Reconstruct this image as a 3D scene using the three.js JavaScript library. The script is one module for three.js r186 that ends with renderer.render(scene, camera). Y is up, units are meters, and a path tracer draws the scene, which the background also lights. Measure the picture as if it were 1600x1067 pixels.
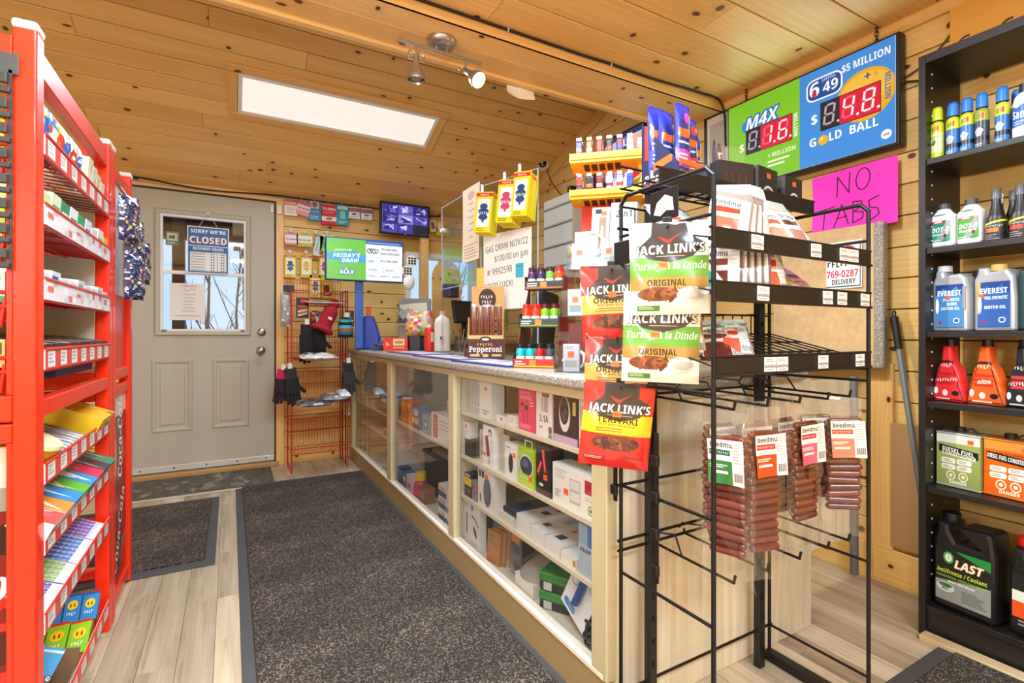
import * as THREE from 'three';
import { RoundedBoxGeometry } from 'three/addons/geometries/RoundedBoxGeometry.js';
import { mergeGeometries } from 'three/addons/utils/BufferGeometryUtils.js';
import { RectAreaLightUniformsLib } from 'three/addons/lights/RectAreaLightUniformsLib.js';

// ---------------------------------------------------------------- camera, sky, lights, exposure
// World: x along the door wall (right positive), y up, z = -depth into the shop. Metres.
const scene = new THREE.Scene();
const camera = new THREE.PerspectiveCamera(2 * Math.atan(533.5 / 782) * 180 / Math.PI, 1600 / 1067, 0.05, 200);
camera.position.set(0, 1.03, 0);
const yaw = Math.atan(440 / 782);
camera.lookAt(Math.sin(yaw), 1.03, -Math.cos(yaw));
camera.setViewOffset(1600, 1067, 0, 11.5, 1600, 1067);       // the lens is shifted a little downwards; verticals stay vertical
const renderer = new THREE.WebGLRenderer({ antialias: true });
renderer.toneMapping = THREE.LinearToneMapping;
renderer.toneMappingExposure = 1.6;
renderer.shadowMap.enabled = true;
scene.background = new THREE.Color().setRGB(0.38, 0.53, 0.72);  // bright pale winter sky
RectAreaLightUniformsLib.init();
const LED = [0.80, 0.97, 1.13];
const PANEL_SLOPE = 15, PANEL_FLAT = 44, SPOT = 5, PENDANT = 2.5;

// ---------------------------------------------------------------- helpers
let seed = 7;
const rnd = () => { seed = (seed * 1664525 + 1013904223) >>> 0; return seed / 4294967296; };
const rr = (a, b) => a + (b - a) * rnd();
const PI = Math.PI, LEFT = -PI / 2, RIGHT = PI / 2;         // turn of a thing that faces -x / +x
const P = (x, y, d) => new THREE.Vector3(x, y, -d);
const taken = {};
function numbered(n) { if (!(n in taken)) { taken[n] = 0; return n; } taken[n]++; return n + '_' + String(taken[n]).padStart(3, '0'); }
const shade = (m) => { m.castShadow = m.receiveShadow = true; return m; };
function part(name, geo, material, parent, label) {
  const m = shade(new THREE.Mesh(Array.isArray(geo) ? join(geo) : geo, material));
  m.name = name; if (label) m.userData.label = label; parent.add(m); return m;
}
function tag(o, label, category, group) { o.userData.label = label; o.userData.category = category; if (group) o.userData.group = group; return o; }
function thing(name, label, category, [x, y, d] = [0, 0, 0], turn = 0, group) {
  const o = new THREE.Group(); o.name = numbered(name); scene.add(o);
  o.position.set(x, y, -d); o.rotation.y = turn; return tag(o, label, category, group);
}
function solo(name, geo, material, label, category, [x, y, d] = [0, 0, 0], turn = 0, group) {
  const m = part('x', geo, material, scene); m.name = numbered(name);
  m.position.set(x, y, -d); m.rotation.y = turn; return tag(m, label, category, group);
}
function again(o, label, [x, y, d], turn) {
  const c = o.clone(); c.name = numbered(o.name.replace(/_\d\d\d$/, '')); scene.add(c); c.userData = { ...o.userData, label };
  c.position.set(x, y, -d); if (turn !== undefined) c.rotation.y = turn; return c;
}
function struct(name, geo, material) { const o = geo ? part(name, geo, material, scene) : new THREE.Group(); o.name = name; if (!geo) scene.add(o); o.userData.kind = 'structure'; return o; }
function join(list) {
  const l = list.map((g) => { const n = g.index ? g.toNonIndexed() : g.clone(); for (const k of Object.keys(n.attributes)) if (!['position', 'normal', 'uv'].includes(k)) n.deleteAttribute(k); return n; });
  return mergeGeometries(l);
}
const mats = {};
function M(color, roughness = 0.6, metalness = 0, extra = {}) {
  const key = JSON.stringify([color, roughness, metalness, extra.k ?? extra]);
  if (!mats[key]) { const { k, ...e } = extra; mats[key] = new THREE.MeshPhysicalMaterial({ color, roughness, metalness, side: THREE.DoubleSide, ...e }); }
  return mats[key];
}
const at = (g, x, y, z) => g.translate(x, y, z);
const bx = (w, h, d, x = 0, y = 0, z = 0) => new THREE.BoxGeometry(w, h, d).translate(x, y, z);          // centred
const bb = (x0, x1, y0, y1, d0, d1) => bx(x1 - x0, y1 - y0, d1 - d0, (x0 + x1) / 2, (y0 + y1) / 2, -(d0 + d1) / 2);   // by limits, depth positive into the shop
const rb = (w, h, d, r, x = 0, y = 0, z = 0, s = 2) => new RoundedBoxGeometry(w, h, d, s, Math.min(r, w * .49, h * .49, d * .49)).translate(x, y, z);
const rbb = (x0, x1, y0, y1, d0, d1, r) => rb(x1 - x0, y1 - y0, d1 - d0, r, (x0 + x1) / 2, (y0 + y1) / 2, -(d0 + d1) / 2);
const cyl = (r0, r1, h, x = 0, y = 0, z = 0, n = 16) => new THREE.CylinderGeometry(r1, r0, h, n).translate(x, y + h / 2, z);   // stands on y; r0 below
const ball = (r, x = 0, y = 0, z = 0, n = 12) => new THREE.SphereGeometry(r, n, Math.max(6, n * .7 | 0)).translate(x, y, z);
const UP = new THREE.Vector3(0, 1, 0);
function rod(a, b, r, n = 7) {
  const d = b.clone().sub(a), g = new THREE.CylinderGeometry(r, r, d.length(), n);
  return g.applyQuaternion(new THREE.Quaternion().setFromUnitVectors(UP, d.normalize())).translate((a.x + b.x) / 2, (a.y + b.y) / 2, (a.z + b.z) / 2);
}
function wire(pts, r, n = 7) { const l = []; for (let i = 1; i < pts.length; i++) { l.push(rod(pts[i - 1], pts[i], r, n)); if (i < pts.length - 1) l.push(ball(r * 1.02, pts[i].x, pts[i].y, pts[i].z, 7)); } return l.length > 1 ? join(l) : l[0]; }
const tube = (pts, r, seg = 40, n = 7, closed = false) => new THREE.TubeGeometry(new THREE.CatmullRomCurve3(pts, closed), seg, r, n, closed);
const lathe = (pts, n = 24) => new THREE.LatheGeometry(pts.map(([r, y]) => new THREE.Vector2(r, y)), n);
function prism(pts, depth, bevel = 0) {                     // outline in x,y; front at z = 0, back at -depth
  const s = new THREE.Shape(pts.map(([x, y]) => new THREE.Vector2(x, y)));
  return new THREE.ExtrudeGeometry(s, { depth: depth - 2 * bevel, bevelEnabled: bevel > 0, bevelThickness: bevel, bevelSize: bevel, bevelOffset: -bevel, bevelSegments: 2, curveSegments: 10 }).translate(0, 0, -depth + bevel);
}
function turned(g, rx = 0, ry = 0, rz = 0) { return g.applyMatrix4(new THREE.Matrix4().makeRotationFromEuler(new THREE.Euler(rx, ry, rz))); }

// ---------------------------------------------------------------- print: labels drawn into shared sheets
const sheets = [];
class Sheet {
  constructor(n = 2048) { this.n = n; this.c = document.createElement('canvas'); this.c.width = this.c.height = n; this.g = this.c.getContext('2d'); this.g.fillStyle = '#888'; this.g.fillRect(0, 0, n, n); this.x = this.y = this.row = 0; this.sw = {}; this.t = new THREE.CanvasTexture(this.c); this.t.colorSpace = THREE.SRGBColorSpace; this.t.anisotropy = 8; this.m = {}; sheets.push(this); }
  cell(w, h, draw) {
    w = Math.round(w); h = Math.round(h);
    if (this.x + w + 4 > this.n) { this.x = 0; this.y += this.row + 4; this.row = 0; }
    if (this.y + h + 4 > this.n) throw new Error('sheet full');
    const g = this.g, x = this.x + 2, y = this.y + 2; this.x += w + 4; this.row = Math.max(this.row, h);
    ground = null; g.save(); g.translate(x, y); g.beginPath(); g.rect(-1, -1, w + 2, h + 2); g.clip(); draw(g, w, h); g.restore(); this.ground = ground ?? '#dddddd';
    return { s: this, bg: this.ground, u0: (x + .6) / this.n, u1: (x + w - .6) / this.n, v0: 1 - (y + h - .6) / this.n, v1: 1 - (y + .6) / this.n };
  }
  swatch(c) { return this.sw[c] ??= this.cell(6, 6, (g, w, h) => { R(g, c, -1, -1, w + 2, h + 2); }); }
  mat(rough, extra) { const k = rough + JSON.stringify(extra ?? 0); return this.m[k] ??= new THREE.MeshPhysicalMaterial({ map: this.t, roughness: rough, side: THREE.DoubleSide, ...extra }); }
}
const SA = new Sheet(), SB = new Sheet(), SC = new Sheet();
function T(g, s, x, y, size, color = '#fff', o = {}) {
  g.save(); g.translate(x, y); if (o.rot) g.rotate(o.rot); if (o.sx || o.skew) g.transform(o.sx ?? 1, 0, o.skew ?? 0, 1, 0, 0);
  g.font = `${o.italic ? 'italic ' : ''}${o.plain ? '' : 'bold '}${size}px ${o.font ?? 'sans-serif'}`; g.textAlign = o.align ?? 'center'; g.textBaseline = 'middle';
  if (o.line) { g.strokeStyle = o.line; g.lineWidth = o.lw ?? size * .15; g.lineJoin = 'round'; g.strokeText(s, 0, 0, o.max); }
  g.fillStyle = color; g.fillText(s, 0, 0, o.max); g.restore();
}
let ground = null;                                            // the colour that a print stands on: its first fill
const R = (g, c, x, y, w, h) => { ground ??= c; g.fillStyle = c; g.fillRect(x, y, w, h); };
const E = (g, c, x, y, rx, ry = rx, rot = 0) => { g.fillStyle = c; g.beginPath(); g.ellipse(x, y, rx, ry, rot, 0, 7); g.fill(); };
const PG = (g, c, pts) => { g.fillStyle = c; g.beginPath(); pts.forEach(([x, y], i) => i ? g.lineTo(x, y) : g.moveTo(x, y)); g.closePath(); g.fill(); };
// a word too small to read in the photograph: n letter-like strokes
function Z(g, n, x, y, size, color = '#fff', o = {}) { g.save(); g.translate(x, y); if (o.rot) g.rotate(o.rot); g.fillStyle = color; const cw = Math.min(size * .62, (o.max ?? 1e3) / n); for (let i = 0; i < n; i++) { const a = (i - n / 2) * cw, h = size * (.5 + .2 * ((i * 7) % 3) / 2); g.fillRect(a, -h / 2, cw * .28, h); g.fillRect(a + cw * .1, [-h / 2, -h * .1, h * .32][i % 3], cw * .6, h * .2); } g.restore(); }
function fine(g, x, y, w, h, n, c = '#777', lh = .45) { for (let i = 0; i < n; i++) R(g, c, x, y + (i + .3) * h / n, w * rr(.6, 1), h / n * lh); }   // lines of small print
const STICKER = '#ff6a2a';
const sticker = (g, x, y, w) => { R(g, STICKER, x, y, w, w * .75); R(g, '#b8451a', x + w * .2, y + w * .3, w * .6, w * .14); };

function uvBox(g, cells, fallback) {                          // cells: [+x, -x, +y, -y, +z, -z]
  const uv = g.attributes.uv;
  for (let f = 0; f < 6; f++) { const c = cells[f] ?? fallback; for (let i = f * 4; i < f * 4 + 4; i++) uv.setXY(i, c.u0 + (c.u1 - c.u0) * uv.getX(i), c.v0 + (c.v1 - c.v0) * uv.getY(i)); }
  return g;
}
// a printed carton: base at y = 0, front at z = 0, the print on its front; the other faces carry the same ground colour unless a print is given
function carton(w, h, d, front, side, o = {}) {
  side = side || front.bg;
  const s = front.s ?? SA, c = (v) => typeof v === 'string' ? s.swatch(v) : v;
  const f = c(front), sd = c(side);
  return uvBox(bx(w, h, d, 0, h / 2, -d / 2), [c(o.right ?? side), c(o.left ?? side), c(o.top ?? side), sd, f, c(o.back ?? side)], sd);
}
function printed(w, h, cell, t = 0.0012) { return uvBox(bx(w, h, t), [null, null, null, null, cell, cell], cell.s.swatch('#f4f1ea')); }   // a thin printed sheet, centred, with a white back rim
function planar(g, cell, x0, x1, y0, y1, only = 0.2) {        // print laid flat on the faces that look to +z, swatch elsewhere
  if (g.index) g = g.toNonIndexed();
  const p = g.attributes.position, n = g.attributes.normal, uv = new Float32Array(p.count * 2), b = cell.b ?? cell;
  for (let i = 0; i < p.count; i++) {
    const f = n.getZ(i - i % 3) + n.getZ(i - i % 3 + 1) + n.getZ(i - i % 3 + 2) > only * 3;
    const u = THREE.MathUtils.clamp((p.getX(i) - x0) / (x1 - x0), 0, 1), v = THREE.MathUtils.clamp((p.getY(i) - y0) / (y1 - y0), 0, 1), c = f ? cell : b;
    uv[i * 2] = c.u0 + (c.u1 - c.u0) * u; uv[i * 2 + 1] = c.v0 + (c.v1 - c.v0) * v;
  }
  g.setAttribute('uv', new THREE.BufferAttribute(uv, 2)); return g;
}
// a filled bag: two sheets sealed at the rim; hangs from y = 0 downwards, centred on x
function pouch(w, h, t, cell, o = {}) {
  const nx = 10, ny = 14, pos = [], uv = [], idx = [], s1 = o.seed ?? rnd() * 9, b = o.back ? cell.s.swatch(cell.bg) : cell;
  for (const side of [1, -1]) for (let j = 0; j <= ny; j++) for (let i = 0; i <= nx; i++) {
    const u = i / nx, v = j / ny, a = u * 2 - 1, q = v * 2 - 1;
    const full = Math.pow(Math.max(0, 1 - a * a * a * a), .8) * Math.pow(Math.max(0, (o.low ? Math.min(1, (1 - v) * 1.7) * Math.min(1, v * 6) : 1 - Math.pow(Math.abs(q), 3))), .7);
    const wob = (Math.sin(u * 11 + s1 + v * 4) * Math.sin(v * 13 + s1 * 2) + .6 * Math.sin(u * 23 - v * 17 + s1)) * .07 * t * (.35 + full);
    const pinch = 1 - .05 * Math.pow(1 - Math.abs(q), .5) * (t / w);
    pos.push((u - .5) * w * pinch, -h + v * h, side * (t / 2 * full) + wob + (o.bend ?? 0) * (a * a + q * q * .5));
    const c = side > 0 ? cell : b; uv.push(c.u0 + (c.u1 - c.u0) * u, c.v0 + (c.v1 - c.v0) * v);
  }
  const N = (nx + 1) * (ny + 1);
  for (let k = 0; k < 2; k++) for (let j = 0; j < ny; j++) for (let i = 0; i < nx; i++) { const a = k * N + j * (nx + 1) + i, e = a + 1, f = a + nx + 1, h2 = f + 1; k ? idx.push(a, f, e, e, f, h2) : idx.push(a, e, f, e, h2, f); }
  const g = new THREE.BufferGeometry(); g.setAttribute('position', new THREE.Float32BufferAttribute(pos, 3)); g.setAttribute('uv', new THREE.Float32BufferAttribute(uv, 2)); g.setIndex(idx); g.computeVertexNormals(); return g;
}
function paper(w, h, cell, curl = 0.01, seg = 8) {            // a sheet that is not quite flat, centred, facing +z
  const g = new THREE.PlaneGeometry(w, h, seg, seg), p = g.attributes.position, uv = g.attributes.uv;
  for (let i = 0; i < p.count; i++) { const x = p.getX(i) / w, y = p.getY(i) / h; p.setZ(i, curl * (x * x * 2 + y * y + .4 * Math.sin(x * 5 + y * 3))); uv.setXY(i, cell.u0 + (cell.u1 - cell.u0) * uv.getX(i), cell.v0 + (cell.v1 - cell.v0) * uv.getY(i)); }
  g.computeVertexNormals(); return g;
}
const GLASS = M('#ffffff', 0.03, 0, { transmission: 1, thickness: 0, ior: 1.5 });
const ACRYL = M('#f4fbff', 0.06, 0, { transmission: 1, thickness: 0, ior: 1.49 });
const FILM = M('#ffffff', 0.13, 0, { transmission: 1, thickness: 0, ior: 1.45 });

// ---------------------------------------------------------------- computed surfaces
function hash(x, y) { let h = Math.imul(x | 0, 374761393) + Math.imul(y | 0, 668265263); h = Math.imul(h ^ (h >>> 13), 1274126177); return ((h ^ (h >>> 16)) >>> 0) / 4294967296; }
function vnoise(x, y) { const a = Math.floor(x), b = Math.floor(y); let u = x - a, v = y - b; u = u * u * (3 - 2 * u); v = v * v * (3 - 2 * v); return (hash(a, b) * (1 - u) + hash(a + 1, b) * u) * (1 - v) + (hash(a, b + 1) * (1 - u) + hash(a + 1, b + 1) * u) * v; }
const fbm = (x, y, n = 3) => { let s = 0, a = .5; for (let i = 0; i < n; i++) { s += a * vnoise(x, y); x = x * 2.03 + 17; y = y * 2.03 + 31; a *= .5; } return s / (1 - Math.pow(.5, n)); };
function tex(W, H, fn, srgb = true) {
  const d = new Uint8Array(W * H * 4), o = [0, 0, 0];
  for (let y = 0; y < H; y++) for (let x = 0; x < W; x++) { fn(x / W, y / H, o, x, y); const i = (y * W + x) * 4; d[i] = Math.max(0, Math.min(255, o[0])); d[i + 1] = Math.max(0, Math.min(255, o[1])); d[i + 2] = Math.max(0, Math.min(255, o[2])); d[i + 3] = 255; }
  const t = new THREE.DataTexture(d, W, H); t.wrapS = t.wrapT = THREE.RepeatWrapping; t.magFilter = THREE.LinearFilter; t.minFilter = THREE.LinearMipmapLinearFilter; t.generateMipmaps = true; if (srgb) t.colorSpace = THREE.SRGBColorSpace; t.needsUpdate = true; return t;
}
// knotty pine: eight boards, 2.4 m long, one above the other
const PROWS = 8, PLEN = 2.4;
const knots = []; for (let r = 0; r < PROWS; r++) { const n = 3 + (rnd() * 3 | 0); for (let i = 0; i < n; i++) knots.push({ r, x: rr(.05, 2.35), y: rr(.02, .107), a: rr(.007, .016), b: rr(.005, .011) }); }
const byRow = Array.from({ length: PROWS }, (_, r) => knots.filter((k) => k.r === r));
const toneRow = Array.from({ length: PROWS }, () => rr(-1, 1));
const PINE = tex(2048, 1024, (u, v, o) => {
  const r = Math.min(PROWS - 1, v * PROWS | 0), x = u * PLEN, y = (v * PROWS - r) * .127;
  let bend = (fbm(x * 1.1 + r * 9, r * 3.3, 2) - .5) * .05, kn = 0, halo = 0;
  for (const k of byRow[r]) { const dx = x - k.x, dy = y - k.y, q = Math.sqrt(dx * dx / (k.a * k.a) + dy * dy / (k.b * k.b)); if (q < 14) { bend += Math.sign(dy || 1) * k.b * 1.6 * Math.exp(-dx * dx / (k.a * k.a * 14)) * Math.exp(-Math.abs(dy) / .035); if (q < 1.5) kn = Math.max(kn, Math.min(1, (1.35 - q) * 2.6)); halo = Math.max(halo, Math.exp(-q * .55)); } }
  const g = Math.sin((y + bend) * (330 + 60 * toneRow[r]) + fbm(x * .7, y * 20 + r * 7, 2) * 5), streak = fbm(x * 3.2 + r * 31, y * 420 + r * 17, 2) - .5, blot = fbm(x * 2.2 + 40 * r, y * 14, 3) - .5;
  const t = toneRow[r] * 8 + g * 3.5 + streak * 13 + blot * 24 - halo * 26;
  const p = 1 - kn;
  o[0] = (238 + t * .8) * p + (92 + streak * 60) * kn; o[1] = (194 + t) * p + (50 + streak * 40) * kn; o[2] = (122 + t * 1.05) * p + (26 + streak * 20) * kn;
});
const pineMat = [[1, 1, 1], [1, .965, .92], [.955, .93, .9], [1, .985, .97]].map((c) => new THREE.MeshPhysicalMaterial({ map: PINE, color: new THREE.Color().setRGB(...c), roughness: .42, clearcoat: .25, clearcoatRoughness: .35, side: THREE.DoubleSide }));
const paleMat = [[.98, 1, .92], [.95, 1, .95], [.92, .95, .86], [1, 1, .96]].map((c) => new THREE.MeshPhysicalMaterial({ map: PINE, color: new THREE.Color().setRGB(...c), roughness: .5, side: THREE.DoubleSide }));   // the walls: paler, less varnish
let onWall = false;
const pine = () => (onWall ? paleMat : pineMat)[rnd() * 4 | 0];
// one board: runs along +x from 0 to len, its face on y = 0..w looks to +z, edges eased by c
function boardGeo(len, w, t = .018, c = .004) {
  const prof = [[0, -t], [0, -c], [c, 0], [w - c, 0], [w, -c], [w, -t]], pos = [], uv = [], u0 = rnd() * 5, row = rnd() * PROWS | 0, flip = rnd() < .5;
  const vv = (y) => (row + .04 + .92 * Math.min(1, (flip ? w - y : y) / Math.max(w, .127))) / PROWS;
  const quad = (a, b) => { const A = [0, ...a], B = [len, ...a], C = [len, ...b], D = [0, ...b]; for (const q of [A, B, C, A, C, D]) { pos.push(...q); uv.push(u0 + q[0] / PLEN, vv(q[1])); } };
  for (let i = 0; i < 5; i++) quad(prof[i], prof[i + 1]);
  for (const x of [0, len]) for (let i = 1; i < 5; i++) for (const q of [prof[0], prof[i], prof[i + 1]]) { pos.push(x, ...q); uv.push(u0 + x / PLEN, vv(q[0])); }
  const g = new THREE.BufferGeometry(); g.setAttribute('position', new THREE.Float32BufferAttribute(pos, 3)); g.setAttribute('uv', new THREE.Float32BufferAttribute(uv, 2)); g.computeVertexNormals(); return g;
}
// boards laid in a frame: origin, direction along, direction across, facing = along x across
function board(parent, o, along, across, len, w, name = 'board', t, c) {
  const m = part(name, boardGeo(len, w, t, c), pine(), parent), z = along.clone().cross(across);
  m.matrixAutoUpdate = true; m.quaternion.setFromRotationMatrix(new THREE.Matrix4().makeBasis(along, across, z)); m.position.copy(o); return m;
}

// ---------------------------------------------------------------- the shell
const XW = 2.37, XL = -2.3, DW = 4.36, DB = -2.2, CEIL = 2.30, DBEAM = 1.82, DBEAM2 = 2.11, PITCH = .126;
const slopeY = (d) => 3.777 - .38 * d;
const VX = new THREE.Vector3(1, 0, 0), VY = new THREE.Vector3(0, 1, 0), VZ = new THREE.Vector3(0, 0, 1);
const plainPine = M('#4a2e16', .8);

// floor: vinyl planks running away from the camera
const FLOORT = tex(1024, 1024, (u, v, o) => {
  const r = v * 8 | 0, y = (v * 8 - r) * .105, x = u * 1.6, w = fbm(x * 2.3 + r * 13, y * 16 + r * 5, 3) - .5, st = fbm(x * 5 + r * 3, y * 260, 2) - .5, big = fbm(x * 1.2 + r * 21, y * 9 + 3, 2) - .5;
  const t = hash(r, 77) * 26 - 10 + w * 55 + st * 26 + big * 50 - (fbm(x * 6 + r * 9, y * 60 + 9, 2) > .66 ? 16 : 0);
  o[0] = 198 + t; o[1] = 182 + t * .98; o[2] = 156 + t * .92;
});
const floorMat = [[1, 1, 1], [.86, .83, .8], [.97, .93, .86], [.72, .68, .64]].map((c) => new THREE.MeshPhysicalMaterial({ map: FLOORT, color: new THREE.Color().setRGB(...c), roughness: .38, side: THREE.DoubleSide }));
{
  const floor = struct('floor');
  part('subfloor', bb(XL - .1, XW + .1, -.12, -.009, DB - .1, DW + .1), M('#4c4238', .9), floor);
  const W = .1025; let k = 0;
  for (let x = XL; x < XW; x += W, k++) {
    let d = DB; const first = rr(.3, 1.4); let n = 0;
    while (d < DW) {
      const len = Math.min(n++ ? 1.22 : first, DW - d), g = bx(Math.min(W, XW - x) - .0012, .009, len - .0012, 0, -.0045, 0), uv = g.attributes.uv, p = g.attributes.position, row = rnd() * 8 | 0, u0 = rnd();
      for (let i = 0; i < p.count; i++) uv.setXY(i, u0 + p.getZ(i) / 1.6, (row + .05 + .9 * (p.getX(i) / W + .5)) / 8);
      if (x > -1.3 && d + len > -.3) { const m = part('plank', g, floorMat[rnd() * 4 | 0], floor); m.position.set(x + Math.min(W, XW - x) / 2, 0, -(d + len / 2)); }
      else if (!floor.userData.rest) { floor.userData.rest = []; }
      if (!(x > -1.3 && d + len > -.3)) floor.userData.rest.push(g.translate(x + W / 2, 0, -(d + len / 2)));
      d += len;
    }
  }
  const rest = part('plank_field', floor.userData.rest, floorMat[0], floor); rest.userData.kind = 'stuff'; delete floor.userData.rest;
}
// right wall
onWall = true;
{
  const w = struct('wall_right');
  part('sheathing', bb(XW + .02, XW + .14, -.1, 3.2, DB - .1, DW + .1), plainPine, w);
  for (let i = 1; i * PITCH < 3.0; i++) {
    const y = i * PITCH, end = Math.min(DW, (3.777 - y) / .38); let d = y > CEIL ? 2.12 : DB;
    let n = 0; while (d < end - .02) { let len = n++ ? rr(1.5, 2.6) : rr(1.0, 3.4); if (end - d - len < .4) len = end - d; len = Math.min(len, end - d); board(w, P(XW + .018, y, d + len).setX(XW), VZ, VY, len - .0015, PITCH - .0045, 'board', .018, .002).quaternion.setFromRotationMatrix(new THREE.Matrix4().makeBasis(VZ, VY, new THREE.Vector3(-1, 0, 0))); d += len; }
  }
  const base = struct('baseboard_right'); for (const [a, b] of [[DB, .9], [.9, DW]]) { const m = board(base, P(XW - .02, 0, b), VZ, VY, b - a, .15, 'board', .02, .003); }
  const batten = part('batten', boardGeo(.76, .085, .02), pineMat[2], w); batten.quaternion.setFromRotationMatrix(new THREE.Matrix4().makeBasis(VY, VZ.clone().negate(), new THREE.Vector3(-1, 0, 0))); batten.position.set(XW - .021, .15, -1.015);
  const cove = struct('trim_1'); const m1 = board(cove, P(XW - .03, CEIL - .055, 1.82), VZ, VY, 4.0, .055, 'board', .03, .012);
  const raf = struct('trim_2'); const dir = P(0, slopeY(2.12) - slopeY(4.36), 2.12 - 4.36).normalize(); const L = Math.hypot(2.24, slopeY(2.12) - slopeY(4.36));
  const ac = new THREE.Vector3(-1, 0, 0).cross(dir).normalize(); board(raf, P(XW - .02, slopeY(4.36) - .085, 4.36), dir, ac, L, .085, 'board', .02, .003);
}
onWall = false;
// left and rear walls: out of frame, they close the shop
{
  const w = struct('wall_left'); part('sheathing', bb(XL - .14, XL - .02, -.1, 3.2, DB - .1, DW + .1), plainPine, w);
  for (let i = 0; i < 24; i++) { const y = i * PITCH, a = y > CEIL ? 2.12 : DB, end = Math.min(DW, (3.777 - y) / .38); const m = part('board', boardGeo(end - a, PITCH - .001), pine(), w); m.quaternion.setFromRotationMatrix(new THREE.Matrix4().makeBasis(VZ.clone().negate(), VY, VX)); m.position.set(XL, y, -a); }
  const b = struct('wall_rear'); part('sheathing', bb(XL - .1, XW + .1, -.1, 2.4, DB - .14, DB - .02), plainPine, b);
  for (let i = 0; i < 18; i++) { const m = part('board', boardGeo(XW - XL, PITCH - .001), pine(), b); m.rotation.y = PI; m.position.set(XW, i * PITCH, -DB); }
}
// flat ceiling, the boxed beam, the sloping ceiling
{
  const c = struct('ceiling'); part('deck', bb(XL - .1, XW + .1, CEIL + .02, CEIL + .1, DB - .1, DBEAM2 + .02), plainPine, c);
  const W = .195; for (let d = DBEAM + .02; d > DB; d -= W) { const w = Math.min(W, d - DB); let x = XL, n = 0; while (x < XW) { let len = n++ ? 2.2 : rr(.7, 2.2); len = Math.min(len, XW - x); const m = part('board', boardGeo(len - .002, w - .0065, .018, .002), pine(), c); m.quaternion.setFromRotationMatrix(new THREE.Matrix4().makeBasis(VX, VZ, new THREE.Vector3(0, -1, 0))); m.position.set(x, CEIL, -d); x += len; } }
  const beam = struct('trim_3'); beam.userData.kind = 'structure';
  const bot = CEIL - .05;
  part('core', bb(XL, XW, bot + .017, slopeY(DBEAM2) + .1, DBEAM + .017, DBEAM2 - .017), plainPine, beam);
  board(beam, P(XL, bot, DBEAM), VX, VY, XW - XL, .05, 'board', .016);
  const under = (d0, d1, x0, len) => { const m = part('board', boardGeo(len, d1 - d0 - .001, .016), pine(), beam); m.quaternion.setFromRotationMatrix(new THREE.Matrix4().makeBasis(VX, VZ, new THREE.Vector3(0, -1, 0))); m.position.set(x0, bot, -d1); };
  for (const [a, b] of [[DBEAM + .001, 1.955], [1.955, 2.085]]) { under(a, b, XL, 2.9); under(a, b, XL + 2.9, XW - XL - 2.9); }
  const strip = part('edge_strip', boardGeo(XW - XL, .04, .03, .006), pineMat[3], beam); strip.quaternion.setFromRotationMatrix(new THREE.Matrix4().makeBasis(VX, VZ, new THREE.Vector3(0, -1, 0))); strip.position.set(XL, bot - .012, -(DBEAM2 + .012));
  part('back_face', bb(XL, XW, bot, slopeY(DBEAM2) + .05, DBEAM2 - .017, DBEAM2), plainPine, beam);

  const s = struct('ceiling_slope'); s.name = 'ceiling_001';
  const dir = new THREE.Vector3(0, .38, 1).normalize(), nor = VX.clone().cross(dir).normalize();   // up the slope; nor points down into the room
  const L = Math.hypot(DW - DBEAM2, .38 * (DW - DBEAM2)), deck = bx(XW - XL + .2, .06, L + .3); turned(deck, Math.atan(.38) * -1); part('deck', deck.translate((XW + XL) / 2, slopeY((DW + DBEAM2) / 2) + .055, -(DW + DBEAM2) / 2), plainPine, s);
  for (let q = 0; q < L - .01; q += .129) { const w = Math.min(.129, L - q); let x = XL, n = 0; while (x < XW - .01) { let len = n++ ? 2.6 : rr(.6, 3); len = Math.min(len, XW - x); const m = part('board', boardGeo(len - .002, w - .0065, .018, .002), pine(), s); m.quaternion.setFromRotationMatrix(new THREE.Matrix4().makeBasis(VX, dir, nor)); m.position.copy(P(x, slopeY(DW), DW).addScaledVector(dir, q)); x += len; } }
}
// door wall
onWall = true;
const DOOR = [-.615, .302], DOORTOP = 2.065, WINA = [1.36, 2.06, 8 * PITCH, 14 * PITCH], WINB = [.86, 1.12, 3 * PITCH, 7 * PITCH];
{
  const w = struct('wall_back');
  const holes = [[DOOR[0] - .06, DOOR[1] + .06, -.1, 2.2], WINA, WINB];
  const sx = (x0, x1, y0, y1) => part('sheathing', bb(x0, x1, y0, y1, DW + .02, DW + .14), plainPine, w);
  sx(XL, DOOR[0] - .02, 0, 2.4); sx(DOOR[0] - .02, DOOR[1] + .02, DOORTOP + .02, 2.4); sx(DOOR[1] + .02, WINB[0], 0, 2.4); sx(WINB[0], WINB[1], 0, WINB[2]); sx(WINB[0], WINB[1], WINB[3], 2.4); sx(WINB[1], WINA[0], 0, 2.4); sx(WINA[0], WINA[1], 0, WINA[2]); sx(WINA[0], WINA[1], WINA[3], 2.4); sx(WINA[1], XW, 0, 2.4);
  for (let i = 0; i * PITCH < 2.12; i++) {
    const y = i * PITCH, yc = y + PITCH / 2; let runs = [[XL, XW]];
    for (const [a, b, y0, y1] of holes) if (yc > y0 && yc < y1) runs = runs.flatMap(([p, q]) => [[p, Math.min(q, a)], [Math.max(p, b), q]].filter(([m, n]) => n - m > .02));
    for (const [a, b] of runs) board(w, P(a, y, DW), VX, VY, b - a, Math.min(PITCH - .0045, 2.13 - y), 'board', .018, .0018);
  }
}
onWall = false;
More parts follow.
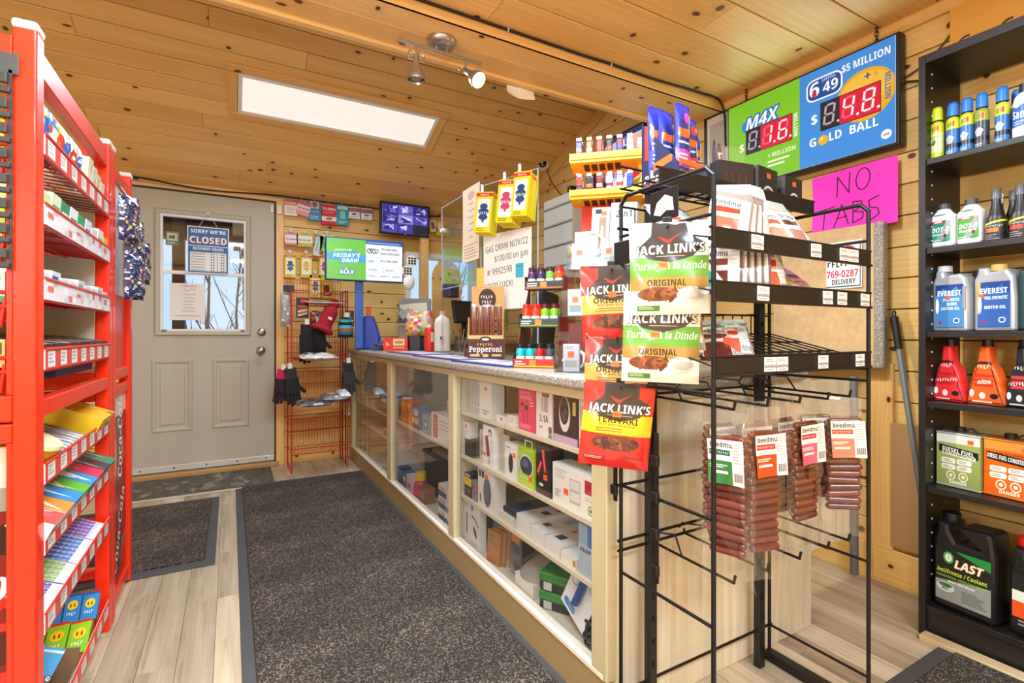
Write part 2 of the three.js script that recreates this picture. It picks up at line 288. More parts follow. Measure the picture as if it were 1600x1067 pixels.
// door casing
{
  const c = struct('trim_4'), v = (x, w, h, m) => { const p = part('casing', boardGeo(h, w, .02, .003), pineMat[m], c); p.quaternion.setFromRotationMatrix(new THREE.Matrix4().makeBasis(VY, VX.clone().negate(), VZ)); p.position.set(x + w, 0, -(DW - .014)); };
  v(DOOR[1] + .012, .058, DOORTOP + .012, 0); v(DOOR[0] - .07, .058, DOORTOP + .012, 1);
  board(c, P(DOOR[0] - .07, DOORTOP + .012, DW - .014), VX, VY, DOOR[1] - DOOR[0] + .14, .05, 'casing', .02, .003);
  part('jamb', [bb(DOOR[1] + .001, DOOR[1] + .012, 0, DOORTOP + .012, DW - .01, DW + .12), bb(DOOR[0] - .012, DOOR[0] - .001, 0, DOORTOP + .012, DW - .01, DW + .12), bb(DOOR[0], DOOR[1], DOORTOP + .001, DOORTOP + .012, DW - .01, DW + .12)], M('#3a2f28', .7), c);
  part('threshold', rbb(DOOR[0] - .03, DOOR[1] + .03, 0, .032, DW - .06, DW + .12, .008), M('#b98f52', .5), c);
}
// windows in the back wall, half hidden behind the counter
function window_(n, [x0, x1, y0, y1], rail) {
  const w = struct('window_' + n), f = .045, wm = M('#eef0ee', .45);
  part('window_frame', [bb(x0, x0 + f, y0, y1, DW - .02, DW + .1), bb(x1 - f, x1, y0, y1, DW - .02, DW + .1), bb(x0 + f, x1 - f, y1 - f, y1, DW - .02, DW + .1), bb(x0 + f, x1 - f, y0, y0 + f, DW - .02, DW + .1)], wm, w);
  part('meeting_rail', rail === 'v' ? bb((x0 + x1) / 2 - .02, (x0 + x1) / 2 + .02, y0 + f, y1 - f, DW + .02, DW + .06) : bb(x0 + f, x1 - f, (y0 + y1) / 2 - .018, (y0 + y1) / 2 + .018, DW + .02, DW + .06), wm, w);
  part('pane', bb(x0 + f, x1 - f, y0 + f, y1 - f, DW + .038, DW + .042), GLASS, w);
  part('window_sill', rbb(x0 - .03, x1 + .03, y0 - .025, y0, DW - .07, DW + .02, .006), wm, w);
}
window_(1, WINA, 'v'); window_(2, WINB);
// door
{
  const [x0, x1] = DOOR, d = struct('door_1'), grey = M('#bdb7a6', .5), f = DW + .0;
  const W0 = -.445, W1 = .112, H0 = 1.045, H1 = 1.905;
  part('slab', [bb(x0, W0, .04, DOORTOP, f, f + .045), bb(W1, x1, .04, DOORTOP, f, f + .045), bb(W0, W1, .04, H0, f, f + .045), bb(W0, W1, H1, DOORTOP, f, f + .045)], grey, d);
  const ring = (a, b, c, e, wd, t, mm, nm) => {               // moulded frame, mitred profile
    const out = [[a, c], [b, c], [b, e], [a, e]], pos = []; const prof = [[0, 0], [wd * .25, t], [wd * .7, t * .75], [wd, 0]];
    for (let s = 0; s < 4; s++) for (let k = 0; k < 3; k++) { const q = (i, p) => { const [x, y] = out[i % 4], cx = (a + b) / 2, cy = (c + e) / 2; return [x + Math.sign(cx - x) * prof[p][0], y + Math.sign(cy - y) * prof[p][0], -f + prof[p][1]]; }; const A = q(s, k), B = q(s + 1, k), C = q(s + 1, k + 1), D = q(s, k + 1); pos.push(...A, ...B, ...C, ...A, ...C, ...D); }
    const g = new THREE.BufferGeometry(); g.setAttribute('position', new THREE.Float32BufferAttribute(pos, 3)); g.computeVertexNormals(); g.setAttribute('uv', new THREE.Float32BufferAttribute(new Float32Array(pos.length / 3 * 2), 2)); part(nm, g, mm, d);
  };
  ring(W0 - .03, W1 + .03, H0 - .03, H1 + .03, .045, .016, grey, 'window_moulding');
  for (const [a, b] of [[-.49, -.24], [-.118, .125]]) { ring(a, b, .325, .845, .03, .008, grey, 'panel_moulding'); part('raised_panel', rbb(a + .05, b - .05, .375, .795, f - .006, f + .02, .006), grey, d); }
  const wm = M('#f2f1ec', .4), s = .022;
  part('sash', [bb(W0, W0 + s, H0, H1, f - .006, f + .03), bb(W1 - s, W1, H0, H1, f - .006, f + .03), bb(W0 + s, W1 - s, H0, H0 + s, f - .006, f + .03), bb(W0 + s, W1 - s, H1 - s, H1, f - .006, f + .03), bb(W0 + s, W1 - s, 1.468, 1.492, f - .004, f + .03)], wm, d);
  part('pane', bb(W0 + s, W1 - s, H0 + s, 1.47, f + .010, f + .014), GLASS, d); part('pane', bb(W0 + s, W1 - s, 1.49, H1 - s, f + .018, f + .022), GLASS, d);
  for (const x of [W0 + .03, W1 - .03]) part('latch', rb(.03, .014, .014, .004, x, H0 + .012, -f + .014), M('#8a8a86', .5), d);
  const st = M('#b9b7b2', .25, .95);
  const kn = part('knob', turned(lathe([[0, 0], [.032, 0], [.032, .006], [.014, .014], [.013, .034], [.026, .044], [.029, .056], [.02, .066], [0, .068]]), PI / 2), st, d); kn.position.set(.208, .905, -f);
  const db = part('deadbolt', turned(lathe([[0, 0], [.031, 0], [.028, .014], [.012, .017], [0, .018]]), PI / 2), st, d); db.position.set(.212, 1.045, -f); part('thumb_turn', rb(.008, .03, .02, .003, .212, 1.045, -f + .026), st, d);
  part('door_sweep', rbb(x0, x1, .04, .082, f - .008, f, .003), M('#d9d9d6', .35, .3), d);
  for (let i = 0; i < 5; i++) part('screw', turned(cyl(.006, .005, .004), PI / 2).translate(x0 + .06 + i * .2, .062, -f + .008), M('#4a4a4a', .4, .6), d);
  part('alarm_contact', rbb(.275, .297, 1.985, 2.045, f - .014, f, .003), wm, d);
}
tag(solo('alarm_sensor', rbb(.318, .355, 1.975, 2.045, DW - .032, DW - .014, .004), M('#ece8e0', .5), '', ''), 'small white alarm sensor box on the casing beside the door top', 'sensor');

// outside: porch, snow, bare trees, a red building
{
  const snow = struct('ground_outside', bb(-30, 30, -.5, -.3, DW + .6, 60), M('#f2f5fa', .9)); snow.name = 'ground';
  const porch = thing('porch', 'brown timber porch roof and posts seen through the door glass', 'porch', [0, 0, 0]);
  part('roof', bb(-3, 3, 2.30, 2.42, DW + .25, DW + 2.2), M('#7a4a2c', .8), porch); part('beam', bb(-3, 3, 2.05, 2.28, DW + 2.0, DW + 2.15), M('#6b3f24', .8), porch); part('rafter', bb(.02, .12, 2.12, 2.3, DW + .3, DW + 2.2), M('#b58a55', .8), porch);
  for (const x of [-.53, 1.75]) part('post', rbb(x, x + .11, -.35, 2.3, DW + 1.9, DW + 2.05, .01), M('#7d5a3c', .8), porch);
  part('railing', [bb(.12, .6, 1.3, 1.75, DW + 1.9, DW + 2.0)], M('#8a4a2f', .8), porch); part('rail_cap', bb(.1, .62, 1.88, 1.95, DW + 1.85, DW + 2.05), M('#c79a63', .7), porch);
  const bark = M('#5d5048', .9);
  const tree = (x, d, h, lean, s) => {
    const l = []; const grow = (p, dir, len, r, n) => { const q = p.clone().addScaledVector(dir, len); l.push(new THREE.CylinderGeometry(r * .68, r, len, 6).applyQuaternion(new THREE.Quaternion().setFromUnitVectors(UP, dir)).translate((p.x + q.x) / 2, (p.y + q.y) / 2, (p.z + q.z) / 2)); if (n > 0) { grow(q, dir.clone().add(new THREE.Vector3(rr(-.16, .16), .05, rr(-.1, .1))).normalize(), len * .85, r * .7, n - 1); for (let k = 0; k < 2; k++) grow(p.clone().lerp(q, rr(.4, 1)), dir.clone().add(new THREE.Vector3(rr(-.9, .9), rr(-.1, .35), rr(-.7, .7))).normalize(), len * .62, r * .42, n - 2); } };
    grow(P(x, -.3, d), new THREE.Vector3(lean, 1, 0).normalize(), h * .26, s, 5); return join(l);
  };
  const tl = ['bare leaning tree in the snow right of the paper on the door glass', 'slim bare tree near the right edge of the door glass', 'thin bare sapling behind the slim tree outside the door', 'bare tree outside the window behind the till'];
  [[-.55, 9.2, 3.4, .22, .05], [.02, 10.5, 3.6, .1, .045], [.42, 11.5, 3.4, .05, .035], [3.9, 9.5, 3.6, .05, .06]].forEach(([x, d, h, l, s], i) => solo('bare_tree', tree(x, d, h, l, s), bark, tl[i], 'tree', [0, 0, 0], 0, 'bare trees outside'));
  const b = thing('building', 'red shed with snowy roof outside the back window', 'building', [3.8, -.3, 11]); part('wall', bx(2.4, 1.75, 1.5, 0, .875, 0), M('#8d2f2b', .8), b); part('roof', bx(2.7, .12, 1.8, 0, 1.8, 0), M('#eef2f6', .9), b);
  const sg = thing('road_sign', 'small teal sign on a white post outside in the snow', 'sign', [-1.42, -.3, 9]); part('post', rb(.05, 1.5, .05, .01, 0, .75, 0), M('#e8e8e8', .6), sg); part('panel', rb(.34, .07, .03, .01, .02, 1.42, .03), M('#2f8f8a', .6), sg); part('panel', rb(.34, .07, .03, .01, .02, 1.3, .03), M('#e9efee', .6), sg);
}
const NICKEL0 = M('#b4aca2', .28, .9);
// lamps of the room
function ledPanel(name, label, origin, quat, power) {
  const t = thing(name, label, 'ceiling light'); t.position.copy(origin); t.quaternion.copy(quat);     // local z points into the room
  const w = 1.22, h = .315, f = .022;
  const wood = (x, y, l, wd, rot) => { const m = part('wood_trim', boardGeo(l, wd, .018, .003), pineMat[1], t); m.position.set(x, y, .018); m.rotation.z = rot; };
  wood(-w / 2 - .055, h / 2 + .003, w + .11, .052, 0); wood(-w / 2 - .055, -h / 2 - .055, w + .11, .052, 0); wood(-w / 2 - .003, -h / 2, h, .052, PI / 2); wood(w / 2 + .055, -h / 2, h, .052, PI / 2);
  part('frame', [bx(w, f, .014, 0, h / 2 - f / 2, .012), bx(w, f, .014, 0, -h / 2 + f / 2, .012), bx(f, h - 2 * f, .014, -w / 2 + f / 2, 0, .012), bx(f, h - 2 * f, .014, w / 2 - f / 2, 0, .012)], M('#f1f1ee', .4), t);
  part('diffuser', bx(w - 2 * f, h - 2 * f, .006, 0, 0, .008), M('#f4f3ee', .5, 0, { emissive: new THREE.Color().setRGB(.36, .355, .345), k: 'diff' }), t);
  const l = new THREE.RectAreaLight(new THREE.Color().setRGB(...LED), power, w - 2 * f, h - 2 * f); l.name = 'panel_glow'; l.position.z = .022; l.rotation.y = PI; t.add(l); return t;
}
{
  const dir = new THREE.Vector3(0, .38, 1).normalize(), nor = VX.clone().cross(dir).normalize();
  const q = new THREE.Quaternion().setFromRotationMatrix(new THREE.Matrix4().makeBasis(VX, dir, nor));
  ledPanel('led_panel', 'long white LED panel in a pine frame on the sloping ceiling', P(.65, slopeY(3.41), 3.41), q, PANEL_SLOPE);
  const qf = new THREE.Quaternion().setFromRotationMatrix(new THREE.Matrix4().makeBasis(VX, VZ, new THREE.Vector3(0, -1, 0)));
  ledPanel('led_panel', 'white LED panel on the flat ceiling above the aisle', P(.3, CEIL, .75), qf, PANEL_FLAT);
  ledPanel('led_panel', 'white LED panel on the flat ceiling at the back of the shop', P(.6, CEIL, -1.0), qf, PANEL_FLAT);
}

// two opal pendants hang in the part of the shop behind the camera; they light its ceiling
['opal glass pendant lamp on the left side of the shop, nearer the door', 'opal glass pendant lamp on the left side at the shop rear'].forEach((l, i) => {
  const t = thing('pendant_lamp', l, 'ceiling light', [-1.45, 1.55, [.45, -1.0][i]]);
  part('globe', ball(.11, 0, 0, 0, 24), M('#fdf8ee', .4, 0, { emissive: new THREE.Color().setRGB(1.2, 1.12, .98), k: 'globe' }), t); part('cap', cyl(.05, .03, .05, 0, .095, 0), NICKEL0, t); part('rod', rod(new THREE.Vector3(0, .14, 0), new THREE.Vector3(0, CEIL - 1.55, 0), .006), NICKEL0, t); part('ceiling_rose', cyl(.05, .06, .02, 0, CEIL - 1.572, 0), NICKEL0, t);
  const p = new THREE.PointLight(new THREE.Color().setRGB(...LED), PENDANT, 0, 2); p.name = 'globe_glow'; p.castShadow = true; p.shadow.radius = 5; t.add(p);
});

// ---------------------------------------------------------------- mats on the floor
const RUGT = tex(512, 512, (u, v, o, x, y) => { const a = fbm(u * 60, v * 60, 2), n = vnoise(x * .2 + 5, y * .2) * .62 + vnoise(x * .43, y * .43) * .5, big = fbm(u * 5, v * 5, 3); const t = n > .66 ? 92 + 42 * hash(x >> 2, y >> 2) : 34 + a * 26; const k = .78 + .4 * big; o[0] = t * k * 1.05; o[1] = t * k * .93; o[2] = t * k * .80; });
const RUGB = tex(512, 512, (u, v, o, x, y) => { o[0] = o[1] = o[2] = 255 * (vnoise(x * .2 + 5, y * .2) * .6 + vnoise(x * .43, y * .43) * .4); }, false);
const rugMat = new THREE.MeshPhysicalMaterial({ map: RUGT, bumpMap: RUGB, bumpScale: .006, roughness: .95, sheen: .3, side: THREE.DoubleSide });
function metreUV(g, s = 1) { const n = g.index ? g.toNonIndexed() : g, p = n.attributes.position, q = n.attributes.normal, uv = new Float32Array(p.count * 2); for (let i = 0; i < p.count; i++) { const ax = Math.abs(q.getX(i)), ay = Math.abs(q.getY(i)), az = Math.abs(q.getZ(i)); uv.set(ay > ax && ay > az ? [p.getX(i) * s, p.getZ(i) * s] : ax > az ? [p.getZ(i) * s, p.getY(i) * s] : [p.getX(i) * s, p.getY(i) * s], i * 2); } n.setAttribute('uv', new THREE.BufferAttribute(uv, 2)); return n; }
{
  const rub = M('#4b4a4a', .75);
  const rug = thing('floor_mat', 'large dark loop pile runner between counter and candy rack', 'mat'); 
  part('pile', metreUV(rbb(.068, .835, .004, .017, .55, 3.78, .006), 2.2), rugMat, rug); part('rubber_border', rbb(.03, .862, .0005, .007, .5, 3.84, .003), rub, rug);
  const r2 = thing('floor_mat', 'small dark loop pile mat in front of the door', 'mat');
  part('pile', metreUV(rbb(-.95, -.10, .004, .016, 2.66, 3.60, .006), 2.2), rugMat, r2); part('rubber_border', rbb(-1.0, -.06, .0005, .007, 2.60, 3.66, .003), rub, r2);
  const r3 = thing('floor_mat', 'worn thin grey ribbed mat at the door sill', 'mat');
  const WORN = tex(512, 128, (u, v, o, x) => { const r = x % 6 < 2 ? -14 : 6, n = fbm(u * 14, v * 9, 4), w = n > .6 ? (n - .6) * 260 : 0; o[0] = 92 + r + w * 1.1 + 40 * (fbm(u * 40, v * 22, 2) - .5); o[1] = 87 + r + w + 36 * (fbm(u * 40, v * 22, 2) - .5); o[2] = 76 + r + w * .85 + 30 * (fbm(u * 40, v * 22, 2) - .5); });
  part('sheet', metreUV(rbb(-.66, .27, .001, .006, 3.80, 4.29, .002), 1.05), new THREE.MeshPhysicalMaterial({ map: WORN, roughness: .85 }), r3);
  part('edge_strip', rbb(-.68, .27, .001, .008, 3.775, 3.80, .002), M('#c9bfa2', .5), r3);
  const r4 = thing('floor_mat', 'dark ribbed mat by the foot of the black bookcase', 'mat');
  part('pile', metreUV(rbb(1.53, 2.02, .004, .016, -.05, .70, .005), 2.2), rugMat, r4); part('rubber_border', rbb(1.49, 2.04, .0005, .007, -.1, .745, .003), rub, r4);
}

// ---------------------------------------------------------------- display counter
const LAMT = tex(512, 256, (u, v, o) => { const s = fbm(u * 16, v * 1.2, 3) - .5, f = fbm(u * 90, v * 2.5, 2) - .5, t = s * 42 + f * 26; o[0] = 216 + t; o[1] = 204 + t; o[2] = 178 + t * .95; });
const lamMat = new THREE.MeshPhysicalMaterial({ map: LAMT, roughness: .45, side: THREE.DoubleSide });
const GRAN = tex(512, 512, (u, v, o, x, y) => { const a = vnoise(x * .5, y * .5), b = vnoise(x * .33 + 90, y * .33 + 7), t = a > .68 ? 214 : a < .28 ? 62 : 150 + 30 * (b - .5); o[0] = t * (b > .62 ? 1.03 : 1); o[1] = t * (b > .62 ? .93 : .98); o[2] = t * (b > .62 ? .80 : .94); });
const granMat = new THREE.MeshPhysicalMaterial({ map: GRAN, roughness: .3, side: THREE.DoubleSide });
const cream = M('#c6b993', .5), creamD = M('#a38d60', .55), shelfW = M('#d8ceb4', .5);
const CX0 = .861, CE = 1.035, CT = .91;
{
  const c = thing('display_counter', 'long cream display counter with sliding glass fronts', 'counter');
  part('plinth', rbb(CX0, 1.38, 0, .112, CE, 4.23, .004), creamD, c);
  part('sliding_track', rbb(CX0 - .004, CX0 + .035, .112, .128, CE, 4.23, .003), M('#efe8d2', .4), c);
  part('top_rail', rbb(CX0, CX0 + .03, .845, .873, CE, 4.23, .003), cream, c);
  for (const [a, b] of [[CE - .015, 1.085], [2.05, 2.115], [3.045, 3.13], [4.15, 4.23]]) part('stile', rbb(CX0 - .003, CX0 + .032, .112, .86, a, b, .004), cream, c);
  for (const [a, b] of [[1.085, 2.05], [2.115, 3.045], [3.13, 4.15]]) part('glass_front', bb(CX0 + .012, CX0 + .016, .128, .845, a, b), GLASS, c);
  for (const [y, a, b] of [[.69, 1.05, 2.06], [.495, 1.05, 2.06], [.32, 1.05, 2.06], [.50, 2.10, 3.06], [.50, 3.12, 4.2], [.35, 3.12, 4.2]]) part('shelf', rbb(CX0 + .035, 1.34, y - .016, y, a, b, .002), shelfW, c);
  part('deck', bb(CX0 + .03, 1.36, .106, .116, CE, 4.2), shelfW, c);
  part('divider', bb(CX0 + .034, 1.34, .116, .86, 2.062, 2.078), shelfW, c); part('divider', bb(CX0 + .034, 1.34, .116, .86, 3.075, 3.09), M('#cfd3d2', .4), c);
  part('back_panel', bb(1.36, 1.375, .1, .872, CE, 3.09), M('#b8ab94', .6), c);
  part('far_end_panel', bb(CX0 + .03, 1.38, .1, .872, 4.2, 4.215), shelfW, c);
  const e = part('end_panel', metreUV(rbb(CX0 + .03, 1.79, 0, .872, CE - .012, CE + .006, .003), 1.3), lamMat, c);
  const g = thing('countertop', 'speckled granite laminate countertop on the display counter', 'countertop');
  const slab = (x0, x1, d0, d1) => metreUV(rbb(x0, x1, .874, CT, d0, d1, .012), 2.6);
  part('main_slab', slab(.838, 1.42, .995, 4.24), granMat, g); part('wing_slab', slab(1.415, 1.73, .995, 1.46), granMat, g);
  const gate = thing('counter_gate', 'pale laminate swing gate closing the gap behind the counter', 'gate'); part('panel', metreUV(rbb(1.80, 2.085, .245, .86, CE + .01, CE + .03, .003), 1.3), lamMat, gate); for (const y of [.4, .72]) part('hinge', rb(.012, .06, .012, .003, 1.797, y, -CE - .01), M('#8d8d88', .4, .8), gate);
  const flap = thing('counter_flap', 'raised counter flap with brown underside and granite edge', 'counter flap', [2.30, .89, 1.02], 0);
  const PB = tex(256, 256, (u, v, o) => { const n = fbm(u * 60, v * 60, 3) - .5, s = fbm(u * 8, v * 20, 2) - .5, t = n * 24 + s * 14; o[0] = 206 + t; o[1] = 172 + t; o[2] = 122 + t; });
  part('underside', metreUV(rb(.02, .595, .42, .003, 0, .2975, -.21 - .035)), new THREE.MeshPhysicalMaterial({ map: PB, roughness: .6 }), flap); part('edge', metreUV(rb(.045, .60, .04, .012, .005, .298, -.018), 2.6), granMat, flap); part('laminate_face', metreUV(rb(.006, .595, .42, .002, .013, .2975, -.245), 2.6), granMat, flap);
  flap.rotation.y = .06;
}

// ---------------------------------------------------------------- black wire rack by the counter end
const BLK = M('#171513', .45, .3), BLKS = M('#1d1a18', .4, .2);
const tagCell = SA.cell(72, 60, (g, w, h) => { R(g, '#eceae6', -1, -1, w + 2, h + 2); fine(g, 10, 6, 50, 14, 2, '#99a'); T(g, 'beedmu', w / 2, 36, 20, '#222'); fine(g, 14, 48, 44, 7, 1, '#889'); });
const RX0 = .874, RX1 = 1.49, RD0 = .70, RD1 = .983, RT = 1.38;
{
  const k = thing('wire_rack', 'tall black wire snack rack at the counter end', 'rack');
  for (const [x, nm] of [[RX0, 'l'], [RX1, 'r']]) {
    const top = [P(x, .0, RD1), P(x, RT - .02, RD1), P(x, RT, RD1 - .02), P(x, RT, RD0 + .02), P(x, RT - .02, RD0), P(x, 0, RD0)];
    part('side_frame', wire(top, .0052), BLK, k);
    for (const y of [1.28, .905, .643, .42, .11]) part('side_bar', rod(P(x, y, RD0 - .004), P(x, y, RD1 + .004), .004), BLK, k);
    part('foot', rbb(x - .016, x + .016, 0, .03, .28, RD1 + .01, .004), BLKS, k);
  }
  for (const x of [.972, 1.43]) { part('upright', rbb(x - .013, x + .013, 0, 1.44, .966, .988, .002), BLKS, k); part('slots', Array.from({ length: 22 }, (_, i) => bx(.006, .014, .003, x, .1 + i * .06, -.9645)), M('#050505', .8), k); }
  for (const y of [.11, .643, .87, 1.3, .475, .5]) part('back_bar', rod(P(RX0 - .01, y, RD1), P(RX1 + .01, y, RD1), .004), BLK, k);
  const shelf = (y, d0, d1, rise, x0 = RX0 - .005, x1 = RX1 + .005, lipH = .038) => {
    const w = []; const n = 14; for (let i = 0; i <= n; i++) { const x = x0 + .01 + (x1 - x0 - .02) * i / n; w.push(rod(P(x, y - .02, d0 + .004), P(x, y - .02 + rise, d1), .0021, 5)); if (rise > .03) w.push(rod(P(x, y - .02 + rise, d1), P(x, y + .035 + rise, d1), .0021, 5)); }
    for (const t of [.33, .66, 1]) w.push(rod(P(x0, y - .022 + rise * t, d0 + (d1 - d0) * t), P(x1, y - .022 + rise * t, d0 + (d1 - d0) * t), .003, 6)); w.push(rod(P(x0, y + .035 + rise, d1), P(x1, y + .035 + rise, d1), .003, 6));
    const s = part('wire_shelf', w, BLK, k); part('lip', [rbb(x0, x1, y - lipH, y - .002, d0 - .004, d0, .001), rod(P(x0 - .006, y, d0), P(x1 + .006, y, d0), .0032), rbb(x0, x1, y - lipH - .004, y - lipH + .002, d0 - .008, d0, .001)], BLKS, s); return s;
  };
  const S = [shelf(1.252, RD0, RD1, .07), shelf(1.14, RD0, RD1, .07), shelf(.982, RD0, RD1, .07), shelf(1.42, .85, .98, .004)];
  const tags = [[0, 1.01], [0, 1.235], [0, 1.36], [0, 1.405], [1, 1.03], [1, 1.285], [1, 1.35], [1, 1.46], [2, 1.055], [2, 1.10], [2, 1.265], [2, 1.435]];
  for (const [i, x] of tags) { const y = [1.252, 1.14, .982][i]; const m = part('price_tag', printed(.042, .032, tagCell), SA.mat(.5), S[i]); m.position.set(x, y - .02, -RD0 + .006); m.rotation.z = rr(-.04, .02); }
  const th = part('tag_holder', paper(.06, .04, SA.swatch('#cfd4d2'), .01), SA.mat(.3), S[3]); th.position.set(1.20, 1.40, -.84);
  const tip = (x, y, d) => wire([P(x, y + .012, RD1), P(x, y, RD1), P(x, y - .004, d), P(x, y + .014, d - .004)], .0034);
  for (const [y, xs] of [[.865, [.985, 1.105, 1.235, 1.36, 1.465]], [.475, [.985, 1.105, 1.235, 1.36, 1.46]]]) for (const x of xs) part('hook', [tip(x, y, .735), wire([P(x - .03, y + .025, RD1 - .01), P(x - .03, y + .04, RD1 - .02), P(x + .02, y + .035, RD1 - .06), P(x, y - .002, RD1 - .1)], .0025)], BLK, k);
  part('header_plate', rb(.002, .06, .06, .001, RX0 - .012, 1.235, -.965), BLKS, k); const ph = part('header_plate', rb(.002, .07, .085, .001, RX0 - .012, 1.325, -.825), BLKS, k); part('torn_sticker', prism([[-.03, -.018], [-.01, -.024], [.008, -.014], [.03, -.018], [.026, .012], [.004, .022], [-.02, .008]], .001).rotateY(LEFT).translate(RX0 - .0135, 1.325, -.825), M('#d8d3c8', .7), ph);
  for (const [y0, y1, d] of [[.45, .80, .852], [.60, .86, .995]]) { const c = part('clip_strip', bb(RX0 - .010, RX0 - .006, y0, y1, d - .006, d + .006), BLKS, k); for (let y = y0 + .03; y < y1; y += .085) part('clip', rb(.012, .026, .02, .003, RX0 - .012, y, -d), BLKS, c); }
}

// ---------------------------------------------------------------- black bookcase
const BK = M('#1b1716', .42), BX = 2.07, BD1 = .818, BD0 = .02;
{
  const b = thing('bookcase', 'tall black bookcase of car fluids against the right wall', 'bookcase');
  part('side', rbb(BX, 2.345, 0, 1.985, BD1 - .02, BD1, .0015), BK, b); part('side', rbb(BX, 2.345, 0, 1.985, BD0, BD0 + .02, .0015), BK, b);
  part('top', rbb(BX, 2.345, 1.955, 1.985, BD0 + .02, BD1 - .02, .0015), BK, b);
  for (const y of [1.628, 1.324, 1.039, .80, .51, .105]) part('shelf', rbb(BX + .006, 2.345, y - .02, y, BD0 + .02, BD1 - .02, .0015), BK, b);
  part('plinth', bb(BX + .012, BX + .03, 0, .085, BD0 + .02, BD1 - .02), BK, b);
  for (let y = .2; y < 1.95; y += .048) part('pin_hole', turned(cyl(.0035, .0035, .002, 0, 0, 0, 8), PI / 2).translate(BX + .045, y, -(BD1 - .021)), M('#cfc8bd', .5), b);
  part('trim_strip', rbb(BX - .05, BX - .002, 0, .02, BD0, BD1 - .02, .003), M('#cdb68d', .5), b, 'pale wood strip on the floor');
}

// ---------------------------------------------------------------- red candy rack and its neighbour
const RED = M('#f02a06', .35, 0, { clearcoat: .3 }), REDD = M('#c81a08', .4);
const LX = -.36, NA = 1.43, NB = 2.215, DEEP = -.78;
const LIPS = [1.465, 1.31, 1.142, .985, .73, .572, .395, .115];
const cokeCell = SC.cell(300, 560, (g, w, h) => { R(g, '#7a0d0a', 0, 0, w, h); R(g, '#cfc9ba', 0, 0, w, 70); R(g, '#8f8d80', 0, 70, w, 40); for (let i = 0; i < 60; i++) { E(g, ['#b8160f', '#4a0806', '#d8251a', '#2a0504'][i % 4], rnd() * w, 120 + rnd() * (h - 120), rr(10, 50), rr(6, 30)); } R(g, '#2d1a12', 0, h * .72, w, h * .2); for (let i = 0; i < 40; i++) E(g, '#e9d9d0', rnd() * w, 120 + rnd() * 200, rr(1, 3)); T(g, 'Coca-Cola', w * .62, 235, 74, '#fff', { italic: true, font: 'serif', max: 300 }); E(g, '#d81c10', 0, h, 90, 60); });
const cokeTall = SC.cell(150, 520, (g, w, h) => { R(g, '#4b4640', 0, 0, w, h); R(g, '#d9d3c6', 0, 0, w, 60); for (let i = 0; i < 70; i++) E(g, ['#2c2724', '#8a1410', '#6b655e', '#b31d14', '#35201c'][i % 5], rnd() * w, 60 + rnd() * h, rr(6, 34), rr(10, 50)); E(g, '#d0b48c', w * .3, 170, 14, 60); T(g, 'Coca-Cola', w * .62, 120, 50, '#fff', { rot: -PI / 2, italic: true, font: 'serif' }); T(g, 'Coca-Cola', w * .55, 380, 46, '#f4e9e4', { rot: -1.2, italic: true, font: 'serif' }); });
const tagRow = SA.cell(256, 26, (g, w, h) => { R(g, '#e2463c', -1, -1, w + 2, h + 2); for (let i = 0; i < 7; i++) { R(g, '#efeee9', 8 + i * 36, 3, 20, 20); fine(g, 10 + i * 36, 5, 14, 14, 3, '#9a9a96'); } });
const tagRowB = SA.cell(256, 26, (g, w, h) => { R(g, '#e9e2e4', -1, -1, w + 2, h + 2); for (let i = 0; i < 40; i++) R(g, ['#f6f4f4', '#d9b9bd', '#c9d2d6', '#e46a60'][i % 4], rnd() * w, rnd() * h, rr(4, 18), rr(3, 10)); });
